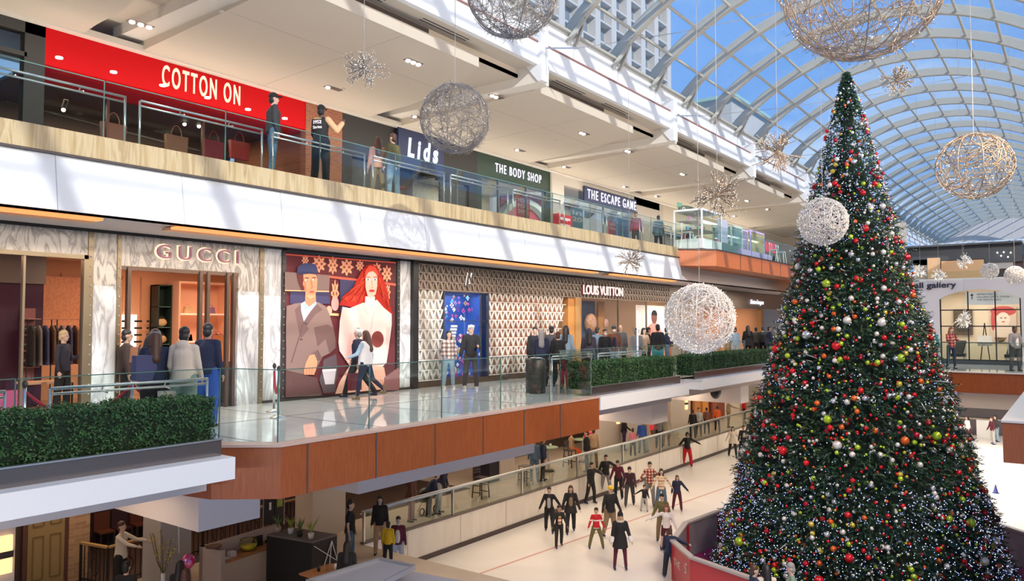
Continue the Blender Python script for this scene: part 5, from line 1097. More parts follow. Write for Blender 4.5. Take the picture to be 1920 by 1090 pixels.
def person(label, pos, P, top, bottom, hair='black', skin=0, rz=None, long=False, hat=None, hatc='black', sleeve='long', topkind='shirt', botkind='pants', shoes='shoe', shoec='black', mask=None, hood=False, vox=.015, group=None, face=None, open_=None, base=None):
    """rz: heading of the person in world degrees (0 = +Y)"""
    s = P.get('h', 1.75) / 1.75; J = skeleton(P); t = thing('person', label, 'person', pos, 0, group)
    def put(m, name, mt, v=None, sm=2, par=t):
        V = np.concatenate(m.V); m.V = [V]; me = bpy.data.meshes.new(name); me.from_pydata(V.tolist(), [], m.F); me.materials.append(mt); o = bpy.data.objects.new(name, me); COL.objects.link(o); o.parent = par
        if v: remesh(o, v * max(.8, s), sm)
        return o
    put(body_mesh(P, J), 'body', SKIN[skin], vox)
    wd = P.get('wide', 1.0); vc = max(vox, .02); H = hframe(J); Ra = [list(r) for r in H]; hs = s * (1.14 if P.get('h', 1.75) < 1.4 else 1.0)
    def hp(x, y, z): return J['headc'] + H @ (Vector((x, y, z)) * hs)
    # top
    th = {'shirt': .014, 'coat': .035, 'puffer': .045, 'vest': .045, 'jacket': .028, 'hoodie': .032}[topkind]; m = MB()
    capsule(m, J['pelvis'] + Vector((0, 0, .03)) * s, (.135 + th * .6) * s * wd, J['belly'], (.11 + th) * s * wd, 14); capsule(m, J['belly'], (.11 + th) * s * wd, J['chest'] + Vector((0, 0, .02)) * s, (.122 + th) * s * wd, 14)
    capsule(m, J['sh0'] * .93 + J['sh1'] * .07, (.050 + th * .6) * s, J['sh1'] * .93 + J['sh0'] * .07, (.050 + th * .6) * s); capsule(m, J['chest'], .12 * s, J['sh'], .075 * s)
    for i in (0, 1):
        sj, el, wr = J['sh%d' % i], J['el%d' % i], J['wr%d' % i]
        if topkind != 'vest': capsule(m, sj, (.048 + th * .6) * s, el if sleeve == 'long' else sj * .35 + el * .65, (.040 + th * .55) * s)
        if sleeve == 'long' and topkind != 'vest': capsule(m, el, (.040 + th * .5) * s, wr - J['hd%d' % i] * .01, (.030 + th * .4) * s)
    hem = J['pelvis'] + (J['knee0'] + J['knee1'] - J['pelvis'] * 2) * .5 * .16
    m.tube([J['belly'], J['pelvis'], hem], [(.115 + th) * s * wd, (.138 + th * .7) * s * wd, (.142 + th * .7) * s * wd], 16)
    if botkind == 'dress' or topkind == 'coat':
        ln = .50 if botkind == 'dress' else .34
        kn = (J['knee0'] + J['knee1']) / 2; m.tube([J['belly'], J['pelvis'], J['pelvis'] * (1 - ln * 1.3) + kn * ln * 1.3], [(.12 + th) * s * wd, (.165 + th) * s * wd, (.21 + th) * s * wd], 16)
    if hood:
        if hood == 'up': m.ball(hp(0, -.03, .02), (.105 * hs, .11 * hs, .135 * hs), 14, 12, Ra)
        else: m.ball(J['neck'] + rx(Vector((0, -.075, -.03)) * s, J['hl']), (.11 * s, .075 * s, .085 * s), 12)
    tp_ = put(m, {'shirt': 'shirt', 'coat': 'coat', 'puffer': 'puffer_jacket', 'vest': 'padded_vest', 'jacket': 'jacket', 'hoodie': 'hoodie'}[topkind], cm(top), vc)
    if topkind == 'vest':
        m = MB()
        for i in (0, 1): capsule(m, J['sh%d' % i], .062 * s, J['el%d' % i], .052 * s); capsule(m, J['el%d' % i], .05 * s, J['wr%d' % i], .04 * s)
        put(m, 'sleeves', cm(open_ or 'ldenim'), vc)
    elif open_:
        m = MB(); c0 = J['chest'] + rx(Vector((0, .052 + th, .02)) * s, R(P.get('lean', 0))); c1 = J['pelvis'] + Vector((0, .066 + th, .04)) * s
        capsule(m, c0, .085 * s, c1, .082 * s); put(m, 'inner_shirt', cm(open_), vc)
    # bottom
    m = MB(); tk = dict(pants=.020, jeans=.016, leggings=.006, shorts=.024, dress=.006, baggy=.035)[botkind]
    capsule(m, J['hip0'], (.10 + tk * .4) * s * wd, J['hip1'], (.10 + tk * .4) * s * wd, 12)
    for i in (0, 1):
        h_, k_, a_ = J['hip%d' % i], J['knee%d' % i], J['ank%d' % i]
        capsule(m, h_, (.092 + tk * .6) * s * wd, k_ if botkind != 'shorts' else h_ * .3 + k_ * .7, (.060 + tk) * s)
        if botkind != 'shorts': capsule(m, k_, (.058 + tk) * s, a_ + Vector((0, 0, .02)) * s, (.042 + tk * 1.1) * s)
    put(m, 'leggings' if botkind in ('leggings', 'dress') else 'shorts' if botkind == 'shorts' else 'trousers', cm(bottom), vc)
    # hair
    if hair:
        m = MB(); m.ball(hp(0, -.015, .058), (.085 * hs, .094 * hs, .088 * hs), 14, 12, Ra); m.ball(hp(0, -.045, -.025), (.077 * hs, .066 * hs, .082 * hs), 12, 10, Ra)
        if long: 
            bk = J['sh'] + rx(Vector((0, -.12, -.16)) * s, R(P.get('lean', 0))); capsule(m, hp(0, -.05, .02), .082 * hs, hp(0, -.075, -.10), .085 * hs, 12); capsule(m, hp(0, -.075, -.10), .085 * hs, bk, .095 * s, 12)
            for sd in (-1, 1): capsule(m, hp(sd * .066, -.01, .03), .034 * hs, hp(sd * .078, .0, -.14), .034 * hs, 8); capsule(m, hp(sd * .078, .0, -.14), .034 * hs, hp(sd * .09, .03, -.25), .025 * hs, 8)
        put(m, 'hair', HAIRC[hair], max(vox, .016))
    if hat == 'cap':
        m = MB(); m.ball(hp(0, -.01, .055), (.088 * hs, .102 * hs, .085 * hs), 14, 10, Ra); o = put(m, 'cap', cm(hatc)); b = MB(); b.ball(hp(0, .115, .065), (.065 * hs, .065 * hs, .009 * hs), 12, 6, Ra); put(b, 'brim', cm(hatc), par=t)
    if hat == 'beanie':
        m = MB(); m.ball(hp(0, -.012, .05), (.092 * hs, .102 * hs, .105 * hs), 14, 10, Ra); m.ball(hp(0, -.02, .17), .04 * hs, 10); put(m, 'beanie', cm(hatc), .016)
    if hat == 'helmet':
        m = MB(); m.ball(hp(0, -.01, .045), (.10 * hs, .12 * hs, .10 * hs), 14, 10, Ra); put(m, 'helmet', cm(hatc))
    if mask: m = MB(); m.ball(hp(0, .062, -.045), (.052 * hs, .047 * hs, .045 * hs), 12, 8, Ra); put(m, 'face_mask', cm(mask))
    for sd in (-1, 1): m = MB(); m.ball(hp(sd * .031, .086, .008), (.012 * hs, .007 * hs, .008 * hs), 8, 6, Ra); put(m, 'eye', mat('eye_dark', (.02, .015, .015), .3))
    if not mask: m = MB(); m.ball(hp(0, .09, -.057), (.021 * hs, .006 * hs, .006 * hs), 8, 6, Ra); put(m, 'mouth', mat('lips', (.32, .10, .09), .5))
    for i in (0, 1):
        a_ = J['ank%d' % i]; f_ = Vector((0, 1, 0)); m = MB(); sole = a_ + Vector((0, 0, -.055)) * s; 
        if shoes == 'skate': sole = sole + Vector((0, 0, .03)) * s
        capsule(m, sole + Vector((0, -.045, 0)) * s, .042 * s, sole + Vector((0, .13, -.008)) * s, .036 * s, 10); capsule(m, sole, .045 * s, a_ + Vector((0, 0, .10 if shoes != 'shoe' else .01)) * s, .048 * s)
        sh_ = put(m, {'skate': 'ice_skate', 'shoe': 'shoe', 'boot': 'boot'}[shoes], cm(shoec), .018)
        if shoes == 'skate': m = MB(); c = sole + Vector((0, .03, -.055)) * s; m.box(c - Vector((.004, .14, .018)) * s, c + Vector((.004, .14, .022)) * s); put(m, 'blade', M['steel'], par=sh_)
    t.rotation_euler = (0, 0, R(rz if rz is not None else 0)); return t, J
CAMD = math.degrees(YAW)    # heading that faces away from the camera
AW, TO, RT, LF = CAMD, CAMD + 180, CAMD - 90, CAMD + 90    # away, towards, picture right, picture left
def ph(px, X=None, Z=None, py=None, floor=0.0):
    """spot on a floor straight below a column of the photograph"""
    p = at(px, 608, X=X); d = Vector((p.x, p.y)); return (p.x, p.y, floor)
def fz(px, py, z): p = at(px, py, Z=z); return (p.x, p.y, z)
def hz(px, pyhead, h, floor):   # floor spot of someone whose head top shows there
    p = at(px, pyhead, Z=floor + h); return (p.x, p.y, floor)
walk = dict(legs=[(24, 8, 2), (-20, 16, 2)], arms=[(-18, 8, 12), (20, 8, 20)])
stand = dict(legs=[(3, 4, 4), (-3, 2, 4)], arms=[(2, 9, 14), (-3, 9, 14)])
phone = dict(legs=[(2, 4, 4), (-3, 4, 4)], arms=[(18, 8, 95, 24), (18, 8, 95, 24)], head=12)
# --- walkway people
person('person in a cream hoodie seen from behind in the queue by the left planter', (-11.75, 6.95, 0), dict(stand, h=1.80, wide=1.12, arms=[(5, 10, 35, 10), (5, 10, 35, 10)]), 'cream', 'sage', 'black', 1, AW + 4, topkind='hoodie', hood='down', botkind='baggy')
person('person in a dark navy jacket half hidden by the cream hoodie', (-12.75, 8.0, 0), dict(stand, h=1.86, wide=1.1), 'navy', 'blue', 'black', 1, AW - 5, topkind='jacket', botkind='baggy')
person('person in a navy short sleeved top and grey cap holding a phone to the ear', (-12.1, 6.65, 0), dict(stand, h=1.76, wide=1.35, arms=[(25, 12, 125, 10), (2, 14, 15)]), 'navy', 'black', 'brown', 2, AW + 25, long=True, hat='cap', hatc='grey', sleeve='short')
person('person with long black hair at the shop entrance, left of the grey cap', ph(284, X=-13.6), dict(stand, h=1.66), 'charcoal', 'black', 'black', 0, RT, long=True, topkind='coat')
person('person with short hair in a dark brown jacket behind the open glass door', ph(238, X=-15.1), dict(stand, h=1.74, wide=1.1), (.05, .03, .025), 'black', 'black', 1, RT + 30, topkind='jacket')
person('walking person in a white cap and navy jacket before the poster', (-14.75, 13.45, 0), dict(walk, h=1.80, wide=1.05), 'navy', 'black', 'grey', 0, LF - 15, hat='cap', hatc='white', topkind='jacket', shoec='navy', mask=None)
person('walking person in a white padded vest and brown boots before the poster', (-14.15, 13.15, 0), dict(h=1.70, wide=1.12, legs=[(14, 6, 2), (-20, 30, 2)], arms=[(25, 12, 45, 15), (-12, 10, 20)]), 'white', 'navy', 'brown', 0, LF - 18, long=True, topkind='vest', open_='ldenim', botkind='leggings', shoes='boot', shoec='khaki')
person('young person with long dark hair, plaid jacket and pale jeans at the display window', (-14.75, 16.95, 0), dict(stand, h=1.66, arms=[(5, 8, 40, 15), (3, 8, 15)]), 'tartan', 'ldenim', 'black', 0, TO + 22, long=True, topkind='jacket', botkind='jeans', shoec='white')
person('person in a black puffer jacket and white cap at the display window', (-14.0, 17.05, 0), dict(legs=[(6, 4, 5), (-8, 4, 5)], h=1.83, arms=[(12, 14, 85, 30), (-2, 14, 15)]), 'black', 'charcoal', 'black', 0, TO + 12, hat='cap', hatc='white', topkind='puffer', shoec='white')
grp = 'crowd waiting behind the hedges'
CR = [
 (1003, -13.8, 1.76, 'dark haired person in a black coat at the left end of the crowd', 'black', 'black', 'black', 0, TO, dict(topkind='coat')),
 (1015, -12.9, 1.68, 'person with grey hair and navy puffer jacket, seen from behind in the crowd', 'navy', 'black', 'grey', 0, AW, dict(topkind='puffer', long=True)),
 (1034, -13.9, 1.78, 'person in a dark cap behind the curly brown head in the crowd', 'charcoal', 'black', 'black', 0, AW, dict(topkind='jacket', hat='cap', hatc='black')),
 (1046, -12.5, 1.62, 'person with curly brown hair and black coat, seen from behind in the crowd', 'black', 'black', 'brown', 0, AW, dict(topkind='coat')),
 (1061, -13.0, 1.80, 'person with long black hair and a blue denim jacket in the crowd', 'ldenim', 'denim', 'black', 0, AW - 20, dict(topkind='jacket', long=True)),
 (1104, -12.6, 1.70, 'person with very long black hair and purple grey coat before the ornament head', (.06, .05, .08), 'black', 'black', 0, AW, dict(topkind='coat', long=True, hood='up')),
 (1120, -13.8, 1.74, 'person in a blue grey jacket beside the very long black hair', (.12, .17, .22), 'denim', 'black', 1, AW - 30, dict(topkind='jacket')),
 (1134, -13.0, 1.68, 'person in black with a white face mask and bag in the crowd', 'black', 'black', 'black', 1, TO + 10, dict(topkind='jacket', mask='white')),
 (1151, -12.9, 1.80, 'person in a rust brown jacket, dark cap and white face mask', 'brown', 'ldenim', 'black', 1, TO, dict(topkind='jacket', mask='white', hat='cap', hatc='charcoal', open_='navy')),
 (1163, -13.9, 1.82, 'bald person in a dark grey coat behind the rust brown jacket', 'charcoal', 'black', None, 1, TO, dict(topkind='coat')),
 (1193, -12.7, 1.70, 'person in a grey hoodie with the hood up, facing the camera', 'grey', 'lgrey', 'black', 1, TO, dict(topkind='hoodie', hood='up')),
 (1207, -13.5, 1.70, 'dark haired person in a tan top beside the grey hoodie', 'tan', 'black', 'black', 0, TO + 30, dict(topkind='jacket', long=True)),
 (1216, -14.1, 1.72, 'dark haired person in black behind the tan top', 'black', 'black', 'black', 1, RT, dict()),
 (1233, -12.4, 1.84, 'broad person in a black jacket seen from behind next to the glittering globe', 'black', 'teal', 'black', 0, AW, dict(topkind='jacket', P=dict(wide=1.3))),
 (1250, -13.6, 1.74, 'person in a navy jacket partly behind the glittering globe', 'navy', 'denim', 'black', 0, RT, dict(topkind='jacket')),
 (1378, -12.8, 1.70, 'person with dark hair and a pale denim jacket right of the glittering globe', 'ldenim', 'lgrey', 'black', 0, AW, dict(topkind='jacket')),
 (1402, -13.0, 1.78, 'person with long black hair and black coat above the far hedge', 'black', 'black', 'black', 0, AW, dict(topkind='coat', long=True)),
 (1417, -13.6, 1.68, 'person in a dark olive jacket above the far hedge', (.05, .045, .03), 'black', 'black', 1, AW, dict(topkind='jacket')),
 (1430, -13.4, 1.72, 'person in a black padded jacket above the far hedge, second from the tree', 'charcoal', 'black', 'black', 0, AW, dict(topkind='puffer')),
 (1442, -12.9, 1.74, 'person in a navy coat above the far hedge, nearest the tree', 'navy', 'denim', 'black', 1, RT, dict(topkind='coat'))]
for k, (px, X, h, lb, tc_, bc, hr, sk, rz, kw) in enumerate(CR):
    kw = dict(kw); ex_ = kw.pop('P', {}); a_ = [(4 + 6 * (k % 3), 9, 20 + 18 * (k % 4), 8), (2, 9, 15 + 15 * (k % 3), 5)]
    person(lb, ph(px, X=X), dict(legs=[(3, 4, 4), (-4, 3, 4)], arms=a_, h=h, **ex_), tc_, bc, hr, sk, rz, vox=.02, **kw)
p = ph(1058, X=-11.9); person('small child in a pink red outfit behind the glass railing corner', p, dict(stand, h=1.02), 'maroon', (.45, .03, .08), 'brown', 0, AW, vox=.018)
# --- gallery side
person('person in a rose plaid shirt looking at a phone before the gallery window', (-4.25, 36.6, 0), dict(phone, h=1.72), 'wall_plaid', 'navy', 'red', 0, TO, long=True, botkind='leggings')
person('person in a grey jacket and white shirt at the right end of the gallery railing', (-2.0, 36.2, 0), dict(stand, h=1.76, wide=1.1, arms=[(8, 12, 35, 15), (8, 12, 35, 15)]), 'grey', 'charcoal', 'black', 2, TO, topkind='jacket', open_='white')
person('person in a teal top partly hidden by the tree at the gallery railing', (-4.95, 36.9, 0), dict(stand, h=1.68), 'teal', 'lgrey', 'brown', 0, TO, long=True)
# --- upper storey
person('person in a black cap and dark jacket behind the upper railing under the red fascia', ph(507, X=-14.0, floor=F3), dict(stand, h=1.84), (.03, .03, .035), 'denim', 'black', 0, AW - 60, hat='cap', topkind='jacket')
tv, J_ = person('person in a black and tan varsity jacket with back lettering, upper storey', ph(598, X=-13.95, floor=F3), dict(legs=[(3, 4, 7), (-3, 3, 7)], h=1.86, wide=1.1, arms=[(10, 12, 40, 10), (30, 30, 110, 20)]), 'black', 'black', 'black', 2, AW - 18, hat='cap', topkind='jacket', botkind='baggy')
m = MB(); capsule(m, J_['sh1'], .082, J_['el1'], .075); capsule(m, J_['el1'], .072, J_['wr1'], .058); o = m.build('tan_sleeve', cl((.62, .36, .2)), None); o.parent = tv; remesh(o, .02)
c = J_['chest']
for w_, z_, h_, wd_, c_ in [('1952', .02, .085, .20, (.8, .7, .75)), ('Series', -.09, .07, .22, (.8, .72, .72)), ('Athletics', .13, .035, .20, (.55, .4, .18))]:
    ob = bpy.data.objects.new('t', None); 
    o = text('back_lettering', w_, mat('letter%s' % w_, c_, .6), None, (c.x - wd_ / 2, c.y - .163, c.z + z_), (1, 0, 0), (0, 0, 1), h_, wd_, ext=.012, bold=.02); o.parent = tv; bpy.data.objects.remove(ob)
person('person with long hair in a peach hoodie behind the upper railing before the dark shop', ph(706, X=-14.6, floor=F3), dict(stand, h=1.68), (.62, .30, .20), 'khaki', 'brown', 0, AW + 20, long=True, topkind='hoodie')
person('person in an olive puffer jacket carrying a bag behind the upper railing', ph(735, X=-14.3, floor=F3), dict(stand, h=1.78, wide=1.15), 'olive', 'ldenim', 'brown', 0, AW + 60, topkind='puffer')
person('person in a dark red jacket behind the upper railing by the far shops', ph(1194, X=-15.5, floor=F3), dict(stand, h=1.72), (.22, .02, .02), 'charcoal', 'black', 1, TO, topkind='jacket', vox=.02)
person('person in a dark teal coat behind the upper railing, left of the kiosk', ph(1236, X=-15.0, floor=F3), dict(stand, h=1.66), (.05, .09, .09), 'black', 'black', 0, AW, topkind='coat', vox=.02)
person('person in a pink top sitting at the cosmetics kiosk', ph(1289, X=-14.6, floor=F3 - .0), dict(h=1.70, legs=[(80, 85, 5), (80, 85, 5)], arms=[(20, 10, 60, 10), (20, 10, 60, 10)]), 'pink', 'denim', 'black', 0, AW, long=True, vox=.02)
person('person standing inside the marble shop show window in dark coat and trousers', ph(120, X=-16.9), dict(stand, h=1.72, arms=[(10, 12, 100, 10), (0, 10, 15)]), (.03, .03, .05), 'black', 'blond', 0, RT)
# --- skaters: px, py of the feet, height, heading
skl = dict(legs=[(6, 10, 9), (-4, 10, 9)], arms=[(6, 17, 16), (6, 17, 16)], lean=5)
SK = [
 (1030, 1001, 1.62, 'skater in a black jacket reaching back, far left of the skating group', 'black', 'black', 'black', 0, TO - 8, dict(topkind='jacket', open_='lgrey', P=dict(legs=[(14, 12, 5), (-8, 14, 5)], arms=[(-5, 35, 10), (2, 22, 10)]))),
 (1048, 1028, 1.38, 'young skater in a rainbow striped sweater and black jacket', 'black', 'black', 'black', 1, TO + 10, dict(topkind='jacket', open_='rainbow', P=dict(legs=[(-10, 12, 6), (18, 10, 6)]))),
 (1070, 1003, 1.70, 'skater with long wavy brown hair and a long black cardigan', 'black', 'black', 'brown', 0, TO, dict(topkind='coat', long=True, open_='khaki', P=dict(legs=[(-8, 20, 4), (14, 10, 4)]))),
 (1108, 947, 1.70, 'skater in a black jacket holding the rink wall with one arm', 'black', 'black', 'black', 0, TO + 40, dict(topkind='jacket', P=dict(arms=[(0, 62, 8), (5, 14, 15)]))),
 (1136, 932, 1.76, 'skater in a black hoodie with arms spread next to the rink wall', 'black', 'grey', 'black', 0, TO + 5, dict(topkind='hoodie', P=dict(arms=[(0, 60, 10), (0, 22, 20)]))),
 (1160, 938, 1.72, 'skater in a maroon jacket bending forward', 'maroon', 'black', 'black', 0, TO - 15, dict(topkind='jacket', P=dict(lean=26, legs=[(6, 12, 5), (-6, 12, 5)]))),
 (1181, 951, 1.74, 'skater in a dark plum shirt leaning forward in front of the maroon jacket', (.05, .015, .03), 'charcoal', 'black', 0, TO - 10, dict(topkind='jacket', P=dict(lean=30, legs=[(-12, 6, 5), (26, 16, 6)], arms=[(20, 10, 20), (10, 12, 15)]))),
 (1118, 1031, 1.34, 'young skater in a red sweater with two white stripes', 'redstripe', 'olive', 'black', 0, TO, dict(topkind='jacket', P=dict(legs=[(3, 8, 17), (3, 8, 17)], arms=[(2, 20, 18), (2, 20, 18)]))),
 (1144, 1014, 1.84, 'tall skater in a yellow cap, black jacket and khaki trousers', 'black', 'khaki', 'blond', 0, TO + 15, dict(topkind='jacket', hat='cap', hatc='yellow', P=dict(wide=1.08, legs=[(6, 6, 4), (-10, 14, 4)]))),
 (1163, 1070, 1.72, 'skater in a black pompom beanie and short black coat with white cuffs', 'black', 'maroon', 'blond', 0, TO, dict(topkind='coat', botkind='dress', long=True, hat='beanie', P=dict(legs=[(2, 3, 7), (2, 3, 7)], arms=[(6, 16, 22), (2, 12, 10)]))),
 (1218, 952, 1.82, 'skater in a red and white plaid shirt with both arms held out', 'redplaid', 'grey', 'black', 0, TO, dict(topkind='shirt', P=dict(wide=1.12, lean=10, arms=[(0, 30, 10), (0, 30, 10)], legs=[(10, 12, 5), (-8, 16, 5)]))),
 (1208, 962, 1.05, 'little child skating in black in front of the plaid shirt', 'black', 'lgrey', 'black', 0, TO, dict(topkind='jacket', P=dict(arms=[(0, 15, 20), (15, 60, 10)]))),
 (1240, 960, 1.66, 'skater in a cream and brown striped sweater and grey jeans', 'stripe_sweater', 'denim', 'black', 0, TO, dict(topkind='shirt', long=True, P=dict(arms=[(0, 32, 10), (0, 28, 10)]))),
 (1270, 960, 1.40, 'young skater in a navy jacket holding hands with the striped sweater', 'navy', 'maroon', 'brown', 0, TO - 5, dict(topkind='puffer', long=True, P=dict(arms=[(5, 40, 10), (2, 12, 10)]))),
 (1243, 1020, 1.70, 'skater in an olive jacket behind the white jacket near the tree ring', 'olive', 'khaki', 'black', 0, TO - 20, dict(topkind='jacket', P=dict(lean=16))),
 (1250, 1037, 1.52, 'young skater in a white jacket and shorts touching the tree ring', 'white', 'maroon', 'red', 0, TO - 10, dict(topkind='jacket', long=True, botkind='shorts', P=dict(arms=[(0, 20, 10), (0, 65, 5)]))),
 (1256, 1086, 1.42, 'young skater in a navy padded jacket leaning on the red tree ring', 'navy', (.02, .03, .05), 'brown', 0, AW - 25, dict(topkind='puffer', botkind='baggy', shoec='blue', P=dict(lean=8, arms=[(10, 12, 15), (35, 55, 15)]))),
 (1289, 877, 1.76, 'skater in bright red trousers with arms held out by the rink wall', 'black', 'red', 'black', 1, TO, dict(topkind='hoodie', botkind='baggy', hood='up', P=dict(arms=[(0, 62, 8), (0, 38, 8)]))),
 (1374, 858, 1.66, 'skater in a cream knitted top and black trousers far down the rink', 'cream', 'black', 'black', 0, TO, dict(topkind='coat', long=True, P=dict(arms=[(0, 28, 10), (0, 28, 10)]))),
 (1394, 858, 1.72, 'skater in a black coat beside the tree, far down the rink', 'black', 'black', 'black', 1, TO, dict(topkind='coat', open_='lgrey')),
 (1400, 866, 1.5, 'skater in dark grey trousers half hidden by the tree edge', 'black', 'grey', 'black', 1, TO, dict(topkind='jacket')),
 (1409, 846, 1.8, 'distant skater in black with a backpack beside the tree', 'charcoal', 'charcoal', 'black', 1, AW, dict(topkind='jacket')),
 (1816, 832, 1.66, 'distant skater in a white top and maroon trousers right of the tree', 'white', 'maroon', 'black', 0, LF, dict(topkind='jacket', long=True, P=dict(legs=[(18, 8, 4), (-22, 12, 4)]))),
 (1833, 806, 1.62, 'distant skater with a light blue helmet and cream jacket', 'cream', 'black', 'black', 0, TO, dict(topkind='jacket', hat='helmet', hatc='ldenim')),
 (1862, 836, 1.68, 'distant skater in a maroon top and grey trousers', 'maroon', 'lgrey', 'brown', 0, LF, dict(topkind='jacket')),
 (1869, 831, 1.66, 'distant skater in a dark jacket and pale jeans', 'charcoal', 'ldenim', 'black', 0, LF, dict(topkind='jacket')),
 (1856, 812, 1.7, 'distant skater in black behind the maroon top', 'black', 'black', 'black', 0, TO, dict(topkind='jacket'))]
for px, py, h, lb, tc_, bc, hr, sk, rz, kw in SK:
    kw = dict(kw); P = dict(skl, h=h); P.update(kw.pop('P', {})); kw.setdefault('botkind', 'pants'); kw.setdefault('shoec', (.03, .03, .12))
    t, J_ = person(lb, fz(px, py - 2, ICE), P, tc_, bc, hr, sk, rz, shoes='skate', vox=.017 if py > 900 else .024, **kw)
    if 'beanie' in lb:
        for i in (0, 1): m = MB(); capsule(m, J_['el%d' % i] * .3 + J_['wr%d' % i] * .7, .075, J_['wr%d' % i], .072, 12); o = m.build('white_cuff', cl(K['white'])); o.parent = t
        m = MB(); m.tube([J_['neck'] + Vector((.09 * cos(a), .09 * sin(a), -.02)) for a in np.linspace(0, 2 * pi, 14)], .035, 8); o = m.build('fur_collar', cl(K['cream'])); o.parent = t
# people at the bottom edge before the tree
person('person with long black hair and cream jacket at the bottom edge before the tree', (*at(1437, 1060, Z=ICE + 1.78)[:2], ICE), dict(phone, h=1.78, wide=1.1), 'cream', 'black', 'black', 0, AW, long=True, topkind='jacket', shoes='skate')
person('person with grey hair and a sage green top at the bottom edge before the tree', (*at(1484, 1056, Z=ICE + 1.80)[:2], ICE), dict(phone, h=1.80), 'sage', 'white', 'grey', 0, LF - 10, topkind='shirt', shoes='skate')
person('dark haired person in a navy coat at the bottom edge, left of the cream jacket', (*at(1414, 1060, Z=ICE + 1.75)[:2], ICE), dict(stand, h=1.75), 'navy', 'black', 'brown', 0, RT, topkind='coat', shoes='skate')
# --- lower level walkway and cafe
CF = [
 (760, 984, 1.66, 'person in a plum cardigan and blue face mask standing at the rink wall corner', 'maroon', 'lgrey', 'black', 0, TO, dict(topkind='jacket', open_='cream', mask='ldenim')),
 (728, 979, 1.15, 'child in a bright yellow jacket behind the rink glass', 'yellow', 'black', 'black', 0, AW, dict(topkind='puffer')),
 (713, 930, 1.60, 'person with long dark hair and a face mask by the stroller', 'black', 'tan', 'black', 0, TO, dict(topkind='jacket', long=True, mask='ldenim')),
 (774, 918, 1.66, 'person with brown hair in a dark brown top and pink trousers behind the glass', (.10, .04, .03), (.45, .25, .22), 'brown', 0, RT, dict(topkind='coat', long=True)),
 (824, 898, 1.80, 'person in a dark jacket leaning over the rink railing', (.03, .03, .06), 'lgrey', 'brown', 0, RT, dict(topkind='jacket', P=dict(lean=25))),
 (806, 915, 1.5, 'person in a navy jacket bending behind the leaning one', 'navy', 'black', 'black', 0, RT, dict(topkind='jacket', P=dict(lean=30))),
 (657, 938, 1.75, 'person in a black shirt and jeans behind the rink glass', 'black', 'denim', 'black', 0, RT, dict(topkind='shirt', sleeve='short')),
 (651, 1015, 1.55, 'person with long black hair near the dark kiosk', 'black', 'black', 'black', 0, AW, dict(topkind='jacket', long=True)),
 (1002, 822, 1.72, 'person in a blue jacket at the cafe tables', 'denim', 'denim', 'black', 0, AW, dict(topkind='jacket')),
 (1018, 820, 1.74, 'person in a dark jacket at the cafe tables, right of the blue jacket', 'navy', 'black', 'black', 1, RT, dict(topkind='jacket')),
 (1071, 818, 1.62, 'person in a tan top and bright orange trousers at the cafe table', 'tan', 'orange', 'brown', 1, RT, dict(topkind='hoodie', P=dict(legs=[(70, 80, 6), (70, 80, 6)], h=1.7))),
 (1100, 807, 1.76, 'person in black with a red bag at the cafe table', 'black', 'black', 'black', 0, LF, dict(topkind='jacket')),
 (1112, 812, 1.70, 'person in a beige jacket under the cherry wood band', 'tan', 'khaki', 'brown', 0, AW, dict(topkind='jacket')),
 (1170, 780, 1.72, 'person in black and dark purple trousers next to the wall sconce', 'black', (.06, .02, .09), 'black', 1, RT, dict(topkind='jacket', P=dict(arms=[(5, 10, 15), (25, 30, 30)]))),
 (1185, 811, 1.30, 'child in a salmon top at the railing', 'pink', 'black', 'brown', 0, AW, dict()),
 (1202, 808, 1.60, 'person in a blue jacket behind the rink railing', 'blue', 'denim', 'black', 0, AW, dict(topkind='jacket')),
 (1211, 801, 1.72, 'person in a tan coat behind the rink railing', 'tan', 'lgrey', 'grey', 0, LF, dict(topkind='coat')),
 (1234, 806, 1.66, 'person in a grey top behind the rink railing', 'grey', 'black', 'grey', 0, AW, dict()),
 (1247, 788, 1.74, 'person in a pale tan coat by the dark wood wall', (.45, .38, .30), 'brown', 'blond', 0, AW, dict(topkind='coat')),
 (1297, 778, 1.55, 'person sitting dark clothed on the far benches', 'black', 'black', 'black', 0, AW, dict(topkind='jacket')),
 (1308, 771, 1.6, 'person in a cream jacket on the far benches', 'lgrey', 'black', 'brown', 0, TO, dict(topkind='jacket')),
 (1323, 776, 1.5, 'person with dark hair and brown top on the far benches', 'brown', 'black', 'black', 0, AW, dict(topkind='jacket')),
 (1343, 775, 1.45, 'person in an orange top on the far benches', 'orange', 'black', 'black', 0, AW, dict(topkind='jacket')),
 (1364, 759, 1.74, 'person in a khaki jacket pointing, by the far pillar', (.30, .25, .17), 'khaki', 'black', 1, RT, dict(topkind='jacket', P=dict(arms=[(5, 10, 20), (55, 20, 20)]))),
 (1393, 750, 1.70, 'person in a red hoodie by the far pillar', 'red', 'black', 'black', 1, RT, dict(topkind='hoodie')),
 (1413, 747, 1.76, 'person in an orange red jacket beside the tree on the lower walkway', (.55, .10, .05), 'khaki', 'brown', 1, RT, dict(topkind='jacket')),
 (237, 1054, 1.62, 'person in a black jacket with a patch at the bottom left railing', 'black', 'black', 'black', 0, AW, dict(topkind='jacket')),
 (228, 978, 1.72, 'person in a cream shirt reaching out in the dark pub', (.62, .55, .46), 'black', 'brown', 0, RT, dict(P=dict(arms=[(60, 10, 20), (60, 10, 20)]))),
 (349, 1068, 1.62, 'brown haired person beside the pink balloon', (.30, .10, .08), 'black', 'brown', 0, AW, dict(topkind='jacket', long=True)),
 (338, 1052, 1.60, 'dark haired person half hidden by the pink balloon', 'black', 'black', 'black', 0, AW, dict(long=True))]
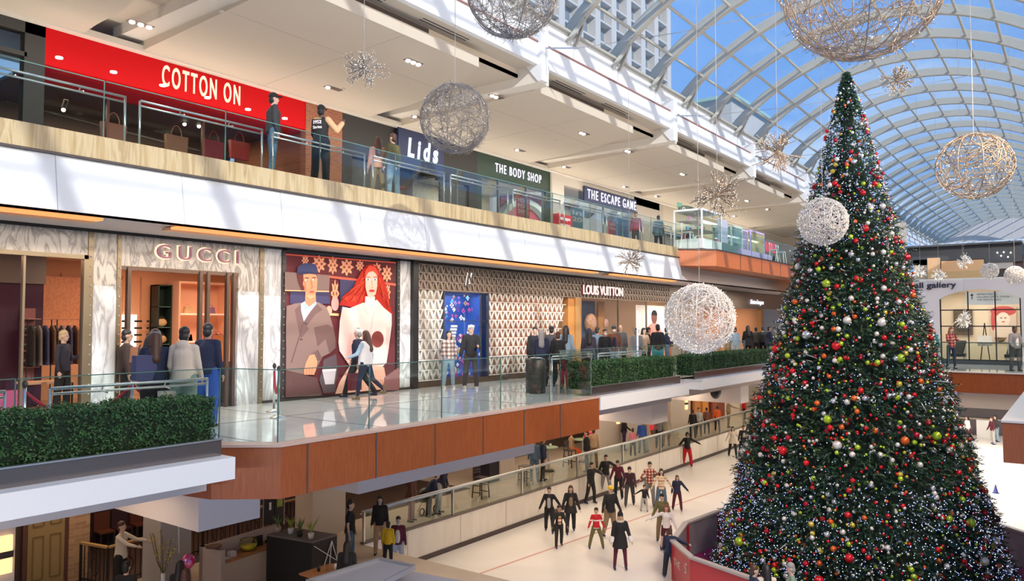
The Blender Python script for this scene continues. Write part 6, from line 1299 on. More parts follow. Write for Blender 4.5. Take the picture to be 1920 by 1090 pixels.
for px, pyh, h, lb, tc_, bc, hr, sk, rz, kw in CF:
    kw = dict(kw); P = dict(stand, h=h); P.update(kw.pop('P', {})); hh = h * (.72 if P['legs'][0][0] > 50 else 1.0)
    if 'corner' in lb: pos = (-16.35, 16.55, ICE)
    else:
        pos = hz(px, pyh, hh, F1)
        if pos[0] > -16.95 and pos[1] > 15: pos = ph(px, X=-17.3, floor=F1)
    person(lb, pos, P, tc_, bc, hr, sk, rz, vox=.024, **kw)
finalize()
# ================================================================ GALLERY FACADE AND FAR UPPER SHOPS
GY = 41.0
ga = struct('wall_gallery', 'gallery front across the hall')
gw = mat('gallery_white', (.70, .68, .70), .6)
B(((-12, GY, 0), (-5.2, GY + .3, 3.95)), ((-2.0, GY, 0), (3, GY + .3, 3.95))).build('white_wall', gw, ga)
arch = [(-5.2 + 3.2 * s, 3.0 + .45 * sin(pi * s) ** .7) for s in np.linspace(0, 1, 13)]
m = MB(); m.prism([(-5.2, 3.95)] + arch + [(-2.0, 3.95)], 'Y', GY, GY + .3); m.build('arched_header', gw, ga)
B(((-12, GY - .02, 3.9), (3, GY + .3, 3.98))).build('ledge', M['white'], ga)
B(((-12, GY + .05, 3.98), (3, GY + .07, 4.32))).build('glass_parapet', M['glass'], ga)
w = struct('window_10', 'arched black framed gallery window', (-3.6, GY, 0)); bf = M['black']
B(*[((x - .025, GY + .05, 0), (x + .025, GY + .12, 3.42 - abs(x + 3.6) * .12)) for x in (-5.17, -4.05, -2.98, -2.03)], *[((-5.2, GY + .05, z - .025), (-2.0, GY + .12, z + .025)) for z in (.2, 1.0, 1.75, 2.5)]).build('black_mullions', bf, w)
B(((-5.2, GY + .07, 0), (-2.0, GY + .08, 3.45))).build('pane', M['shopglass'], w); B(((-5.2, GY, 0), (-2.0, GY + .12, .18))).build('sill', mat('sill', (.05, .06, .08), .4), w)
B(((-6, GY + 4, -.1), (-1, GY + 4.1, 3.5)), ((-1.6, GY + .3, 0), (-1.5, GY + 4, 3.5)), ((-6.1, GY + .3, 0), (-6, GY + 4, 3.5))).build('inner_wall', mat('gal_in', (.74, .66, .54), .7), ga); B(((-6, GY + .3, 3.45), (-1.5, GY + 4, 3.5))).build('inner_ceiling', mat('gal_in', (.74, .66, .54)), ga)
band('gallery_light', -3.7, GY + 2, 3.4, 3.5, 2, 130, NEUT)
t = thing('shop_sign', 'dark lower case wall gallery letters on the white front beside the tree', 'sign', (-5.2, GY, 3.6))
p0, p1 = at(1700, 541, Y=GY), at(1793, 539, Y=GY); text('letters', 'wall gallery', mat('sign_ink', (.02, .02, .05), .4), t, (p0.x, GY - .04, 3.47), (1, 0, 0), (0, 0, 1), .36, p1.x - p0.x, ext=.02, bold=.015)
# paintings and furniture in the gallery
def painting(lb, x0, x1, z0, z1, base, blobs, y=GY + 3.9):
    t = thing('painting', lb, 'painting', ((x0 + x1) / 2, y, z0)); B(((x0, y - .04, z0), (x1, y, z1))).build('canvas', mat('canvas_' + lb[:8], base, .6), t)
    for k, (fx, fz_, rx_, rz_, c_) in enumerate(blobs):
        cx, cz = x0 + (x1 - x0) * fx, z0 + (z1 - z0) * fz_
        m = MB(); m.prism([(cx + rx_ * (x1 - x0) * cos(a), cz + rz_ * (z1 - z0) * sin(a)) for a in np.linspace(0, 2 * pi, 17)[:-1]], 'Y', y - .046 - .002 * k, y - .042); m.build('paint_shape', mat('pt_%.2f_%.2f_%.2f' % c_, c_, .6), t)
    return t
painting('portrait painting with red flowers and a pale face, right side of the gallery', at(1857, 600, Y=GY + 3.9).x, at(1906, 600, Y=GY + 3.9).x, 1.0, 2.75, (.62, .52, .46), [(.5, .85, .5, .14, (.5, .08, .08)), (.1, .6, .08, .3, (.5, .08, .08)), (.5, .62, .26, .2, (.75, .68, .62)), (.5, .3, .35, .2, (.7, .62, .56)), (.42, .66, .05, .015, (.15, .1, .1)), (.58, .66, .05, .015, (.15, .1, .1)), (.5, .55, .07, .015, (.45, .1, .1))])
painting('dark painting with a pale starburst, left side of the gallery', at(1788, 600, Y=GY + 3.9).x, at(1824, 600, Y=GY + 3.9).x, 1.3, 2.6, (.10, .08, .06), [(.5, .6, .3, .25, (.35, .33, .28)), (.5, .2, .4, .08, (.05, .05, .05))])
t = thing('easel_board', 'small white picture on an easel in the gallery', 'easel', (-3.6, GY + 2.2, 0)); m = MB()
for x in (-3.8, -3.4): m.bar((x, GY + 2.2, 0), (-3.6, GY + 2.3, 1.9), .04)
m.build('easel', M['black'], t); B(((-3.9, GY + 2.15, .8), (-3.3, GY + 2.18, 1.3))).build('board', M['white'], t)
t = thing('fruit_bowl', 'round bowl of ornaments on the gallery desk', 'bowl', (-2.95, GY + 2, 1.0)); MB().lathe((-2.95, GY + 2, 1.0), [(.08, 0), (.2, .08), (.26, .22), (.2, .2), (0, .16)], 16).build('bowl', M['gold'], t, True)
t = thing('desk', 'white desk in the gallery', 'table', (-3.2, GY + 2, 0)); B(((-4.4, GY + 1.7, .95), (-2.6, GY + 2.3, 1.0)), ((-4.4, GY + 1.7, 0), (-4.35, GY + 2.3, .95)), ((-2.65, GY + 1.7, 0), (-2.6, GY + 2.3, .95))).build('desk_body', M['white'], t)
t = thing('hanging_sign', 'translucent directory sign with an up arrow and three lines of writing in the gallery arch', 'sign', (-3.2, GY + .8, 3.1)); B(((-4.2, GY + .8, 2.75), (-2.1, GY + .83, 3.35))).build('sign_panel', mat('dirp', (.70, .74, .76), .4, em=(.8, .85, .88), es=.35), t)
for k, s_ in enumerate(['NEIMAN MARCUS', 'GALLERIA OFFICE TOWER 1', 'THE WESTIN OAKS']): text('lettering', s_, mat('sign_ink', (.02, .02, .05)), t, (-3.75, GY + .78, 3.2 - .13 * k), (1, 0, 0), (0, 0, 1), .08, [.8, 1.35, .95][k], ext=.004)
m = MB(); m.bar((-3.95, GY + .78, 3.0), (-3.95, GY + .78, 3.2), .03); m.prism([(-4.02, 3.18), (-3.88, 3.18), (-3.95, 3.28)], 'Y', GY + .77, GY + .79); m.build('arrow', mat('sign_ink', (.02, .02, .05)), t)
for k, (x, nm) in enumerate([(-4.62, 'nearest the tree'), (-2.45, 'near the right edge')]):
    t = thing('lounge_chair', 'dark lounge chair in the gallery, ' + nm, 'chair', (x, GY + 1.2, 0), group='lounge chairs in the gallery'); B(((x - .3, GY + 1, .3), (x + .3, GY + 1.6, .45))).build('seat', mat('slate', (.04, .05, .07), .5), t); m = MB(); m.bar((x - .05, GY + 1.6, .4), (x + .1, GY + 1.75, 1.05), .6, .06); m.build('backrest', mat('slate', (.04, .05, .07)), t)
    for dx in (-.25, .25): B(((x + dx - .02, GY + 1.05, 0), (x + dx + .02, GY + 1.55, .3))).build('leg', M['steel'], t)
# far upper storey block
fu = struct('wall_far', 'far upper storey shops'); FY = 50.0
def fp(x0, y0, x1, y1): a, b = at(x0, y0, Y=FY), at(x1, y1, Y=FY); return a.x, b.x, b.z, a.z
B(((-9.2, GY + .3, 3.8), (4, FY, 3.9))).build('deck', M['grey'], fu)
def fpan(n, x0, y0, x1, y1, m_, y=FY, t=.3): a = fp(x0, y0, x1, y1); return B(((a[0], y, a[2]), (a[1], y + t, a[3]))).build(n, m_, fu)
fpan('dark_fascia', 1700, 467, 1917, 490, mat('slateblue', (.045, .055, .07), .5)); fpan('dark_fascia', 1764, 489, 1846, 491, mat('slateblue', (.045, .055, .07)))
fpan('light_wood', 1765, 490, 1846, 530, mat('lightwood', (.60, .38, .20), .6), FY - .05); fpan('light_wood', 1740, 485, 1764, 530, mat('lightwood2', (.62, .40, .22), .6), FY - .3, .6)
fpan('dark_shop', 1846, 480, 1920, 530, mat('dshop2', (.05, .03, .035), .5), FY + .2); fpan('grey_wall', 1857, 486, 1900, 503, mat('gwall', (.40, .40, .38)), FY + .1); fpan('grey_wall', 1712, 488, 1740, 530, mat('greige', (.45, .38, .32), .6), FY)
a = fp(1700, 464, 1917, 466); B(((a[0], FY - .6, a[3] - .1), (a[1], FY + 12, a[3]))).build('roof_slab', mat('slateblue', (.045, .055, .07)), fu)
for k, q in enumerate([(1870, 474), (1882, 473), (1895, 474), (1877, 480), (1890, 482)]):
    p = at(*q, Y=FY - .1); MB().ball(p, .035, 8).build('far_spotlight', glow('lamp_white', (1, .93, .84), 6), smooth=True, label='bright spotlight in the dark far upper shop, %s of five' % ORD[k], cat='light', group='spotlights in the far upper shop')

# ================================================================ TOWERS SEEN THROUGH THE GLASS
bl = thing('office_tower', 'pale concrete office tower with a deep window grid seen through the glass vault', 'building', (-60, 75, 0))
bm = mat('tower_white', (.50, .47, .42), .8); bs = mat('tower_glass', (.16, .22, .27), .3)
TXX = -60.0; BY1 = at(1258, 100, X=TXX).y; cw = abs(at(1213, 100, X=TXX).y - at(1187, 100, X=TXX).y); chh = 3.45; zb = -5
bl.location = (TXX, BY1 - 30, zb)
B(((TXX - 16, BY1 - 80, zb), (TXX - 1.4, BY1 - .3, 95))).build('tower_wall', bm, bl)
mf = MB(); nc = int(80 / cw)
for i in range(nc): mf.box((TXX - 1.45, BY1 - cw * i - cw * .30, zb), (TXX, BY1 - cw * i, 95))
for j in range(28): mf.box((TXX - 1.45, BY1 - 80, zb + j * chh), (TXX - .05, BY1, zb + j * chh + .32))
mf.build('window_grid', mat('tower_grid', (.56, .51, .45), .8), bl)
for i in range(9):
    for j in range(8, 19):
        B(((TXX - 1.42, BY1 - cw * (i + 1) + .02, zb + j * chh + .9), (TXX - 1.35, BY1 - cw * i - cw * .34, zb + (j + 1) * chh))).build('window', bs, bl)
b2 = thing('roof_pavilion', 'small pale building with a green roof line behind the lower edge of the vault', 'building', (-40, 95, 0))
p0, p1 = at(1310, 205, Y=95), at(1372, 240, Y=95)
B(((p0.x, 95, -5), (p1.x, 110, at(1340, 190, Y=95).z))).build('pavilion_wall', bm, b2); B(((p0.x - .8, 94.2, at(1340, 190, Y=95).z), (p1.x + .8, 111, at(1340, 184, Y=95).z))).build('green_roof', mat('copper', (.30, .48, .42), .6), b2)

# ================================================================ UPPER PLATFORM KIOSKS
def cabinet(lb, x0, y0, x1, y1, z0, h, frame, glassc, base, inner=None):
    t = thing('display_kiosk', lb, 'kiosk', ((x0 + x1) / 2, (y0 + y1) / 2, z0)); e = .06
    B(((x0, y0, z0), (x1, y1, z0 + base))).build('base_cabinet', frame, t)
    m = MB()
    for x in (x0, x1 - e):
        for y in (y0, y1 - e): m.box((x, y, z0 + base), (x + e, y + e, z0 + h))
    m.box((x0, y0, z0 + h), (x1, y1, z0 + h + .08)); m.build('frame', frame, t)
    for z in (.33, .66): B(((x0 + e, y0 + e, z0 + base + (h - base) * z), (x1 - e, y1 - e, z0 + base + (h - base) * z + .02))).build('shelf_board', M['steel'], t)
    B(((x0 + e, y0 + .01, z0 + base), (x1 - .02, y1 - e, z0 + h))).build('glass_case', glassc, t); return t
tg = glass('teal_glass', (.72, .90, .86), .5, (.5, .75, .68), .25); yg = glass('yellow_glass', (.9, .88, .6), .5, (.75, .72, .4), .35)
lil = mat('lilac_panel', (.55, .45, .72), .5); mint = mat('mint_panel', (.55, .68, .62), .5)
def kx(px, X): return at(px, 608, X=X).y
y0, y1 = kx(1306, -12.9), kx(1343, -12.9)
k1 = cabinet('tall glass cosmetics kiosk with lit shelves on the wood platform', -13.9, y0, -12.6, y1, F3, 1.62, M['white'], M['glass'], .42)
for k in range(26):
    rr2 = random.Random(k); z = F3 + [.44, .86, 1.24][k % 3]; y = y0 + .15 + (y1 - y0 - .3) * rr2.random(); x = -12.75 - rr2.random() * .8; c_ = [(.7, .1, .2), (.1, .4, .7), (.05, .05, .05), (.8, .8, .8), (.6, .3, .5)][k % 5]
    MB().cyl((x, y, z), .05 + .03 * rr2.random(), .1 + .12 * rr2.random(), 8).build('cosmetic_jar', mat('jar%d' % (k % 5), c_, .3), label=['red', 'blue', 'black', 'white', 'mauve'][k % 5] + ' cosmetic jar on the shelves of the tall glass kiosk', cat='jar', group=['red', 'blue', 'black', 'white', 'mauve'][k % 5] + ' jars of the cosmetics kiosk')
B(((-13.6, y1 + .1, F3), (-12.6, y1 + 1.9, F3 + .38))).build('kiosk_counter', mat('teald', (.12, .20, .20), .4), label='dark teal low kiosk counter beside the tall glass kiosk', cat='counter')
B(((-12.9, y1 + .3, F3 + .5), (-12.85, y1 + 1.4, F3 + 1.55)), ).build('display_screen', mat('scr', (.45, .47, .58), .3), label='tilted grey screen with a white frame beside the cosmetics kiosk', cat='screen')
a, b = kx(1370, -12.9), kx(1391, -12.9); cabinet('mint framed glass display case, left of the three on the platform', -13.7, a, -12.8, b, F3 + .05, 1.28, mint, tg, .2)
a, b = kx(1391, -12.9), kx(1405, -12.9); cabinet('lilac display case between the mint one and the yellow one', -13.6, a, -12.9, b, F3 + .05, 1.25, lil, glass('lilac_glass', (.75, .68, .88), .5, (.6, .5, .75), .4), .3)
a, b = kx(1406, -12.9), kx(1432, -12.9); cabinet('yellow lit glass display case with a lilac frame on the platform', -13.7, a, -12.8, b, F3 + .05, 1.3, lil, yg, .25)
a, b = kx(1384, -12.7), kx(1446, -12.7); B(((-13.7, a, F3), (-12.65, b, F3 + .35))).build('kiosk_plinth', lil, label='long lilac plinth under the display cases on the platform', cat='counter')
a, b = kx(1275, -14.4), kx(1318, -14.4)
ov = thing('oval_sign', 'large olive green oval sign hanging above the cosmetics kiosk', 'sign', (-14.4, a, 7.3)); z0_, z1_ = at(1297, 407, X=-14.4).z, at(1297, 388, X=-14.4).z
m = MB(); m.prism([((a + b) / 2 + (b - a) / 2 * cos(t_), (z0_ + z1_) / 2 + (z1_ - z0_) / 2 * sin(t_)) for t_ in np.linspace(0, 2*pi, 25)[:-1]], 'X', -14.45, -14.38); m.build('oval_board', mat('olivesign', (.12, .14, .09), .5), ov)
text('lettering', 'G', mat('signdark', (.02, .03, .02), .5), ov, (-14.36, (a + b) / 2 - .3, z0_ + .12), (0, 1, 0), (0, 0, 1), .3, .5, ext=.01, bold=.03); MB().tube([(-14.36, a + .45 + .12 * cos(q), (z0_ + z1_) / 2 + .09 * sin(q)) for q in np.linspace(0, 2*pi, 12)], .02, 5).build('ring_mark', M['white'], ov)
es = thing('exit_sign', 'green exit sign hanging from the upper ceiling above the oval sign', 'sign', (-16, 30, 8.3)); p = at(1275, 386, X=-15.5); B(((-15.53, p.y - .3, p.z - .14), (-15.5, p.y + .3, p.z + .14))).build('board', mat('exitg', (.18, .5, .32), .5, em=(.2, .6, .4), es=.3), es); text('lettering', 'EXIT', mat('exitw', (.8, .9, .85), .5), es, (-15.49, p.y - .2, p.z - .07), (0, 1, 0), (0, 0, 1), .14, .4, ext=.004)
a = kx(1291, -13.9)
for k, (px, x) in enumerate([(1291, -13.3), (1454, -12.8), (1466, -12.9)]):
    y = kx(px, x); t = thing('bar_stool', ['pale grey high stool of the cosmetics kiosk', 'pale grey high stool at the far end of the platform', 'pale grey high stool nearest the tree on the platform'][k], 'stool', (x, y, F3), group='high stools on the platform')
    B(((x - .2, y - .2, F3 + .68), (x + .2, y + .2, F3 + .73))).build('seat', M['lilac'], t)
    for dx in (-1, 1):
        for dy in (-1, 1): MB().tube([(x + dx * .24, y + dy * .24, F3), (x + dx * .17, y + dy * .17, F3 + .7)], .02, 6).build('leg', M['white'], t)
    MB().tube([(x - .18, y - .18, F3 + .7), (x - .2, y - .18, F3 + 1.1), (x - .2, y + .18, F3 + 1.1), (x - .18, y + .18, F3 + .7)], .018, 6).build('backrest', M['white'], t)
lt_ = thing('shop_sign', 'red LOVE letters at the far end of the upper storey', 'sign', (-15, 47, 6)); p = at(1436, 471, X=-14); text('letters', 'LOVE', glow('redsign', (.85, .08, .12), 1), lt_, (-14, p.y, p.z), (0, 1, 0), (0, 0, 1), .55, 1.6, bold=.03)

# upper shop goods
def stand_poster(lb, px, py0, py1, w_, col, X, lines, tcol=(.8, .75, .7)):
    a, b = at(px, py0, X=X), at(px, py1, X=X); t = thing('sale_poster', lb, 'poster', (X, a.y, F3)); z1 = a.z; z0 = max(F3 + .02, b.z)
    B(((X - .03, a.y - w_ / 2, z0), (X, a.y + w_ / 2, z1))).build('poster_board', mat('pb' + lb[:6], col, .5), t)
    for k, s_ in enumerate(lines): hh = (z1 - z0) / (len(lines) + 1.2); text('lettering', s_, mat('pl%.2f' % tcol[0], tcol, .5), t, (X + .005, a.y - w_ * .4, z1 - hh * (k + 1.1)), (0, 1, 0), (0, 0, 1), hh * .7, w_ * .8, ext=.003, bold=.02)
stand_poster('orange sale poster in the green framed shop window', 981, 369, 412, 1.0, (.62, .12, .07), -19.3, ['MORE', 'FOR', '50%'])
stand_poster('teal poster with white number in the mural shop', 1082, 390, 430, 1.1, (.10, .30, .38), -19.5, ['in', '20'])
stand_poster('small red poster behind the mural shop glazing', 1148, 415, 440, .8, (.50, .06, .07), -19.6, ['GAME', 'ON'])
p = at(1060, 405, X=-17.5); t = thing('pop_up_sign', 'red box sign with white words standing outside the mural shop', 'sign', (-17.5, p.y, F3)); B(((-17.8, p.y - .55, F3), (-17.5, p.y + .55, p.z + .05))).build('red_box', mat('redbox', (.50, .02, .03), .4), t)
for k, s_ in enumerate(['escape', 'rooms', 'games']): text('lettering', s_, mat('plw', (.85, .8, .8), .5), t, (-17.49, p.y - .42, p.z - .25 - .27 * k), (0, 1, 0), (0, 0, 1), .16, .8, ext=.003, bold=.02)
for k, (px, py, c_, lb) in enumerate([(448, 278, (.55, .05, .04), 'bright red tote bag hanging in the red fronted shop window'), (400, 277, (.35, .03, .05), 'dark red garment in the red fronted shop window'), (330, 268, (.45, .25, .15), 'tan tote bag in the red fronted shop window'), (212, 246, (.5, .25, .18), 'pink brown folded bag low in the red fronted shop window')]):
    p = at(px, py, X=-20.9); t = thing('tote_bag', lb, 'bag', (-20.9, p.y, p.z - .3)); m = MB(); m.prism([(p.y - .3, p.z - .35), (p.y + .3, p.z - .35), (p.y + .34, p.z + .2), (p.y - .34, p.z + .2)], 'X', -20.95, -20.82); m.build('bag_body', mat('tb%d' % k, c_, .5), t)
    MB().tube([(-20.88, p.y + .16 * cos(a_), p.z + .2 + .3 * sin(a_)) for a_ in np.linspace(0, pi, 9)], .015, 5).build('handle', mat('tb%d' % k, c_), t)
for k, px in enumerate([118, 190, 265, 345, 372, 455]):
    p = at(px, [205, 180, 178, 232, 236, 222][k], X=-21.5); t = thing('track_spotlight', 'track spotlight glowing inside the red fronted shop, %s from the left' % ORD[k], 'light', (-21.5, p.y, p.z), group='track spotlights of the red fronted shop')
    MB().tube([(-21.5, p.y, p.z), (-21.4, p.y + .03, p.z + .25)], .06, 8).build('spot_body', M['black'], t); MB().ball((-21.47, p.y, p.z - .02), .055, 8).build('lens', glow('lamp_white', (1, .93, .84), 6), t, True)
m = MB(); m.bar((-21.4, 7.8, 7.4), (-22.8, 15, 7.4), .05); m.bar((-21.4, 7.8, 6.9), (-21.4, 15.2, 6.9), .05); m.build('lighting_track', M['black'], label='long black lighting tracks in the brown shop interior', cat='track')
for k in range(7):
    y = 8.6 + .95 * k; t = thing('garment_rail', 'rail with hanging clothes in the red fronted shop, %s from the left' % ORD[k], 'clothes rail', (-21.8, y, F3), group='clothes rails in the red fronted shop'); MB().tube([(-21.8, y - .35, F3), (-21.8, y - .35, F3 + 1.3), (-21.8, y + .35, F3 + 1.3), (-21.8, y + .35, F3)], .02, 5).build('frame', M['black'], t)
    for j in range(4): B(((-22.0, y - .3 + .16 * j, F3 + .4), (-21.6, y - .22 + .16 * j, F3 + 1.25))).build('garment', mat('grm%d' % ((k + j) % 5), [(.15, .15, .18), (.4, .25, .15), (.3, .03, .04), (.2, .22, .26), (.45, .42, .4)][(k + j) % 5], .8), t)
for k in range(10):
    y = 19.1 + .22 * k; MB().ball((-20.5, y, 6.5 + .25 * (k % 3)), (.1, .1, .08), 10, 8).build('baseball_hat', mat('bc%d' % (k % 4), [(.5, .04, .04), (.03, .04, .1), (.6, .45, .1), (.4, .4, .4)][k % 4], .7), smooth=True, label=['red', 'navy', 'yellow', 'grey'][k % 4] + ' cap displayed in the opening under the navy board', cat='cap', group=['red', 'navy', 'yellow', 'grey'][k % 4] + ' caps on display')
t = thing('jersey_rack', 'rack with a white 11 jersey and dark sportswear under the navy board', 'clothes rail', (-20, 20.4, F3)); B(((-20.1, 20.0, F3 + .2), (-20.0, 21.1, F3 + 1.35))).build('jerseys', mat('jersey', (.05, .05, .07), .8, var=.8, scale=10), t); text('number', '11', mat('plw', (.85, .8, .8)), t, (-19.98, 20.3, F3 + 1.0), (0, 1, 0), (0, 0, 1), .25, .2, ext=.004)
t = thing('garment', 'black and yellow jacket displayed at the left of the cap shop opening', 'clothes', (-20, 19.3, F3)); p = at(761, 352, X=-19.8); MB().ball((-19.9, p.y, F3 + .55), (.15, .35, .5), 12).build('jacket_body', M['black'], t, True); MB().ball((-19.74, p.y + .12, F3 + .45), (.04, .14, .25), 10).build('yellow_panel', mat('yel', (.75, .55, .02), .6), t, True)

# ================================================================ LOWER LEVEL
lx = struct('wall_pub', 'pub front of the lower level')
W1 = -20.0
def lb_(n, px0, px1, z0, z1, m_, X=W1, t=.2, out=0): a, b = at(px0, 608, X=X).y, at(px1, 608, X=X).y; return B(((X - t, a, z0), (X + out, b, z1))).build(n, m_, lx)
a0, b0 = at(-60, 608, X=-17.5).y, at(40, 608, X=-17.5).y; B(((-18.2, a0, F1), (-17.5, b0, -.8))).build('lilac_pillar', M['lilac'], lx)
sc_ = at(7, 1040, X=-17.48)
def sconce(lb, p, s=1.0, dirx=1):
    t = thing('wall_sconce', lb, 'light', p, group='warm wall sconces of the lower level'); B(((p[0], p[1] - .12 * s, p[2] + .06 * s), (p[0] + .08, p[1] + .12 * s, p[2] + .34 * s)), ((p[0], p[1] - .12 * s, p[2] - .34 * s), (p[0] + .08, p[1] + .12 * s, p[2] - .06 * s))).build('glowing_shade', glow('sconce', (1, .60, .26), 1.5), t)
    B(((p[0], p[1] - .13 * s, p[2] - .06 * s), (p[0] + .09, p[1] + .13 * s, p[2] + .06 * s))).build('middle_band', M['dark'], t)
sconce('double glowing wall sconce at the bottom left corner on the lilac pillar', (sc_.x, sc_.y, sc_.z), 1.1)
lb_('dark_gap', 40, 56, F1, -.8, M['dkbrown'], out=-.1); lb_('dark_frame', 54, 62, F1, -.8, mat('dframe', (.12, .05, .04), .5)); lb_('dark_frame', 131, 137, F1, -.8, mat('dframe', (.12, .05, .04)))
d = struct('door_1', 'large olive yellow panelled door of the lower level', (W1, 8.5, F1)); a, b = at(63, 608, X=W1).y, at(131, 608, X=W1).y
B(((W1 - .1, a, F1), (W1, b, -.85))).build('door_leaf', mat('olive_door', (.33, .23, .10), .55), d)
mo = MB()
for i in range(2):
    for z0, z1 in ((F1 + .25, F1 + 1.25), (F1 + 1.5, F1 + 3.3)):
        ya_, yb_ = a + .12 + (b - a) * .47 * i, a + (b - a) * (.42 + .47 * i)
        for q in (((ya_, z0), (yb_, z0)), ((ya_, z1), (yb_, z1)), ((ya_, z0), (ya_, z1)), ((yb_, z0), (yb_, z1))): mo.bar((W1 + .005, *q[0]), (W1 + .005, *q[1]), .035, .02, (1, 0, 0))
mo.build('panel_moulding', mat('olive_door2', (.22, .15, .06), .5), d)
lb_('tan_brick_pier', 138, 176, F1, -.8, M['brick2'], out=.05)
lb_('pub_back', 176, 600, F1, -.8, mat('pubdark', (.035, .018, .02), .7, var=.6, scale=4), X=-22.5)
B(((-24, 9, -1.5), (-20, 22, -1.4))).build('pub_beam', mat('pubwood', (.20, .07, .03), .5), lx)
band('pub_light', -21.5, 12, -1.6, .6, 5, 28, (1, .5, .25))
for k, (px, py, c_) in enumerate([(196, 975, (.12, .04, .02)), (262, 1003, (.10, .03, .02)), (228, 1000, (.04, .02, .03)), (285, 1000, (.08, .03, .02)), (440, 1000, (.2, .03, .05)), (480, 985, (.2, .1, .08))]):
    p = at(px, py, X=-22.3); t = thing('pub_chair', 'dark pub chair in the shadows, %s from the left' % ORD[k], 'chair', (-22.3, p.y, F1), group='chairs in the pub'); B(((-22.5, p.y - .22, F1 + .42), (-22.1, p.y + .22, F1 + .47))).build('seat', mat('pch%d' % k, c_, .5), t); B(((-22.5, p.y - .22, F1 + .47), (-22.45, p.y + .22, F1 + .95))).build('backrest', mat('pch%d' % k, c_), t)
    for dx in (0, .36):
        for dy in (-.2, .17): B(((-22.5 + dx, p.y + dy, F1), (-22.46 + dx, p.y + dy + .04, F1 + .42))).build('leg', M['dark'], t)
def iron_rail(lb, pts, h=.95):
    t = thing('iron_railing', lb, 'railing', (*pts[0], F1), group='black iron railings with wooden handrail'); m1, m2 = MB(), MB()
    for p, q in zip(pts[:-1], pts[1:]):
        p = Vector((*p, 0)); q = Vector((*q, 0)); n = max(2, int((q - p).length / .13))
        m1.bar(p + Vector((0, 0, F1 + h)), q + Vector((0, 0, F1 + h)), .09, .05); m2.bar(p + Vector((0, 0, F1 + .1)), q + Vector((0, 0, F1 + .1)), .03)
        for k in range(n + 1): c = p + (q - p) * k / n; m2.bar(c + Vector((0, 0, F1 + .02)), c + Vector((0, 0, F1 + h)), .05 if k % 8 == 0 else .018)
        for k in range(3, n - 3, 8):
            c = p + (q - p) * (k + .5) / n; dd = (q - p).normalized(); m2.tube([c + dd * .16 * cos(a_) + Vector((0, 0, F1 + .42 + .2 * sin(a_))) for a_ in np.linspace(0, 2*pi, 14)], .014, 4)
    m1.build('wooden_handrail', mat('oakrail', (.42, .26, .10), .4), t); m2.build('iron_bars', M['black'], t)
z_ = F1 + .95
P1, P2, P3_, P4 = at(152, 1018, Z=z_), at(203, 1027, Z=z_), at(312, 999, Z=z_), at(600, 928, Z=z_)
iron_rail('iron railing of the pub corner with an oak handrail, lower left', [P1[:2], P2[:2], P3_[:2]]); iron_rail('long iron railing of the pub behind the counters', [(P3_[0] - .6, P3_[1] + .3), P4[:2]])
# grey column and columns with sconces
def column(lb, px0, px1, X, m_, name='column', z1=-.8, depth=.8):
    a, b = at(px0, 608, X=X).y, at(px1, 608, X=X).y; t = thing(name, lb, 'column', (X, (a + b) / 2, F1)); B(((X - depth, a, F1), (X, b, z1))).build('shaft', m_, t); return t
column('square warm grey column at the lower left behind the flowers', 309, 366, -17.6, M['grey'])
column('beige column right of the black banner', 590, 651, -18.2, M['lwall']); column('beige column with sconce under the middle planter', 1124, 1204, -18.6, M['lwall']); column('beige column with sconce, right of the dark wood wall', 1256, 1293, -18.6, M['lwall']); column('beige column at the cafe under the cherry wood band', 940, 965, -18.8, M['lwall']); column('beige column with posters near the far benches', 1357, 1388, -19.2, M['lwall'])
for k, q in enumerate([(1158, 782), (1286, 757)]): p = at(*q, X=-18.58); sconce(['glowing sconce on the column under the middle planter', 'glowing sconce on the column right of the dark wood wall'][k], p, 1.0)
def shopbox(n, px0, px1, z0, z1, m_, X=-19.1): a, b = at(px0, 608, X=X).y, at(px1, 608, X=X).y; return B(((X - .2, a, z0), (X, b, z1))).build(n, m_, lw)
shopbox('shop_front', 1204, 1262, F1, -.8, mat('dwood', (.12, .06, .04), .5)); shopbox('shop_front', 1294, 1357, F1, -.8, mat('redshop', (.22, .05, .03), .5)); shopbox('shop_front', 1388, 1460, F1, -.8, mat('gshop', (.30, .28, .26), .5)); shopbox('shop_front', 960, 1124, F1, -.8, mat('dwood2', (.09, .07, .06), .5), X=-21.5); shopbox('menu_wall', 651, 700, F1, -.8, mat('dwood', (.12, .06, .04)), X=-22)
for k, (px, py, c_, nm) in enumerate([(1308, 762, (.6, .25, .08), 'orange'), (1323, 760, (.7, .30, .06), 'bright orange'), (1341, 762, (.3, .08, .05), 'dark red'), (1188, 786, (.55, .12, .2), 'pink')]):
    p = at(px, py, X=-18.9); t = thing('hanging_garment', nm + ' garment hanging in the far lower shop window', 'clothes', (-18.9, p.y, p.z), group='garments in the far lower shops'); m = MB(); m.prism([(p.y - .5, p.z - .75), (p.y + .5, p.z - .75), (p.y + .4, p.z + .6), (p.y + .1, p.z + .8), (p.y - .1, p.z + .8), (p.y - .4, p.z + .6)], 'X', -19.05, -18.9); m.build('garment', mat('hg%d' % k, c_, .7), t)
p = at(1228, 790, X=-18.5); t = thing('red_banner', 'bright red banner with a round white emblem in the lower shop', 'banner', (-18.5, p.y, p.z)); B(((-18.6, p.y - .75, p.z - .45), (-18.5, p.y + .75, p.z + .8))).build('banner_cloth', mat('bann', (.70, .02, .03), .5, em=(.8, .02, .03), es=.25), t); MB().tube([(-18.48, p.y + .2 * cos(a_), p.z + .2 + .16 * sin(a_)) for a_ in np.linspace(0, 2*pi, 18)], .035, 5).build('round_emblem', mat('bannw', (.85, .7, .68), .5), t)
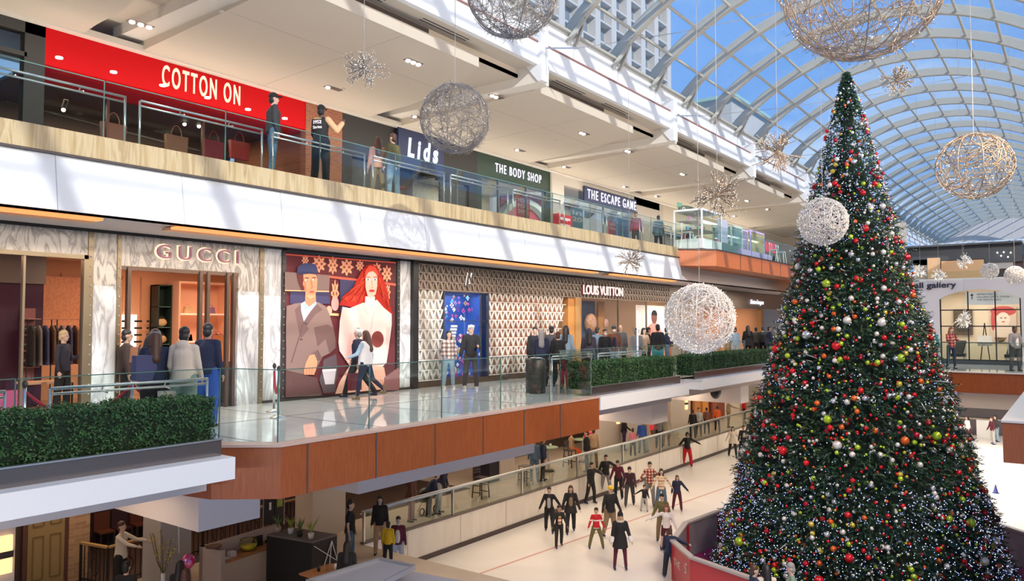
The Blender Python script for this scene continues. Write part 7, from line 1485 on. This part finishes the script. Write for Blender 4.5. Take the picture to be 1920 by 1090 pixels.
# black banner with vertical writing, kiosk box, plants
a, b = at(500, 608, X=-17.4).y, at(537, 608, X=-17.4).y
t = thing('banner_stand', 'tall black banner with vertical white letters BAMI behind the black kiosk box', 'banner', (-17.4, a, F1)); B(((-17.45, a, F1 + 1.0), (-17.4, (a + b) / 2, -1.1)), ((-17.45, (a + b) / 2 + .02, F1 + 1.0), (-17.4, b, -1.1))).build('black_panel', M['black'], t)
for k, s_ in enumerate('BAMI'): text('lettering', s_, mat('plw', (.85, .8, .8)), t, (-17.38, a + .14, -2.0 - .36 * k), (0, 1, 0), (0, 0, 1), .2, .07 if s_ == 'I' else .13, ext=.004, bold=.03)
B(((-17.43, a - .02, F1 + .9), (-17.41, a, -1.05)), ((-17.43, b, F1 + .9), (-17.41, b + .02, -1.05))).build('edge_strip', M['steel'], t); B(((-17.39, (a + b) / 2 + .08, F1 + 1.4), (-17.385, b - .06, F1 + 1.9))).build('drink_picture', mat('dpic', (.35, .40, .06), .5), t)
KB = [at(500, 1003, Z=-3.3), at(585, 1017, Z=-3.3), at(632, 1003, Z=-3.3)]
KB.append(KB[0] + (KB[2] - KB[1]))
t = thing('kiosk_box', 'large black kiosk box with a grey top carrying four potted plants', 'kiosk', ((KB[0] + KB[2]) / 2)[:2] + (F1,) if False else (KB[1].x, KB[1].y, F1))
m = MB(); m.prism([(p.x, p.y) for p in KB], 'Z', F1, -3.33); m.build('black_body', M['black'], t); m = MB(); m.prism([(p.x, p.y) for p in KB], 'Z', -3.33, -3.29); m.build('grey_top', mat('ktop', (.16, .14, .14), .5), t)
m = MB(); n_ = (KB[2] - KB[1]).normalized(); o_ = Vector((n_.y, -n_.x, 0)) * .03
for q in [((0.05, -3.4), (.95, -3.9)), ((.75, -3.4), (.2, -4.4)), ((.75, -3.4), (.6, -4.4)), ((.75, -3.4), (.98, -3.9))]: m.bar(KB[1] * (1 - q[0][0]) + KB[2] * q[0][0] + o_ + Vector((0, 0, q[0][1] + 3.3)), KB[1] * (1 - q[1][0]) + KB[2] * q[1][0] + o_ + Vector((0, 0, q[1][1] + 3.3)), .015)
m.build('white_lines', M['white'], t)
g2 = random.Random(9)
for k, (px, py) in enumerate([(521, 998), (545, 1001), (562, 1006), (583, 1010)]):
    p = at(px, py, Z=-3.29); c_ = [(.5, .36, .28), (.7, .7, .68), (.02, .02, .02), (.75, .7, .62)][k]
    t = thing('potted_plant', ['potted plant in a terracotta coloured pot, leftmost on the black kiosk box', 'potted spiky plant in a white and grey pot on the black kiosk box', 'potted thin leaved plant in a black pot on the kiosk box', 'tall potted plant in a cream pot, nearest corner of the kiosk box'][k], 'plant', p, group='potted plants on the kiosk box')
    MB().lathe(p, [(0, 0), (.06, 0), (.075, .13), (.06, .13), (0, .11)], 14).build('pot', mat('pot%d' % k, c_, .5), t, True); m = MB()
    for j in range(16):
        a_ = g2.random() * 6.28; l_ = g2.uniform(.15, .3) * (1.3 if k == 3 else 1); e = p + Vector((cos(a_) * l_ * .6, sin(a_) * l_ * .6, .12 + l_)); s_ = p + Vector((0, 0, .12)); w_ = Vector((-sin(a_), cos(a_), 0)) * .018; md = (s_ + e) / 2 + Vector((0, 0, .04)); m.add([s_, md + w_, e, md - w_], [(0, 1, 2, 3)])
    m.build('leaves', mat('plant_leaf%d' % (k % 2), [(.12, .22, .06), (.28, .38, .05)][k % 2], .5), t)
# cafe counter with things
ca = at(374, 1025, Z=-3.4); cb_ = at(505, 986, Z=-3.4)
t = thing('cafe_counter', 'grey walled cafe counter with a wooden worktop, left of the black kiosk box', 'counter', (ca.x, ca.y, F1)); u_ = (cb_ - ca).normalized(); v_ = Vector((-u_.y, u_.x, 0)); v_ = v_ if v_.x > 0 else -v_
m = MB(); m.prism([tuple((ca + u_ * s_ + v_ * q)[:2]) for s_, q in ((0, 0), (0, .12), (2.4, .12), (2.4, 0))], 'Z', F1, -3.4); m.prism([tuple((ca + u_ * s_ + v_ * q)[:2]) for s_, q in ((0, 0), (.12, 0), (.12, .75), (0, .75))], 'Z', F1, -3.4); m.build('tall_panel', mat('cpanel', (.45, .38, .35), .6), t)
m = MB(); m.prism([tuple((ca + u_ * s_ + v_ * q)[:2]) for s_, q in ((.12, .12), (.12, .62), (2.4, .62), (2.4, .12))], 'Z', -3.78, -3.73); m.build('worktop', mat('worktop', (.45, .20, .08), .4), t); m = MB(); m.prism([tuple((ca + u_ * s_ + v_ * q)[:2]) for s_, q in ((.12, .12), (.12, .58), (2.4, .58), (2.4, .12))], 'Z', F1, -3.78); m.build('cabinet_front', mat('cfront', (.62, .50, .40), .6), t)
def onc(s_, q, z=-3.73): p = ca + u_ * s_ + v_ * q; return Vector((p.x, p.y, z))
p = onc(1.15, .36); MB().lathe(p, [(0, .0), (.16, .02), (.22, .15), (.20, .28), (.18, .28)], 18).build('punch_bowl', glass('bowlglass', (.9, .9, .85), .6), smooth=True, label='glass drink bowl with yellow juice on the cafe counter', cat='bowl')
MB().lathe(p, [(0, .01), (.15, .03), (.2, .13), (0, .13)], 18).build('juice', mat('juice', (.75, .65, .03), .3), smooth=True, label='yellow juice inside the glass bowl on the cafe counter', cat='drink')
p = onc(1.5, .3); B((p - Vector((.02, .13, 0)), p + Vector((.02, .13, .26)))).build('monitor', M['black'], label='small black monitor on the cafe counter', cat='screen')
p = onc(.35, .4); B((p - Vector((.1, .12, 0)), p + Vector((.1, .12, .02)))).build('tablet', M['white'], label='white framed tablet on the cafe counter, left end', cat='tablet')
p = onc(.6, .4); B((p - Vector((.08, .08, 0)), p + Vector((.08, .08, .12)))).build('card_reader', M['lilac'], label='white card reader on the cafe counter beside the tablet', cat='device')
p = onc(1.95, .38); B((p - Vector((.14, .16, 0)), p + Vector((.14, .16, .07)))).build('cash_tray', M['black'], label='black tray on the cafe counter near the kiosk box', cat='tray')
p = at(401, 1026, Z=-3.35); t = thing('round_plate', 'dark oval disc on top of the counter end panel', 'plate', p); MB().cyl(p, .18, .03, 20).build('disc', mat('disc', (.08, .03, .03), .4), t)
# flowers and balloon
p = at(306, 1075, Z=-3.95); t = thing('flower_vase', 'tall branches of yellow blossom in front of the grey column', 'plant', (p.x, p.y, F1)); MB().cyl((p.x, p.y, F1), .05, .5, 10).build('vase', M['white'], t, True); m, m2 = MB(), MB()
for k in range(9):
    a_ = k * .7; e = Vector((p.x + .25 * cos(a_), p.y + .3 * sin(a_), F1 + 1.0 + .07 * k)); m.tube([(p.x, p.y, F1 + .45), ((p.x + e.x) / 2, (p.y + e.y) / 2, F1 + .8), e], .008, 4)
    for j in range(9): s_ = g2.uniform(.4, 1); m2.ball(Vector((p.x, p.y, F1 + .45)) * (1 - s_) + e * s_ + Vector((g2.uniform(-.05, .05), g2.uniform(-.05, .05), g2.uniform(-.03, .03))), .018, 6, 4)
m.build('stems', mat('stem', (.12, .10, .03), .7), t); m2.build('blossom', mat('blossom', (.50, .42, .12), .6), t)
p = at(353, 1053, Z=-3.2) ; p = at(353, 1053, X=-15.9); t = thing('foil_balloon', 'shiny pink and red foil balloon near the bottom edge at the left', 'balloon', p); MB().ball(p, (.12, .155, .165), 18).build('balloon_body', ramp_mat('foil', lambda t, c: ramp(t, noise(t, c, 6, 2), [(.4, (.75, .03, .20)), (.58, (.75, .25, .55)), (.68, (.3, .1, .4))]), .12, .6), t, True); MB().tube([p - Vector((0, 0, .16)), p - Vector((0, .03, .8))], .004, 4).build('string', M['white'], t)
MB().tube([(-17.4, at(338, 608, X=-17.4).y, -1.6), (-17.38, at(343, 608, X=-17.4).y, -3.6)], .012, 5).build('hanging_cable', M['white'], label='thin white cable hanging on the grey column', cat='cable')
# canopy roofs at the bottom edge
CN = [at(575, 1092, Z=-2.8), at(712, 1050, Z=-2.8), at(777, 1064, Z=-2.8), at(690, 1110, Z=-2.8)]
t = thing('kiosk_canopy', 'pale blue grey kiosk canopy roof cut off by the bottom edge', 'canopy', (CN[0].x, CN[0].y, -2.8)); m = MB(); m.prism([(p.x, p.y) for p in CN], 'Z', -2.86, -2.8); m.build('roof_panel', mat('canopy', (.36, .38, .44), .25), t); m = MB()
for a_, b_ in zip(CN, CN[1:] + CN[:1]): m.bar(a_, b_, .05, .09)
m.build('rim', mat('canopyrim', (.42, .44, .48), .3, .5), t); MB().cyl((CN[3].x, CN[3].y, F1), .04, 1.6, 8).build('post', M['steel'], t)
C2 = [at(728, 1095, Z=-3.1), at(775, 1072, Z=-3.1), at(880, 1092, Z=-3.1), at(800, 1130, Z=-3.1)]
t = thing('kiosk_canopy', 'second low blue grey canopy right of the first at the bottom edge', 'canopy', (C2[0].x, C2[0].y, -3.1)); m = MB(); m.prism([(p.x, p.y) for p in C2], 'Z', -3.16, -3.1); m.build('roof_panel', mat('canopy', (.36, .38, .44)), t); MB().cyl((C2[3].x, C2[3].y, F1 - 1), .04, 2.3, 8).build('post', M['steel'], t)
p = at(610, 1072, Z=-3.7); t = thing('cafe_table', 'wooden cafe table with glasses beside the black kiosk box', 'table', (p.x, p.y, F1)); B(((p.x - .35, p.y - .45, -3.73), (p.x + .35, p.y + .45, -3.69))).build('table_top', mat('worktop', (.45, .20, .08)), t); MB().cyl((p.x, p.y, F1), .04, .72, 8).build('leg', M['dark'], t)
for k in range(3): q = p + Vector((.1 * k - .1, .15 * k - .1, .01)); MB().cyl(q, .035, .13, 10).build('drinking_glass', [M['black'], M['glass'], M['lilac']][k], smooth=True, label=['dark', 'clear', 'pale'][k] + ' drinking glass on the wooden cafe table', cat='glass', group='glasses on the cafe table')
# cafe furniture behind the rink glass
def stool(lb, x, y, c_, h=.72, back=True):
    t = thing('bar_chair', lb, 'chair', (x, y, F1), group='high chairs along the rink'); mm = mat('bchair%.2f' % c_[0], c_, .5); B(((x - .2, y - .2, F1 + h), (x + .2, y + .2, F1 + h + .04))).build('seat', mm, t)
    for dx in (-1, 1):
        for dy in (-1, 1): m = MB(); m.bar((x + dx * .22, y + dy * .22, F1), (x + dx * .18, y + dy * .18, F1 + h), .035); m.build('leg', mm, t)
    m = MB()
    for z in (.2, .45): m.box((x - .2, y - .22, F1 + z), (x + .2, y - .19, F1 + z + .03)); m.box((x - .2, y + .19, F1 + z), (x + .2, y + .22, F1 + z + .03))
    m.build('stretcher', mm, t)
    if back:
        m = MB()
        for z in (.15, .25, .35): m.box((x - .22, y - .19, F1 + h + z), (x - .19, y + .19, F1 + h + z + .05))
        for dy in (-.2, .18): m.box((x - .22, y + dy, F1 + h), (x - .19, y + dy + .03, F1 + h + .42))
        m.build('backrest', mm, t)
for k, px in enumerate([(902), (985), (1068)]): q = ph(px, X=-17.6 if k != 2 else -18.2); stool(['dark slatted high chair behind the rink glass near the dark pillar', 'grey high stool behind the rink glass at the left of the round tables', 'dark high chair at the round green table'][k], q[0], q[1], [(.06, .04, .04), (.20, .19, .18), (.05, .04, .04)][k], back=k != 1)
for k, px in enumerate([1028, 1091]):
    q = ph(px, X=-18.4); t = thing('round_table', ['round pale green high table, left one under the cherry wood band', 'round green high table with cups beside the orange trousers'][k], 'table', (q[0], q[1], F1), group='round high tables'); MB().cyl((q[0], q[1], F1 + 1.0), .42, .04, 24).build('table_top', mat('gtab', (.30, .42, .28), .4), t, True); MB().cyl((q[0], q[1], F1), .035, 1.0, 8).build('leg', M['steel'], t); MB().cyl((q[0], q[1], F1), .25, .03, 16).build('base', M['dark'], t)
    MB().cyl((q[0] + .1, q[1], F1 + 1.04), .05, .14, 10).build('paper_cup', [M['white'], mat('cupp', (.6, .35, .25), .5)][k], smooth=True, label=['white', 'salmon'][k] + ' paper cup on a round high table', cat='cup')
p = ph(1104, X=-18.0); B(((p[0] - .15, p[1] - .2, F1 + .95), (p[0] + .15, p[1] + .2, F1 + 1.4))).build('shopping_bag', mat('rbag', (.75, .03, .05), .4), label='bright red shopping bag next to the person in black at the cafe table', cat='bag')
c_ = column('dark blue black pillar at the right end of the white soffit', 918, 944, -18.9, mat('inkpillar', (.015, .015, .03), .4))
st = thing('stroller', 'dark baby stroller behind the rink glass', 'stroller', (*ph(797, X=-17.7)[:2], F1)); q = Vector((*ph(797, X=-17.7)[:2], F1)); MB().ball(q + Vector((0, 0, .6)), (.22, .32, .25), 12).build('seat_shell', M['black'], st, True); m = MB(); m.bar(q + Vector((0, -.3, .12)), q + Vector((0, .35, 1.05)), .03); m.bar(q + Vector((0, .35, .12)), q + Vector((0, -.2, .7)), .03); m.build('frame', M['steel'], st)
for dy in (-.32, .35): MB().tube([q + Vector((.2, dy + .11 * cos(a_), .13 + .11 * sin(a_))) for a_ in np.linspace(0, 2*pi, 12)], .025, 5).build('wheel', M['black'], st)
# speaker under the planter, pylon on the ice, far skating aids, bags held by people
p = at(1342, 735, X=-11.4); t = thing('ceiling_speaker', 'black round speaker hanging below the far planter', 'speaker', p); MB().ball(p, (.2, .28, .28), 14).build('speaker_body', M['black'], t, True); MB().tube([p + Vector((0, 0, .2)), (p.x, p.y, -.8)], .03, 6).build('bracket', M['dark'], t)
p = at(1867, 925, Z=ICE); MB().lathe(p, [(.0, 0), (.14, 0), (.14, .02), (.1, .03), (.02, .36), (0, .37)], 14).build('rink_cone', mat('conec', (.03, .05, .28), .5), smooth=True, label='small dark blue cone standing alone on the ice right of the tree', cat='cone')
p = at(1845, 820, Z=ICE); B(((p.x - .4, p.y - .1, ICE), (p.x + .4, p.y + .1, ICE + 1.1))).build('white_board', M['white'], label='white board standing on the far ice between the distant skaters', cat='board')
p = at(275, 690, X=-12.0); t = thing('shopping_bag', 'large navy blue paper shopping bag hanging before the marble shop door', 'bag', (p.x, p.y, p.z - .2)); B(((p.x - .08, p.y - .2, p.z - .2), (p.x + .06, p.y + .2, p.z + .2))).build('bag_body', mat('navybag', (.05, .06, .16), .5), t); MB().tube([(p.x, p.y + .12 * cos(a_), p.z + .2 + .16 * sin(a_)) for a_ in np.linspace(0, pi, 9)], .006, 5).build('handle', M['black'], t)
p = at(313, 738, X=-11.8); B(((p.x - .05, p.y - .13, 0.35), (p.x + .05, p.y + .13, .78))).build('shopping_bag', mat('creambag', (.70, .60, .48), .6), label='cream paper shopping bag held low beside the cream hoodie', cat='bag')
p = at(665, 718, X=-14.6); B(((p.x - .06, p.y - .18, .2), (p.x + .06, p.y + .18, .62))).build('shopping_bag', mat('burgbag', (.16, .02, .04), .5), label='burgundy shopping bag carried between the walking couple', cat='bag')
p = at(257, 665, X=-15.0); B(((p.x - .08, p.y - .2, p.z - .15), (p.x + .08, p.y + .2, p.z + .15))).build('shoulder_bag', mat('brbag', (.20, .08, .04), .5), label='brown shoulder bag of the person behind the open glass door', cat='bag')
dd_ = struct('door_2', 'open bronze framed glass doors of the marble shop', (FX, 8, 0)); m = MB()
for px in (239, 374, 388, 425, 437): y = at(px, 608, X=FX).y; m.box((FX - .05, y - .035, 0), (FX + .05, y + .035, 3.0))
m.box((FX - .05, 7.72, 2.94), (FX + .02, 10.4, 3.02)); m.build('door_frame', mat('bronze2', (.16, .11, .085), .3, .7), dd_); a, b = at(388, 608, X=FX).y, at(425, 608, X=FX).y; B(((FX - .01, a, .1), (FX, b, 2.95))).build('glass_leaf', M['shopglass'], dd_)
pt = at(420, 700, X=-15.9); B(((pt.x, pt.y - .3, 1.0), (pt.x + .3, pt.y + .25, 1.6))).build('display_box', mat('orbox', (.70, .20, .06), .5), label='bright orange box display inside the shop behind the navy jacket', cat='box')
B(((pt.x, pt.y - .3, 0), (pt.x + .3, pt.y + .25, 1.0))).build('display_plinth', M['dark'], label='dark plinth under the bright orange box', cat='plinth')
finalize()
